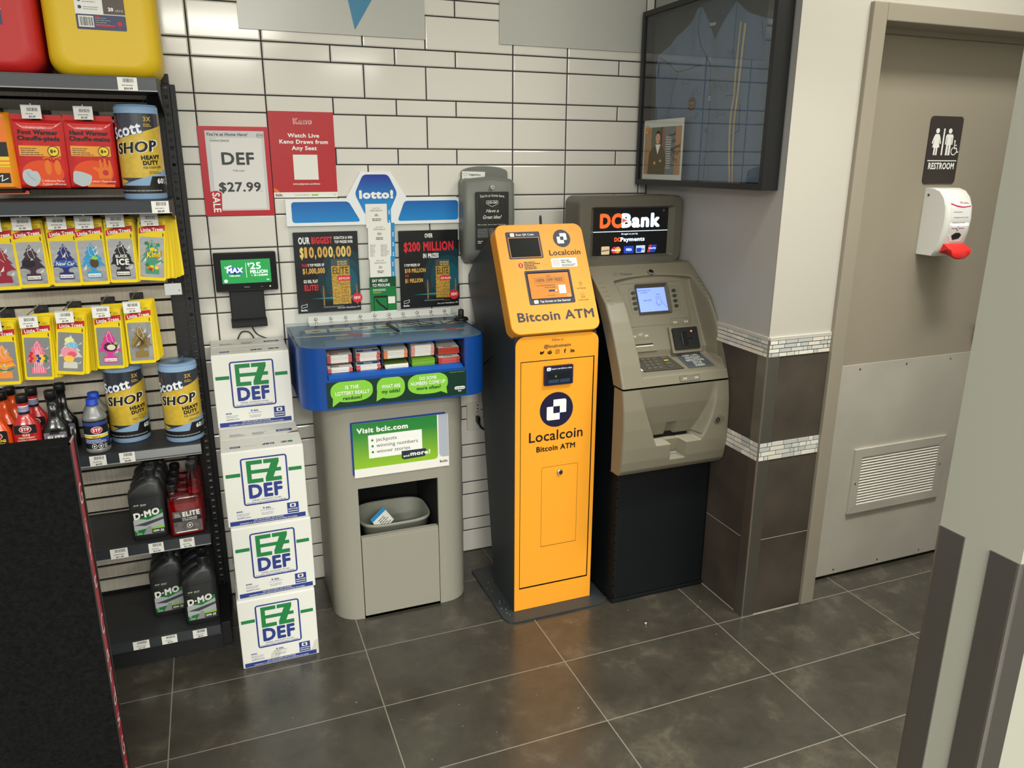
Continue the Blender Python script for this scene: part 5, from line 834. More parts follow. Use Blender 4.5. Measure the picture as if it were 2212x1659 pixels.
b.line([(.161, 1.686), (.166, 1.6845), (.171, 1.686)], .001, fp2, INK, .0018); b.line([(.110, 1.612), (.150, 1.602), (.190, 1.612), (.215, 1.606)], .012, fp2, SU, .0014); b.disc(.150, 1.604, .008, fp2, SK, .0017, 12, .006); b.disc(.190, 1.612, .007, fp2, SK, .0017, 12, .005)
b.disc(.084, 1.727, .014, fp2, mat('photo_badge', (206, 130, 60), 0.4), .0016, 18, .016); b.ring(.084, 1.727, .0105, .0122, fp2, CREAM, .0019, 18)
for i, s_ in enumerate(('Thanks', 'for', 'watching!')): b.text(s_, .268 + .012 * i, 1.70 - i * .022, .012, fp2, INK, .0019, shear=.4, rot=.25)
b.line([(.262, 1.628), (.278, 1.650), (.284, 1.634), (.296, 1.648), (.300, 1.632), (.318, 1.650)], .0018, fp2, INK, .0019); b.line([(.27, 1.618), (.285, 1.628), (.28, 1.612), (.30, 1.62), (.296, 1.604), (.31, 1.61)], .0016, fp2, INK, .0019)
single(b, 'signed_photo', 'signed portrait photo of a person in a brown jacket tucked inside the shirt frame', 'photo', (2.225, -0.198, 1.543))
# ================================================================ DOOR FITTINGS
t = thing('restroom_sign', 'dark brown RESTROOM sign with white figures on the door', 'sign', (3.049, -0.728, 1.537)); SBR = mat('sign_dark_brown', (58, 50, 48), 0.45)
b = MB(); fr = WALLF(2.972, 1.536, -0.7292); b.prism(rrect(0, 0, .155, .229, .014, 6), fr, SBR, -.003, 0); part(t, b, 'plate')
b = MB(); n = .0008
b.disc(.038, .180, .0088, fr, WHITE, n, 16); b.flat([(.029, .169), (.047, .169), (.053, .160), (.060, .138), (.055, .136), (.048, .153), (.055, .124), (.047, .124), (.047, .098), (.0395, .098), (.0395, .122), (.0365, .122), (.0365, .098), (.029, .098), (.029, .124), (.021, .124), (.028, .153), (.021, .136), (.016, .138), (.023, .160)][::-1], fr, WHITE, n)
b.rect(.066, .098, .073, .188, fr, WHITE, n)
b.disc(.098, .180, .0088, fr, WHITE, n, 16); b.flat([(.085, .169), (.111, .169), (.116, .163), (.116, .134), (.1105, .134), (.1105, .158), (.109, .158), (.109, .098), (.0995, .098), (.0995, .132), (.0965, .132), (.0965, .098), (.087, .098), (.087, .158), (.0855, .158), (.0855, .134), (.080, .134), (.080, .163)][::-1], fr, WHITE, n)
b.disc(.1265, .146, .0038, fr, WHITE, n, 12); b.line([(.127, .142), (.128, .122), (.139, .122), (.143, .108), (.149, .110)], .0042, fr, WHITE, n); b.line([(.128, .132), (.138, .132)], .0032, fr, WHITE, n); b.line([(.124 + .0 + .0125 * math.cos(a) + .003, .112 + .0125 * math.sin(a)) for a in [1.9 + i * .37 for i in range(12)]], .0032, fr, WHITE, n)
b.rect(.008, .0775, .148, .081, fr, WHITE, n); b.text('RESTROOM', .0775, .050, .0225, fr, WHITE, n, w=.124, bold=.045); b.lines(.02, .034, .12, .036, 1, fr, INK, n, 3, .5); part(t, b, 'pictograms')
t = thing('sanitizer_dispenser', 'white hand sanitizer dispenser with red push lever on the restroom door', 'dispenser', (3.056, -0.78, 1.285)); SWH = mat('dispenser_white', (232, 231, 228), 0.32)
b = MB(); prof = [(-.727, 1.287), (-.800, 1.287), (-.815, 1.310), (-.826, 1.34), (-.834, 1.38), (-.837, 1.42), (-.832, 1.46), (-.818, 1.492), (-.796, 1.513), (-.768, 1.522), (-.727, 1.523)]
secs = []
for x, k in ((2.994, .88), (2.997, .95), (3.006, 1.0), (3.106, 1.0), (3.115, .95), (3.118, .88)): secs.append([Vector((x, -.727 + (y + .727) * k, 1.405 + (z - 1.405) * (.985 if k < .9 else 1))) for y, z in prof])
b.loft(secs, SWH, True); part(t, b, 'cover', fix=True)
b = MB(); fc = CyX(WALLF(3.056, 0, -.726), lambda u, v: -(pr([(1.523, -.02), (1.513, -.070), (1.492, -.092), (1.46, -.106), (1.42, -.111), (1.38, -.108), (1.34, -.100), (1.30, -.085)], v)) + .0008, .008)
b.flat([(-.046, 1.478), (.046, 1.478), (.046, 1.40), (.040, 1.362), (.026, 1.340), (-.026, 1.340), (-.040, 1.362), (-.046, 1.40)][::-1], fc, mat('label_white', (240, 239, 238), 0.4), 0); PK = mat('label_magenta', (196, 44, 96), 0.4)
b.flat([(-.046, 1.474), (-.02, 1.466), (.01, 1.461), (.046, 1.464), (.046, 1.461), (.01, 1.4575), (-.02, 1.461), (-.046, 1.469)][::-1], fc, PK, .0006); b.text('SCJ', .004, 1.472, .006, fc, PK, .0006, bold=.04); b.lines(.014, 1.471, .044, 1.477, 2, fc, INK, .0006, 4)
for s_, z, w_ in (('Hand Sanitizer', 1.441, .042), ('Antiseptique pour les mains', 1.423, .072), ('Desinfectante de manos', 1.405, .060)): b.text(s_, -.036, z, .0042, fc, INK, .0006, w=w_, al='L')
b.rect(-.036, 1.3855, .026, 1.3875, fc, PK, .0006); b.flat([(-.005, 1.379), (.001, 1.3865), (-.005, 1.394), (-.011, 1.3865)], fc, PAPER, .001); b.line([(-.005, 1.379), (.001, 1.3865), (-.005, 1.394), (-.011, 1.3865), (-.005, 1.379)], .0012, fc, INK, .0013); b.flat([(-.026, 1.362), (-.01, 1.371), (.008, 1.371), (.022, 1.363), (.014, 1.350), (-.014, 1.346)][::-1], fc, BLACK, .0008); part(t, b, 'front_label')
b = MB(); secs = []
for x, k in ((3.008, 0), (3.016, .6), (3.030, .9), (3.056, 1.0), (3.082, .9), (3.096, .6), (3.104, 0)):
    zb = 1.310 - .030 * k; secs.append([Vector((x, y, z)) for y, z in ((-.800, 1.328), (-.826, 1.333), (-.848, 1.318), (-.862, zb + .004), (-.858, zb), (-.842, zb + .006), (-.806, 1.300))])
b.loft(secs, mat('lever_red', (232, 48, 44), 0.28), True); part(t, b, 'push_lever', fix=True)
b = MB(); b.disc(0, 0, .0045, Fr((2.9935, -.745, 1.498), (0, -1, 0), (0, 0, 1)), INK, .0004, 12); part(t, b, 'lock_hole')
# small loose things on the floor
b = MB(); b.lathe([(.0, .0), (.0075, .0), (.0075, .006), (.004, .009), (0, .009)], (0, 0, 0), CHROME, 6); single(b, 'metal_nut', 'small shiny metal nut lying on the floor before the bank machine', 'nut', (1.927, -0.744, 0.0005), local=True)
b = MB(); R = random.Random(5); CRM = mat('crumb_pale', (196, 190, 178), 0.8)
for i in range(46):
    x, y = R.choice(((R.uniform(1.462, 1.498), R.uniform(-.53, -.2)), (R.uniform(.5, 2.2), R.uniform(-1.2, -.6)), (R.uniform(1.6, 2.27), R.uniform(-.83, -.6)))); s_ = R.uniform(.0008, .0022); z = .0078 if 1.455 < x < 1.866 and y > -.56 else .0002
    if 1.44 < x < 1.88 and y > -.60 and not (1.461 < x < 1.499 and y > -.54): continue
    b.box((x, y, z), (x + s_, y + s_ * .8, z + s_ * .6), CRM)
o = b.build('floor_crumbs'); tag(o, 'pale crumbs and grit scattered over the dark floor tiles', 'crumbs'); o['kind'] = 'stuff'
# ================================================================ SHELVING UNIT
GB_ = mat('gondola_black', (30, 30, 32), 0.42, bump=0.35, bscale=420); SHB = mat('shelf_black', (46, 47, 49), 0.48); SLAT = mat('slat_board', (196, 188, 172), 0.55, var=0.05, vscale=6, stretch=(30, 1, 1)); CHN = mat('price_channel', (54, 57, 62), 0.28); CHM = mat('price_channel_lip', (150, 152, 154), 0.25)
t = thing('shelving_unit', 'black wall shelving unit with slatted cream back panel and price strips', 'shelf', (-0.1, -0.2, 0))
UX0, UX1 = -0.72, 0.500
b = MB(); b.box((UX0, -0.043, 0.09), (UX1, -0.006, 1.835), HOLE)
z = 0.1165 + 0.010
while z < 1.82: b.box((UX0, -0.050, z + 0.0045), (0.452, -0.043, min(z + 0.0518 - 0.0045, 1.83)), SLAT); z += 0.0518
part(t, b, 'slat_panel')
b = MB(); b.box((0.452, -0.0515, 0.09), (0.4985, -0.043, 1.835), GB_)
for xa, xb in ((0.4985, 0.5045), (0.5145, 0.5200)): b.box((xa, -0.062, 0.0), (xb, -0.050, 1.862), GB_)
z = 0.05
while z < 1.85: b.box((0.5045, -0.061, z), (0.5145, -0.051, z + 0.0135), GB_); z += 0.0254
b.box((0.5205, -0.056, 0.0), (0.537, -0.006, 1.835), GB_, 0.002); b.box((0.4985, -0.064, 1.835), (0.5215, -0.03, 1.865), GB_, 0.002); part(t, b, 'upright')
SHV = [(1.826, -0.345, 'upper'), (1.496, -0.345, 'peg'), (0.715, -0.250, 'mid'), (0.432, -0.345, 'low'), (0.118, -0.390, 'base')]
TAGS = {1.826: [(.400, .449, '$34.99')], 1.496: [(.446, .492, '$8.99')], 0.715: [(.172, .219, '$4.99'), (.256, .301, '$4.89')], 0.432: [(.203, .253, '$11.99'), (.313, .357, '$10.99'), (.405, .449, '$11.99')], 0.118: [(.233, .281, '$14.99'), (.318, .364, '$9.99'), (.412, .455, '$8.99')]}
def price_face(b, fr, w, h, price, seed):
    b.rect(0, 0, w, h, fr, PAPER, .0002); b.barcode(w * .28, h * .62, w * .86, h * .92, fr, INK, .0004, 15, seed); b.lines(w * .2, h * .36, w * .82, h * .5, 1, fr, LGREY, .0004, seed, .6); b.text(price, w * .52, h * .08, h * .16, fr, INK, .0004, bold=.05)
for k, (z, yf, nm) in enumerate(SHV):
    b = MB(); b.box((UX0, yf + 0.004, z - 0.026), (UX1 - 0.002, -0.052, z), SHB, 0.0015)
    for x in (UX1 - 0.004, UX0):
        if nm != 'base': b.add([(x, yf + 0.004, z - 0.036), (x, yf + 0.004, z), (x, -0.056, z), (x, -0.056, z - 0.085), (x + .003, yf + 0.004, z - 0.036), (x + .003, yf + 0.004, z), (x + .003, -0.056, z), (x + .003, -0.056, z - 0.085)], [(0, 1, 2, 3), (7, 6, 5, 4), (0, 3, 7, 4), (3, 2, 6, 7), (0, 4, 5, 1)], GB_)
    sh = part(t, b, 'base_deck' if nm == 'base' else 'shelf')
    hh = 0.032 if nm == 'base' else 0.036
    b = MB(); b.box((UX0, yf, z - hh), (UX1 - 0.002, yf + 0.004, z + 0.0012), CHN, 0.0008); b.box((UX0, yf - 0.0022, z - hh), (UX1 - 0.002, yf, z - hh + 0.003), CHM if nm != 'base' else CHN); b.box((UX0, yf - 0.0016, z - 0.0015), (UX1 - 0.002, yf, z + 0.0012), CHN)
    if nm == 'mid': b.box((.300, yf - .0012, z - .030), (UX1 - .002, yf, z - .002), CHM)
    part(sh, b, 'price_channel')
    for j, (x0, x1, p) in enumerate(TAGS[z]):
        b = MB(); price_face(b, WALLF(x0, z - hh + 0.001, yf - 0.0026), x1 - x0, hh - 0.002, p, k * 5 + j); part(sh, b, 'price_label')
b = MB(); b.box((UX0, -0.345, 0.0), (UX1, -0.330, 0.092), GB_); b.box((UX0, -0.34, 0.0), (UX1, -0.02, 0.09), GB_); b.box((UX1 - .002, -0.33, 0.0), (0.530, -0.02, 0.088), GB_, 0.002); part(t, b, 'kick_plate')

# ---- fuel cans on the top shelf
def can(x, colour, label, lab2):
    t = thing('fuel_can', label, 'fuel can', (x, -0.20, 1.8275), 'fuel cans on the top shelf'); m = mat(lab2, colour, 0.42, bump=0.12, bscale=500)
    b = MB(); fy = lambda i, r, y: [Vector((u, y, v)) for u, v in rrect(x - .142 + i, 1.8275 + i * .75, x + .142 - i, 2.235 - i, r, 6)]
    b.loft([fy(.020, .03, -.075), fy(.004, .045, -.085), fy(0, .05, -.105), fy(0, .05, -.255), fy(.004, .05, -.275), (fy(.014, .048, -.288)), fy(.034, .04, -.295), fy(.042, .035, -.2955)], m); part(t, b, 'tank', fix=True)
    b = MB(); b.tube(bez([(x - .09, -.185, 2.225), (x - .085, -.185, 2.275), (x - .03, -.185, 2.29), (x + .03, -.185, 2.275), (x + .045, -.185, 2.225)], 6), .014, m, 10); part(t, b, 'handle')
    b = MB(); b.cyl((x + .095, -.185, 2.225), (x + .095, -.185, 2.275), .030, PBLACK, 20); part(t, b, 'cap')
    b = MB(); f = WALLF(x - .058, 1.948, -.2962); DN = mat('can_label_navy', (28, 40, 88), 0.35); b.rect(0, 0, .121, .16, f, PAPER, 0, .003); b.rect(0, 0, .121, .038, f, DN, .0004, .003); b.rect(.068, .040, .121, .16, f, mat('can_label_brown', (70, 50, 40), 0.35), .0004)
    b.rect(.005, .006, .042, .034, f, PAPER, .0008); b.barcode(.008, .009, .040, .031, f, INK, .0011, 16, 3); b.lines(.046, .012, .085, .034, 4, f, LGREY, .0008, 4, .35); b.rect(.046, .009, .092, .013, f, RED, .0009); b.rect(.046, .032, .058, .0345, f, RED, .0009); b.disc(.105, .017, .006, f, RED, .0009, 12)
    for i in range(3): b.disc(.012, .055 + i * .018, .0045, f, DN, .0006, 12); b.lines(.020, .050 + i * .018, .060, .060 + i * .018, 2, f, LGREY, .0006, i, .35)
    b.text('20', .080, .048, .0095, f, WHITE, .0008, bold=.08, al='L'); b.text('L/5.3 G', .098, .048, .0045, f, WHITE, .0008, w=.018, al='L'); part(t, b, 'can_label')
can(0.374, (226, 188, 28), 'yellow plastic fuel can standing at the right end of the top shelf', 'can_yellow'); can(0.080, (196, 34, 34), 'red plastic fuel can standing left of the yellow one', 'can_red')

# ---- hooks
def hook(x, z, yf, price, label, seed, empty=False):
    t = thing('peg_hook', label, 'hook', (x, -0.05, z), 'price tag hooks on the slat panel')
    b = MB(); b.box((x - .020, -.0575, z - .030), (x + .020, -.0519, z + .012), GB_, .0015); part(t, b, 'back_plate')
    b = MB(); b.tube([(x, -.055, z), (x, yf + .006, z), (x, yf, z + .010)], .0025, CHROME, 8); b.tube([(x, -.055, z + .018), (x, yf - .001, z + .018)], .0018, CHROME, 6); part(t, b, 'wire_arm')
    b = MB(); w, h = .047, .032; f = WALLF(x - w / 2, z - .020, yf - .004); b.prism(rrect(-.0008, -.0006, w + .0008, h + .0035), f, mat('tag_holder', (206, 208, 208), 0.2), -.0012, 0)
    if not empty: price_face(b, f, w, h - .001, price, seed)
    else: b.text('4', w * .85, .010, .006, f, INK, .0004)
    part(t, b, 'price_tag')
# ---- tree shaped air fresheners
PW, PH = .076, .190
def tree_shape(w, h):
    L_ = [(.5, 1.0), (.42, .90), (.33, .86), (.38, .84), (.26, .76), (.22, .70), (.30, .70), (.18, .60), (.08, .52), (.20, .53), (.10, .44), (.0, .34), (.16, .35), (.34, .31), (.40, .26), (.38, .20), (.22, .19), (.20, .02), (.22, .0)]
    P = L_ + [(1 - x, y) for x, y in L_[:0:-1]]
    return [((x - .5) * w, y * h) for x, y in P]
CYEL = mat('card_yellow', (246, 216, 30), 0.35); FWIN = mat('pack_foil', (206, 208, 210), 0.2, 0.6, bump=0.8, bscale=16)
def pack_back(b):
    b.prism([(p[0], p[1]) for p in rrect(-PW / 2, -PH, PW / 2, 0, .006)], WALLF(0, .010, 0), CYEL, -.0018, .0)
def freshener(col, kind, caption, label, cap_m=None):
    t = thing('air_freshener', label, 'air freshener', (0, 0, 0), 'carded air fresheners on hooks', local=True); f = WALLF(0, .010, -.0002)
    b = MB(); pack_back(b); part(t, b, 'card')
    b = MB(); b.rect(-.033, -.1795, .033, -.058, f, FWIN, .0012, .003)
    R = random.Random(len(label)); 
    for i in range(4): x = R.uniform(-.03, .02); y = R.uniform(-.16, -.08); b.flat([(x, y), (x + .012, y + R.uniform(.004, .02)), (x + .010, y + .003)], f, mat('foil_glint', (240, 240, 242), 0.15, 0.3), .0026)
    part(t, b, 'pouch')
    b = MB(); fg = f.sub(0, -.170, .0020); m = mat('tree_' + kind, col, 0.45); b.flat(tree_shape(.064, .105), fg, m)
    if cap_m: b.rect(-.017, .004, .017, .014, fg, PAPER, .0004); b.text(caption, 0, .0065, .0045, fg, m, .0007, w=.030, bold=.02)
    if kind == 'gold':
        for i in range(7): b.line([(-.026 + i * .008, .03 + i * .003), (-.004 + i * .005, .062 + (i % 3) * .008)], .001, fg, BLACK, .0006); b.line([(.022 - i * .006, .03), (-.012 + i * .004, .075 - i * .004)], .001, fg, BLACK, .0006)
    if kind == 'bubble':
        for i in range(16): b.disc(-.020 + (i % 5) * .0098 + (i // 5 % 2) * .004, .040 + (i // 5) * .008, .0045, fg, (RED, BLU, GRN, ORG, YEL)[(i * 3) % 5], .0008, 10)
        for i in range(5): b.line([(-.012 + i * .006, .004), (-.008 + i * .004, .085 - abs(i - 2) * .012)], .0018, fg, mat('tree_pale_pink', (250, 200, 210), 0.5), .0005)
    if kind == 'dragon': b.disc(.002, .050, .019, fg, mat('tree_plum', (70, 24, 60), 0.5), .0006, 18, .015); b.disc(.004, .049, .012, fg, CREAM, .0009, 16, .009); b.flat([(.010, .062), (.024, .064), (.020, .056)], fg, LIME, .0010)
    if kind == 'ice': b.flat([(.0, .076), (.022, .066), (.026, .045), (.014, .028), (-.014, .028), (-.026, .045), (-.022, .066)], fg, BLACK, .0006); b.text('BLACK', 0, .056, .009, fg, PAPER, .001, w=.032, bold=.04); b.text('ICE', .002, .034, .019, fg, PAPER, .001, w=.034, bold=.06)
    if kind == 'newcar': b.disc(0, .046, .030, fg, mat('tree_oval_blue', (44, 92, 170), 0.4), .0006, 20, .011); b.text('New Car', 0, .041, .011, fg, PAPER, .001, w=.050, bold=.02, shear=.4)
    if kind == 'colada': b.disc(.004, .045, .012, fg, mat('coconut', (84, 60, 44), 0.6), .0006, 14, .014); b.flat([(-.006, .058), (.006, .066), (.018, .060), (.010, .054)], fg, LIME, .0009)
    if kind == 'kind':
        for i in range(12): b.disc(R.uniform(-.018, .018), R.uniform(.008, .095) , .006, fg, (YEL, ORG, mat('leaf_teal', (40, 140, 110), 0.5), GRN)[i % 4], .0006, 7)
        b.text('Be', .006, .070, .011, fg, YEL, .0014, bold=.08, shear=.2); b.text('Kind', .006, .052, .017, fg, mat('tree_outline', (110, 60, 20), 0.5), .0011, w=.044, bold=.14, shear=.2, rot=.15); b.text('Kind', .006, .052, .017, fg, YEL, .0014, w=.041, bold=.06, shear=.2, rot=.15)
    if kind == 'cotton':
        for i, (c, y, r) in enumerate((((236, 232, 150), .088, .012), ((120, 190, 222), .070, .016), ((240, 150, 170), .050, .022), ((232, 90, 110), .044, .012), ((250, 200, 90), .030, .014))): b.disc((i % 2) * .008 - .004, y, r, fg, mat('cotton%d' % i, c, 0.5), .0004 + i * .0002, 16, r * .8)
    if kind == 'orange':
        for i in range(3): b.line([(-.02, .03 + i * .012), (0, .024 + i * .012), (.022, .03 + i * .012)], .003, fg, (GRN, YEL, ORG)[i], .0006)
    if kind == 'berry': b.disc(-.008, .050, .017, fg, mat('berry_dark', (34, 26, 30), 0.4), .0006, 16, .012)
    b.line([(0, .100), (-.007, .085), (-.004, .07), (.006, .06)], .0009, fg, PAPER, .0014); b.line([(.001, .10), (.006, .085), (.010, .066)], .0009, fg, PAPER, .0014); part(t, b, 'tree')
    b = MB(); b.flat([(-.0355, -.034), (-.01, -.025), (.0365, -.019), (.0365, -.036), (.0, -.040), (-.0355, -.050)][::-1], f, RED, .0006); b.text('Little Trees', .0015, -.0415, .0112, f, WHITE, .0010, w=.062, bold=.05, rot=.13); b.text('1', .031, -.055, .011, f, BLACK, .0008, bold=.03); b.flat([(-.0335, -.022), (-.024, -.022), (-.026, -.016), (-.029, -.006), (-.032, -.016)], f, GRN, .0008); b.rect(-.030, -.026, -.0275, -.022, f, GRN, .0008); b.lines(.018, -.018, .035, -.010, 3, f, INK, .0006, 4, .3); b.rect(-.012, -.0145, .012, -.0095, f, HOLE, .0009, .002); part(t, b, 'printed_header'); return t
bk = MB(); pack_back(bk); BK0 = None
ROWS = [(.030, 1.425, 'berry', (150, 30, 50), '', None, 'air freshener pack with a dark red tree cut by the left picture edge', 0.0, '$1.99'), (.104, 1.428, 'berry', (62, 40, 58), 'Blackberry Clove', 1, 'air freshener pack with a purple brown Blackberry tree', 0.0, '$1.99'), (.191, 1.428, 'newcar', (34, 40, 108), 'New Car Scent', 1, 'air freshener pack with a navy New Car tree', -.02, '$1.99'), (.261, 1.428, 'colada', (52, 156, 206), 'Caribbean Colada', 1, 'air freshener pack with a sky blue tree and a coconut', 0.0, '$1.99'), (.342, 1.430, 'ice', (30, 30, 32), 'Black Ice', 1, 'air freshener pack with a black tree reading Black Ice', -.02, '$1.99'), (.434, 1.432, 'kind', (70, 150, 120), '', None, 'air freshener pack with a flowery Be Kind tree', -.10, '$1.99'),
        (-.008, 1.140, 'orange', (244, 150, 66), '', None, 'air freshener pack with an orange tree at the left picture edge', -.05, '$1.99'), (.085, 1.146, 'bubble', (236, 120, 150), 'Bubble Berry', None, 'air freshener pack with a pink tree covered in candy balls', -.08, '$1.99'), (.179, 1.154, 'cotton', (214, 214, 200), '', None, 'air freshener pack with a pastel rainbow cotton candy tree', -.14, '$1.99'), (.277, 1.163, 'dragon', (218, 60, 150), 'Dragon Fruit', 1, 'air freshener pack with a magenta Dragon Fruit tree', -.05, '$1.99'), (.362, 1.172, 'gold', (146, 122, 66), '', None, 'air freshener pack with a gold and black patterned tree', -.02, '$1.99')]
SHORT = ['dark red', 'purple brown', 'navy', 'sky blue', 'black', 'flowery', 'orange', 'pink', 'pastel rainbow', 'magenta', 'gold']
for i, (x, z, kind, col, capn, cm, lab, rz, pr_) in enumerate(ROWS):
    yf = -.236 if i < 6 else -.226; R = random.Random(i)
    f = freshener(col, kind + ('_dark' if i == 0 else ''), capn, lab, cm); f.location = (x, yf, z); f.rotation_euler = (0.03, -rz, 0)
    for k in range(7 if i < 6 else 8):
        fan = (.0012, .0012, .0004, .0006, .0010, .0042, .0010, .0032, .0030, .0016, .0012)[i]; r = (R.uniform(.0, .06), (-rz - .035 - k * fan * 4) * .8 if fan > .001 else -rz + R.uniform(-.03, .02), 0); loc = (x + .002 + k * fan + R.uniform(-.001, .002), yf + .007 + k * .0085, z + R.uniform(-.003, .003) + .002); L_ = 'yellow carded air fresheners hanging behind the %s one on its hook' % SHORT[i]; g = 'air fresheners behind the %s tree' % SHORT[i]
        if BK0 is None: BK0 = single(bk, 'air_freshener', L_, 'air freshener', loc, g, local=True); o = BK0
        else: o = BK0.copy(); COL.objects.link(o); o.location = loc; o['label'] = L_; o['group'] = g
        o.rotation_euler = r
    hook(x + (-.004 if i < 6 else -.012), z + .008, yf - .022, pr_, 'peg hook with white price tag above the %s air fresheners' % SHORT[i], i + 20)
hook(.470, 1.222, -.205, '', 'empty peg hook with a clear tag holder at the right of the slat panel', 60, True)
# ---- warmer pouches
WR = mat('pouch_red', (206, 36, 34), 0.2, var=0.06, vscale=20, bump=0.35, bscale=26, coat=0.5); WO = mat('pouch_orange', (238, 122, 40), 0.22, coat=0.4); WD = mat('pouch_dark_red', (150, 22, 26), 0.25, coat=0.4)
def pouch_body(b, w, h, m, th=.008):
    R0 = []
    for y, i in ((-.0005, .0), (-th * .6, .006), (-th, .018), (-th * 1.05, .03)): R0.append([Vector((u, y, v)) for u, v in rrect(-w / 2 + i, -h + i * .6, w / 2 - i, -i * .9, .004)])
    b.loft(R0, m, True, True)
def warmer(kind, lab):
    w, h = .127, .200; t = thing('warmer_pouch', lab, 'warmer pack', (0, 0, 0), 'hand and foot warmer packs', local=True); f = WALLF(0, .014, -.0090)
    b = MB(); b.prism(rrect(-w / 2, -.10, w / 2, .014, .004), WALLF(0, 0, 0), WR, -.0004, .0008); b.v = [(p[0], p[1], p[2]) for p in b.v]; pouch_body(b, w, h - .014, WR); part(t, b, 'pouch')
    b = MB(); f = WALLF(0, 0, -.0090); b.rect(-.052, -.098, .050, -.070, f, mat('pouch_amber', (240, 168, 60), 0.25), .0004, .002); b.text('Foot Warmer' if kind == 'foot' else 'Hand Warmer', 0, -.040, .0125, f, BLACK, .0008, w=.098, bold=.05); b.text('Chauffe-pieds' if kind == 'foot' else 'Chauffe-mains', 0, -.056, .0125, f, BLACK, .0008, w=.104, bold=.05)
    b.text('monmend', -.005, -.024, .006, f, PAPER, .0008, w=.046); b.lines(-.048, -.095, .010, -.073, 4, f, INK, .0008, 3, .35); b.ring(.032, -.084, .0125, .0145, f, BLACK, .0009, 18); b.disc(.032, -.084, .0125, f, YEL, .0008, 18); b.text('8+', .032, -.089, .010, f, BLACK, .0012, bold=.04)
    b.flat([(p[0], p[1]) for p in disc(0, -.145, .052, 26, .036)], f, mat('pouch_glow', (232, 84, 40), 0.25), .0004)
    PADG = mat('heat_pad', (188, 198, 204), 0.35)
    if kind == 'foot':
        for dx, rr in ((.014, .3), (.038, -.05)):
            b.flat([(dx + x, -.128 + y) for x, y in disc(0, 0, .0085, 14, .021)], f, WO, .0007)
            for j in range(5): b.disc(dx - .008 + j * .0042, -.104 + (.003 if 0 < j < 4 else 0), .0028 - j * .0002, f, WO, .0007, 8)
        b.flat(roundp([(-.054, -.160), (-.050, -.138), (-.032, -.132), (-.026, -.140), (-.014, -.138), (-.006, -.162), (-.022, -.184), (-.044, -.178)][::-1], .014), f, PADG, .0008); b.line([(-.040, -.142), (-.034, -.156), (-.022, -.164)], .0016, f, LGREY, .0011); b.text('2 Adhesive Pieces', .022, -.168, .0056, f, PAPER, .0008, w=.056, bold=.01); b.text('2 pièces adhésives', .024, -.177, .0056, f, PAPER, .0008, w=.058, bold=.01)
    else:
        b.flat([(.012, -.160), (.044, -.160), (.050, -.135), (.046, -.108), (.041, -.108), (.040, -.128), (.037, -.128), (.034, -.103), (.029, -.103), (.028, -.128), (.025, -.128), (.022, -.105), (.017, -.107), (.017, -.130), (.002, -.126), (-.002, -.131), (.012, -.142)][::-1], f, WO, .0007); b.disc(.031, -.143, .008, f, RED, .0010, 12)
        b.flat(roundp([(-.056, -.172), (-.052, -.138), (-.028, -.142), (-.004, -.152), (-.012, -.178), (-.034, -.184)][::-1], .008), f, PADG, .0008); b.text('2 pieces / Deux pièces', .022, -.170, .0056, f, PAPER, .0008, w=.066, bold=.01); b.rect(-.02, -.184, .052, -.176, f, WO, .0006)
    b.rect(-.010, -.006, .012, -.001, f, HOLE, .0004, .002) if False else b.rect(-.011, -.0015, .011, .0035, f.sub(0, 0, -.0076), HOLE, .0004, .002); part(t, b, 'printed_front'); return t
wb = MB(); pouch_body(wb, .127, .186, WD, .006); WB0 = None
for kind, x, z, lab, n in (('foot', .172, 1.716, 'front red foot warmer pouch hanging below a price tag', 5), ('hand', .300, 1.716, 'front red hand warmer pouch hanging beside the towel roll', 6)):
    o = warmer(kind, lab); o.location = (x, -.222, z); o.rotation_euler = (.04, .02, 0)
    for k in range(n):
        loc = (x + .001 * k, -.208 + k * .013, z - .002 * (k % 3)); L_ = 'red %s warmer pouches hanging behind the front one' % kind; g = '%s warmers behind the front pouch' % kind
        if WB0 is None: WB0 = single(wb, 'warmer_pouch', L_, 'warmer pack', loc, g, local=True); q = WB0
        else: q = WB0.copy(); COL.objects.link(q); q.location = loc; q['label'] = L_; q['group'] = g
        q.rotation_euler = (.05, .02 + .02 * (k % 2), 0)
    hook(x - .006, z + .022, -.240, '$3.59', 'peg hook with white price tag above the %s warmers' % kind, 40 + int(x * 100))
t = thing('snack_pouch', 'orange, yellow and black pouch hanging at the left picture edge', 'pouch', (.045, -.22, 1.735))
b = MB(); m0 = mat('pouch_amber_glossy', (242, 150, 30), 0.25, bump=0.2, bscale=30, coat=0.4); R0 = []
for y, i in ((-.215, 0), (-.226, .006), (-.232, .016)): R0.append([Vector((u, y, v)) for u, v in rrect(-.02 + i, 1.528 + i * .4, .108 - i, 1.735 - i * .4, .004)])
b.loft(R0, m0, True); f = WALLF(0, 0, -.2325); b.rect(.0, 1.655, .092, 1.722, f, ORG, .0006); b.rect(.0, 1.616, .092, 1.655, f, BLACK, .0006); b.rect(.0, 1.588, .092, 1.616, f, YEL, .0007); b.rect(.0, 1.602, .092, 1.606, f, ORG, .0009); b.rect(.0, 1.592, .092, 1.595, f, ORG, .0009); b.rect(.05, 1.545, .088, 1.572, f, BLACK, .0007); b.line([(.056, 1.56), (.07, 1.566), (.066, 1.55), (.082, 1.558)], .0022, f, PAPER, .001); b.rect(-.02, 1.530, .108, 1.540, WALLF(0, 0, -.2255), mat('pouch_hem', (240, 92, 40), 0.3), .0004); part(t, b, 'pouch')
hook(.043, 1.742, -.238, '$4.99', 'peg hook holding the orange pouch at the left edge', 71)
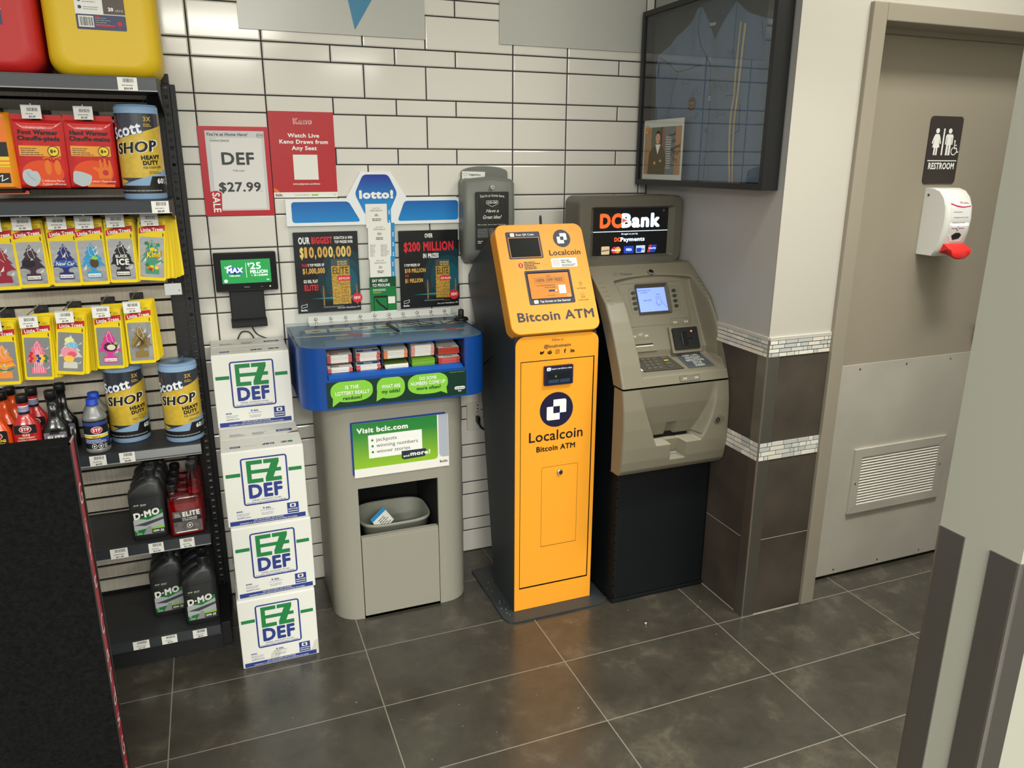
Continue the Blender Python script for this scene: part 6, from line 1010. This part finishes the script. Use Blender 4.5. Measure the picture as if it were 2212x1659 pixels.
single((lambda b: (b.loft([[Vector((u, y, v)) for u, v in rrect(-.005 + i, 1.512 + i * .4, .118 - i, 1.72 - i * .4, .004)] for y, i in ((-.165, 0), (-.176, .006), (-.182, .016))], mat('pouch_black', (40, 26, 24), 0.3), True), b.rect(-.005, 1.512, .118, 1.522, WALLF(0, 0, -.1775), MATS['pouch_hem'], .0004), b)[-1])(MB()), 'snack_pouch', 'black pouch with an orange hem behind the orange pouch', 'pouch', (.05, -.17, 1.72))
# ---- shop towel rolls
TB = mat('towel_blue', (142, 172, 206), 0.85, bump=0.3, bscale=300); TSL = mat('wrap_slate', (52, 58, 68), 0.25, coat=0.6); TYL = mat('wrap_yellow', (214, 180, 62), 0.25, var=0.05, vscale=60, coat=0.6)
def towel(x, y, z, lab, ph, french=False):
    t = thing('towel_roll', lab, 'towel roll', (x, y, z), 'blue shop towel rolls', local=True); R = .0585
    b = MB(); b.lathe([(0, 0), (R - .003, 0), (R, .004), (R, .258), (R - .004, .264), (.022, .2645), (.020, .25), (0, .25)], (0, 0, 0), TB, 40); part(t, b, 'towel')
    b = MB(); c = Cy((0, 0, 0), R, ph=ph, step=.009); n = .0008; U = .175
    b.rect(-U, .018, U, .240, c, TSL, n); b.flat([(-.115, .150), (.10, .212), (.10, .110), (-.115, .110)][::-1], c, TYL, n + .0004); b.rect(-.115, .062, .10, .112, c, TYL, n + .0005); b.flat([(-.06, .040), (.10, .088), (.10, .040)], c, TB, n + .0008); b.flat([(-.115, .04), (-.06, .04), (-.03, .052), (-.115, .075)], c, TYL, n + .0006)
    b.flat([(.100, .212), (.120, .10), (.100, .06)], c, TSL, n + .0009)
    b.rect(-U, .018, U, .040, c, BLACK, n + .0009); b.lines(-.09, .024, .09, .029, 1, c, LGREY, n + .0012, 5, .7); b.flat([(.026, .038), (.036, .066), (.088, .066), (.088, .038)], c, BLACK, n + .0010); b.text('60', .060, .045, .015, c, WHITE, n + .0014, bold=.05); b.frame(.074, .045, .080, .059, .001, c, WHITE, n + .0014)
    b.text('Scott', -.020, .176, .034, c, mat('wrap_blue', (34, 80, 176), 0.3), n + .0010, w=.096, bold=.10, shear=.15, rot=.22); b.text('Scott', -.020, .177, .033, c, WHITE, n + .0014, w=.092, bold=.045, shear=.15, rot=.22)
    b.text('3X', .040, .218, .013, c, mat('wrap_gold', (206, 168, 72), 0.3), n + .0008, bold=.04); b.lines(.028, .204, .056, .214, 2, c, MATS['wrap_gold'], n + .0008, 3, .5); b.text('1', -.058, .222, .012, c, LGREY, n + .0008)
    b.text('SHOP', .003, .130, .034, c, PAPER, n + .0012, w=.128, bold=.10, shear=.2, rot=.09); b.text('SHOP', .003, .132, .031, c, BLACK, n + .0016, w=.118, bold=.045, shear=.2, rot=.09)
    b.text('HEAVY', .040, .113, .0125, c, BLACK, n + .0012, w=.054, bold=.07, rot=.05); b.text('DUTY', .038, .098, .0125, c, BLACK, n + .0012, w=.044, bold=.07, rot=.05)
    if french: b.text('POUR LES', .052, .086, .006, c, INK, n + .0012, w=.03); b.text('GROS TRAVAUX', .040, .077, .007, c, INK, n + .0012, w=.048)
    else: b.text('FOR TOUGH JOBS', .042, .088, .006, c, INK, n + .0012, w=.052, bold=.02, rot=.05); b.lines(.03, .074, .07, .082, 2, c, INK, n + .0012, 4, .4)
    b.rect(.088, .045, .112, .070, c, PAPER, n + .0013); b.barcode(.09, .047, .110, .068, c, INK, n + .0016, 10, 3); part(t, b, 'printed_wrap'); 
    b = MB(); b.lathe([(0, .266), (.03, .2665), (.052, .266), (.0592, .258)], (0, 0, 0), glass('wrap_film', (236, 240, 244), 0.15), 32); b.tube([(0.01, .01, .266), (.022, .016, .276), (.03, .012, .284)], [.012, .006, .010], MATS['wrap_film'], 8); part(t, b, 'clear_film'); return t
towel(.428, -.226, 1.4965, 'shop towel roll beside the warmer pouches, below the yellow can', -.17)
towel(.452, -.170, .7155, 'shop towel roll at the right end of the bottle shelf', -.17)
towel(.284, -.112, .7155, 'shop towel roll behind the silver bottles, set back on the bottle shelf', -.01, True)
# ---- bottles on the shelf below the air fresheners
SLV = mat('bottle_silver', (150, 152, 152), 0.35, 0.45); CAPB = mat('cap_blue', (26, 70, 190), 0.38); SRD = mat('oval_red', (196, 28, 48), 0.35)
def stp(b, u, v, r, c, n): b.flat([(u + r * 1.45 * math.cos(a), v + r * math.sin(a)) for a in [2 * PI * i / 24 for i in range(24)]], c, PAPER, n); b.flat([(u + r * 1.3 * math.cos(a), v + r * .86 * math.sin(a)) for a in [2 * PI * i / 24 for i in range(24)]], c, SRD, n + .0004); b.text('STP', u, v - r * .45, r * .92, c, WHITE, n + .0008, w=r * 1.9, bold=.05)
t = thing('fluid_bottle', 'front silver bottle with blue cap and black label on the shelf edge', 'bottle', (.196, -.203, .7155), 'silver blue capped bottles', local=True)
b = MB(); b.lathe([(0, 0), (.032, 0), (.0355, .004), (.0355, .012), (.0345, .014), (.0345, .108), (.0355, .112), (.0345, .118), (.031, .124), (.019, .145), (.017, .152), (0, .152)], (0, 0, 0), SLV, 32); part(t, b, 'bottle')
b = MB(); b.lathe([(0, .152), (.0175, .152), (.0178, .157), (.0165, .158), (.0168, .172), (.014, .1735), (0, .1735)], (0, 0, 0), CAPB, 28); part(t, b, 'cap')
b = MB(); c = Cy((0, 0, 0), .0346, ph=.06, step=.008); b.rect(-.10, .016, .10, .108, c, BLACK, .0006); b.rect(-.045, .092, .045, .103, c, BLU, .001); stp(b, .004, .078, .0115, c, .0012); b.rect(-.04, .060, .04, .064, c, PAPER, .0012); b.rect(-.04, .052, .04, .0595, c, YEL, .0012); b.text('DOT 3', 0, .0535, .005, c, BLACK, .0016, bold=.04); b.rect(-.04, .034, .04, .051, c, BLU, .0012); b.lines(-.034, .036, .034, .050, 3, c, PAPER, .0016, 4, .35); b.ring(-.008, .025, .0065, .008, c, WHITE, .0014, 8); b.ring(.010, .025, .0065, .008, c, WHITE, .0014, 8); b.disc(-.008, .025, .003, c, WHITE, .0014, 8); b.disc(.010, .025, .003, c, WHITE, .0014, 8); b.lines(.02, .018, .032, .032, 4, c, PAPER, .0014, 6, .4); part(t, b, 'label_wrap'); S0 = t
S0.location = (.196, -.203, .7155)
dup(S0, (.191, -.128, .7155), None, 'middle silver bottle of the blue capped row'); dup(S0, (.193, -.088 + .0005, .7155), None, 'rear silver bottle of the blue capped row') if False else dup(S0, (.188, -.0885 + .033 - .002, .7155), None, 'rear silver bottle of the blue capped row') if False else None
def oval_bottle(name, lab, x, y, col, mname, art, neck_art=False, w=.038, hgt=.210, bd=.082):
    t = thing(name, lab, 'bottle', (x, y, .7155), 'long necked additive bottles', local=True); m = mat(mname, col, 0.22, coat=0.4); q = .62
    b = MB(); k = hgt / .21; b.lathe([(0, 0), (w - .003, 0), (w, .004), (w, bd), (w - .004, bd + .011), (w * .62, bd + .026), (.0155, bd + .042), (.014, bd + .052), (.0135, .186 * k), (0, .186 * k)], (0, 0, 0), m, 32, q, True, 2.6); part(t, b, 'bottle')
    b = MB(); b.lathe([(0, .184 * k), (.0165, .184 * k), (.0168, .206 * k), (.015, .21 * k), (0, .21 * k)], (0, 0, 0), PBLACK, 24); part(t, b, 'cap')
    b = MB(); f = WALLF(0, bd - .076, -(w * q) - .0006); art(b, f)
    part(t, b, 'front_label')
    if neck_art:
        b = MB(); c = Cy((0, 0, 0), .0142, step=.006); b.rect(-.044, .150 * k, .044, .184 * k, c, PAPER, .0004); b.rect(-.044, .175 * k, .044, .184 * k, c, SRD, .0008); b.rect(-.044, .155 * k, .044, .171 * k, c, BLU, .0008); b.rect(-.044, .148 * k, .044, .155 * k, c, BLACK, .0010)
        for i in range(4): b.rect(-.02, .157 * k + i * .0035, .02, .1582 * k + i * .0035, c, PAPER, .0012)
        part(t, b, 'neck_band')
    return t
def art_elite(b, f): b.rect(-.031, .018, .031, .074, f, mat('label_mauve', (120, 114, 128), 0.35), 0, .002); b.flat([(-.031, .030), (.031, .042), (.031, .055), (-.031, .038)], f, PAPER, .0004); b.text('ELITE', .002, .047, .016, f, PAPER, .0008, w=.046, bold=.06); b.flat([(-.031, .018), (.031, .018), (.031, .036), (-.031, .024)], f, BLACK, .0006); b.lines(-.012, .022, .024, .032, 2, f, PAPER, .0010, 3, .3); b.rect(-.015, .068, .012, .074, f, BLACK, .0006)
def art_gas(b, f): b.flat([(-.030, .012), (.030, .012), (.030, .094), (0, .099), (-.030, .094)][::-1], f, BLACK, 0) if False else b.rect(-.030, .060, .030, .088, f, BLACK, 0, .004); stp(b, 0, .074, .0115, f, .0006); b.text('GAS', 0, .052, .0072, f, CREAM, .0006, w=.020, bold=.05); b.text('TREATMENT', 0, .044, .0055, f, CREAM, .0006, w=.045, bold=.04); b.text("TRAITEMENT D'ESSENCE", 0, .037, .004, f, CREAM, .0006, w=.05, bold=.02); b.rect(-.030, .020, .030, .034, f, BLU, .0004); b.rect(-.030, .008, .030, .021, f, LGREY, .0006); b.rect(-.030, .0, .030, .010, f, BLACK, .0008)
def art_oct(b, f): b.rect(-.030, .004, .030, .088, f, BLACK, 0, .006); stp(b, 0, .072, .0115, f, .0006); b.text('OCTANE', 0, .053, .0085, f, YEL, .0006, w=.048, bold=.05); b.text('BOOSTER', 0, .043, .0065, f, YEL, .0006, w=.044, bold=.04); b.lines(-.026, .022, .026, .04, 4, f, ORG, .0006, 4, .4); b.rect(-.028, .008, .028, .018, f, YEL, .0006); b.text('OCTANE', 0, .010, .006, f, BLACK, .001, w=.04, bold=.04)
oval_bottle('additive_bottle', 'front black long necked bottle with a grey label on the bottle shelf', .085, -.196, (22, 22, 24), 'bottle_black', art_elite); oval_bottle('additive_bottle', 'rear black long necked bottle near the slat panel', .098, -.118, (22, 22, 24), 'bottle_black', art_elite)
oval_bottle('additive_bottle', 'front red bottle with blue neck band on the bottle shelf', .010, -.205, (196, 30, 34), 'bottle_red', art_gas, True, hgt=.208, bd=.104); oval_bottle('additive_bottle', 'rear red bottle with blue neck band behind the front red one', .022, -.130, (196, 30, 34), 'bottle_red', art_gas, True, hgt=.208, bd=.104)
for x, y, l in ((-.068, -.205, 'front orange bottle at the left picture edge of the bottle shelf'), (-.058, -.142, 'middle orange bottle in its row on the bottle shelf'), (-.046, -.088, 'rear orange bottle next to the slat panel')): oval_bottle('additive_bottle', l, x, y, (240, 84, 22), 'bottle_orange', art_oct, hgt=.205, bd=.092)
# ---- black oil bottles
OB = mat('oil_bottle_black', (40, 41, 42), 0.38, bump=0.1, bscale=300); DMG = mat('oil_label_green', (30, 118, 54), 0.35); DMS = mat('oil_label_silver', (176, 182, 184), 0.3)
def oil_bottle(lab, grp):
    t = thing('oil_bottle', lab, 'bottle', (0, 0, 0), grp, local=True); b = MB(); secs = []
    for z, w, d, cx in ((0, .049, .026, 0), (.003, .052, .029, 0), (.020, .053, .030, 0), (.150, .053, .030, 0), (.158, .052, .0295, 0), (.164, .049, .028, .001), (.185, .035, .024, .010), (.194, .028, .021, .016), (.198, .018, .017, .018), (.205, .0155, .0155, .018), (.214, .0155, .0155, .018)):
        secs.append([Vector((cx + w * math.copysign(abs(math.cos(a)) ** (.45 if z < .19 else .9), math.cos(a)), d * math.copysign(abs(math.sin(a)) ** (.45 if z < .19 else .9), math.sin(a)), z)) for a in [2 * PI * i / 32 for i in range(32)]])
    b.loft(secs, OB); part(t, b, 'bottle')
    b = MB(); b.lathe([(0, .212), (.0175, .212), (.0175, .232), (.0155, .235), (0, .235)], (.018, 0, 0), PBLACK, 18, smooth=False); part(t, b, 'cap')
    b = MB(); f = WALLF(0, 0, -.0306); b.frame(-.047, .010, .047, .148, .0006, f, BLACK, 0, .004); b.flat([(-.044, .020), (.044, .020), (.044, .088), (-.044, .073)], f, DMS, .0004); b.flat([(-.044, .055), (-.01, .050), (.044, .066), (.044, .074), (-.02, .060)][::-1], f, INK, .0007); b.flat([(.0, .070), (.044, .088), (.044, .102), (.012, .088), (-.03, .077)], f, DMG, .0007)
    b.flat([(-.044, .020), (.012, .020), (.004, .042), (-.044, .036)], f, DMG, .0008); b.flat([(-.020, .020), (.014, .020), (.004, .048), (-.004, .048)], f, LGREY, .0009); b.rect(.006, .021, .044, .036, f, BLACK, .0010); b.text('10W-30', .025, .0245, .0085, f, WHITE, .0014, w=.032, bold=.04); b.rect(.006, .036, .044, .042, f, LIME, .0010)
    b.text('D·MO', -.002, .080, .023, f, PAPER, .0012, w=.078, bold=.07, shear=.12, rot=.16); b.text('1L', -.036, .031, .005, f, WHITE, .0012, bold=.03); b.lines(-.038, .022, -.016, .029, 2, f, PAPER, .0012, 4, .35); b.line([(-.044, .116), (-.004, .118)], .0008, f, DMG, .0008); b.text('CO-OP', -.030, .121, .0042, f, PAPER, .0008, w=.014, bold=.03); b.lines(-.018, .120, .0, .127, 2, f, PAPER, .0008, 2, .35); part(t, b, 'front_label'); return t
O0 = oil_bottle('front oil bottle with green D·MO label on the shelf above the base deck', 'oil bottles on the low shelf'); O0.location = (.321, -.289, .4325)
for y in (-.226, -.163, -.100): dup(O0, (.322 + (y + .289) * .02, y, .4325), None, 'black oil bottles lined up behind the front one on the low shelf', 'oil bottles behind the front one, low shelf')
dup(O0, (.343, -.241, .1185), (0, 0, .03), 'front oil bottle of the left row on the base deck', 'oil bottles on the base deck')
for y in (-.178, -.115): dup(O0, (.344, y, .1185), None, 'black oil bottles behind the front one of the left base deck row', 'left oil bottle row, base deck')
dup(O0, (.446, -.332, .1185), (0, 0, .04), 'front oil bottle of the right row, close to the base deck edge', 'oil bottles on the base deck')
dup(O0, (.443, -.268, .1185), None, 'oil bottle second in the right base deck row', 'oil bottles on the base deck')
for x, y in ((.441, -.2055), (.441, -.1440), (.440, -.0825)): dup(O0, (x, y, .1185), None, 'black oil bottles deep in the right base deck row', 'right oil bottle row, base deck')
# ---- red stabilizer bottles with twin chambers
PC = glass('bottle_clear_pink', (240, 206, 210), 0.03); LIQ = mat('red_liquid', (196, 24, 36), 0.12, trans=0.55, ior=1.33)
def stabilizer(lab, grp):
    t = thing('stabilizer_bottle', lab, 'bottle', (0, 0, 0), grp, local=True)
    def sec(z, x0, x1, d, e=.4): cx, w = (x0 + x1) / 2, (x1 - x0) / 2; return [Vector((cx + w * math.copysign(abs(math.cos(a)) ** e, math.cos(a)), d * math.copysign(abs(math.sin(a)) ** e, math.sin(a)), z)) for a in [2 * PI * i / 28 for i in range(28)]]
    b = MB(); b.loft([sec(.001, -.050, .052, .026), sec(.004, -.053, .055, .029), sec(.126, -.053, .055, .029), sec(.138, -.051, .055, .028), sec(.141, -.049, -.018, .018, .9), sec(.152, -.046, -.020, .013, 1), sec(.158, -.046, -.020, .013, 1)], PC)
    b.loft([sec(.136, .010, .055, .022, .7), sec(.152, .012, .054, .021, .8), sec(.185, .012, .052, .020, .9), sec(.200, .014, .050, .018, .9), sec(.214, .020, .045, .0125, 1), sec(.226, .021, .044, .0118, 1)], PC); part(t, b, 'bottle')
    b = MB(); b.loft([sec(.004, -.050, .052, .026), sec(.112, -.050, .052, .026)], LIQ); b.loft([sec(.1385, .014, .051, .019, .8), sec(.150, .014, .051, .019, .8)], LIQ); part(t, b, 'liquid')
    for x, z in ((-.033, .156), (.0325, .222)): b = MB(); b.lathe([(0, z), (.0165, z), (.0165, z + .016), (.0145, z + .019), (0, z + .019)], (x, 0, 0), PBLACK, 20, smooth=False); part(t, b, 'cap')
    b = MB(); f = WALLF(0, 0, -.0298); b.rect(-.040, .012, .046, .088, f, mat('label_smoke', (92, 84, 84), 0.35, var=0.25, vscale=60), 0, .002); b.rect(-.040, .052, .046, .066, f, BLACK, .0004); b.text('ELITE', .016, .069, .017, f, PAPER, .0008, w=.052, bold=.06, rot=.05); b.lines(-.034, .070, -.014, .084, 3, f, PAPER, .0006, 3, .35); b.text('FUEL STABILIZER', .01, .060, .0042, f, PAPER, .0008, w=.046, bold=.02); b.text('STABILISATEUR', .01, .054, .0042, f, PAPER, .0008, w=.044, bold=.02); b.ring(.008, .036, .008, .0095, f, WHITE, .0006, 8); b.disc(.008, .036, .0035, f, WHITE, .0006, 8); b.rect(-.034, .014, .030, .018, f, PAPER, .0006); part(t, b, 'front_label'); return t
T0 = stabilizer('front red twin chamber stabilizer bottle beside the oil bottles', 'red stabilizer bottles'); T0.location = (.431, -.303, .4325); T0.rotation_euler = (0, 0, .05)
for y in (-.240, -.178, -.116): dup(T0, (.434, y, .4325), None, 'red twin chamber bottles lined up behind the front stabilizer bottle', 'stabilizer bottles behind the front one')
# ================================================================ GIFT CARD STAND
CAR = mat('black_carpet', (20, 20, 20), 1.0, bump=1.0, bscale=200, var=0.25, vscale=120, spec=0.1); GRD = mat('gift_sign_red', (176, 40, 56), 0.35)
t = thing('gift_card_stand', 'black carpeted display panel with a red Gift Cards edge strip', 'display stand', (0.0, -1.17, 0))
b = MB(); b.box((-.33, -1.2, .03), (.2975, -1.147, 1.074), CAR, .004); part(t, b, 'panel')
b = MB(); b.box((-.33, -1.26, .0), (.28, -1.08, .03), PBLACK, .004); part(t, b, 'foot')
b = MB(); b.box((.2975, -1.1985, .03), (.300, -1.1945, 1.076), PBLACK); b.box((.2975, -1.1505, .03), (.302, -1.1455, 1.088), PBLACK); b.box((.2975, -1.1985, 1.072), (.300, -1.147, 1.076), mat('trim_beige', (170, 150, 136), 0.5)); part(t, b, 'edge_trim')
b = MB(); f = Fr((.2985, -1.1945, 0), (0, 1, 0), (0, 0, 1)); b.rect(0, .03, .044, 1.072, f, GRD, .0002)
for ch, z in zip('GiftCardsGift', (.935, .868, .808, .742, .632, .566, .516, .452, .398, .318, .262, .206, .15)): b.text(ch, .022, z, .044 if ch in 'GC' else .038, f, mat('gift_lettering', (236, 214, 214), 0.4), .0008, w=.030 if ch not in 'if' else .008 if ch == 'i' else .018)
part(t, b, 'red_sign')
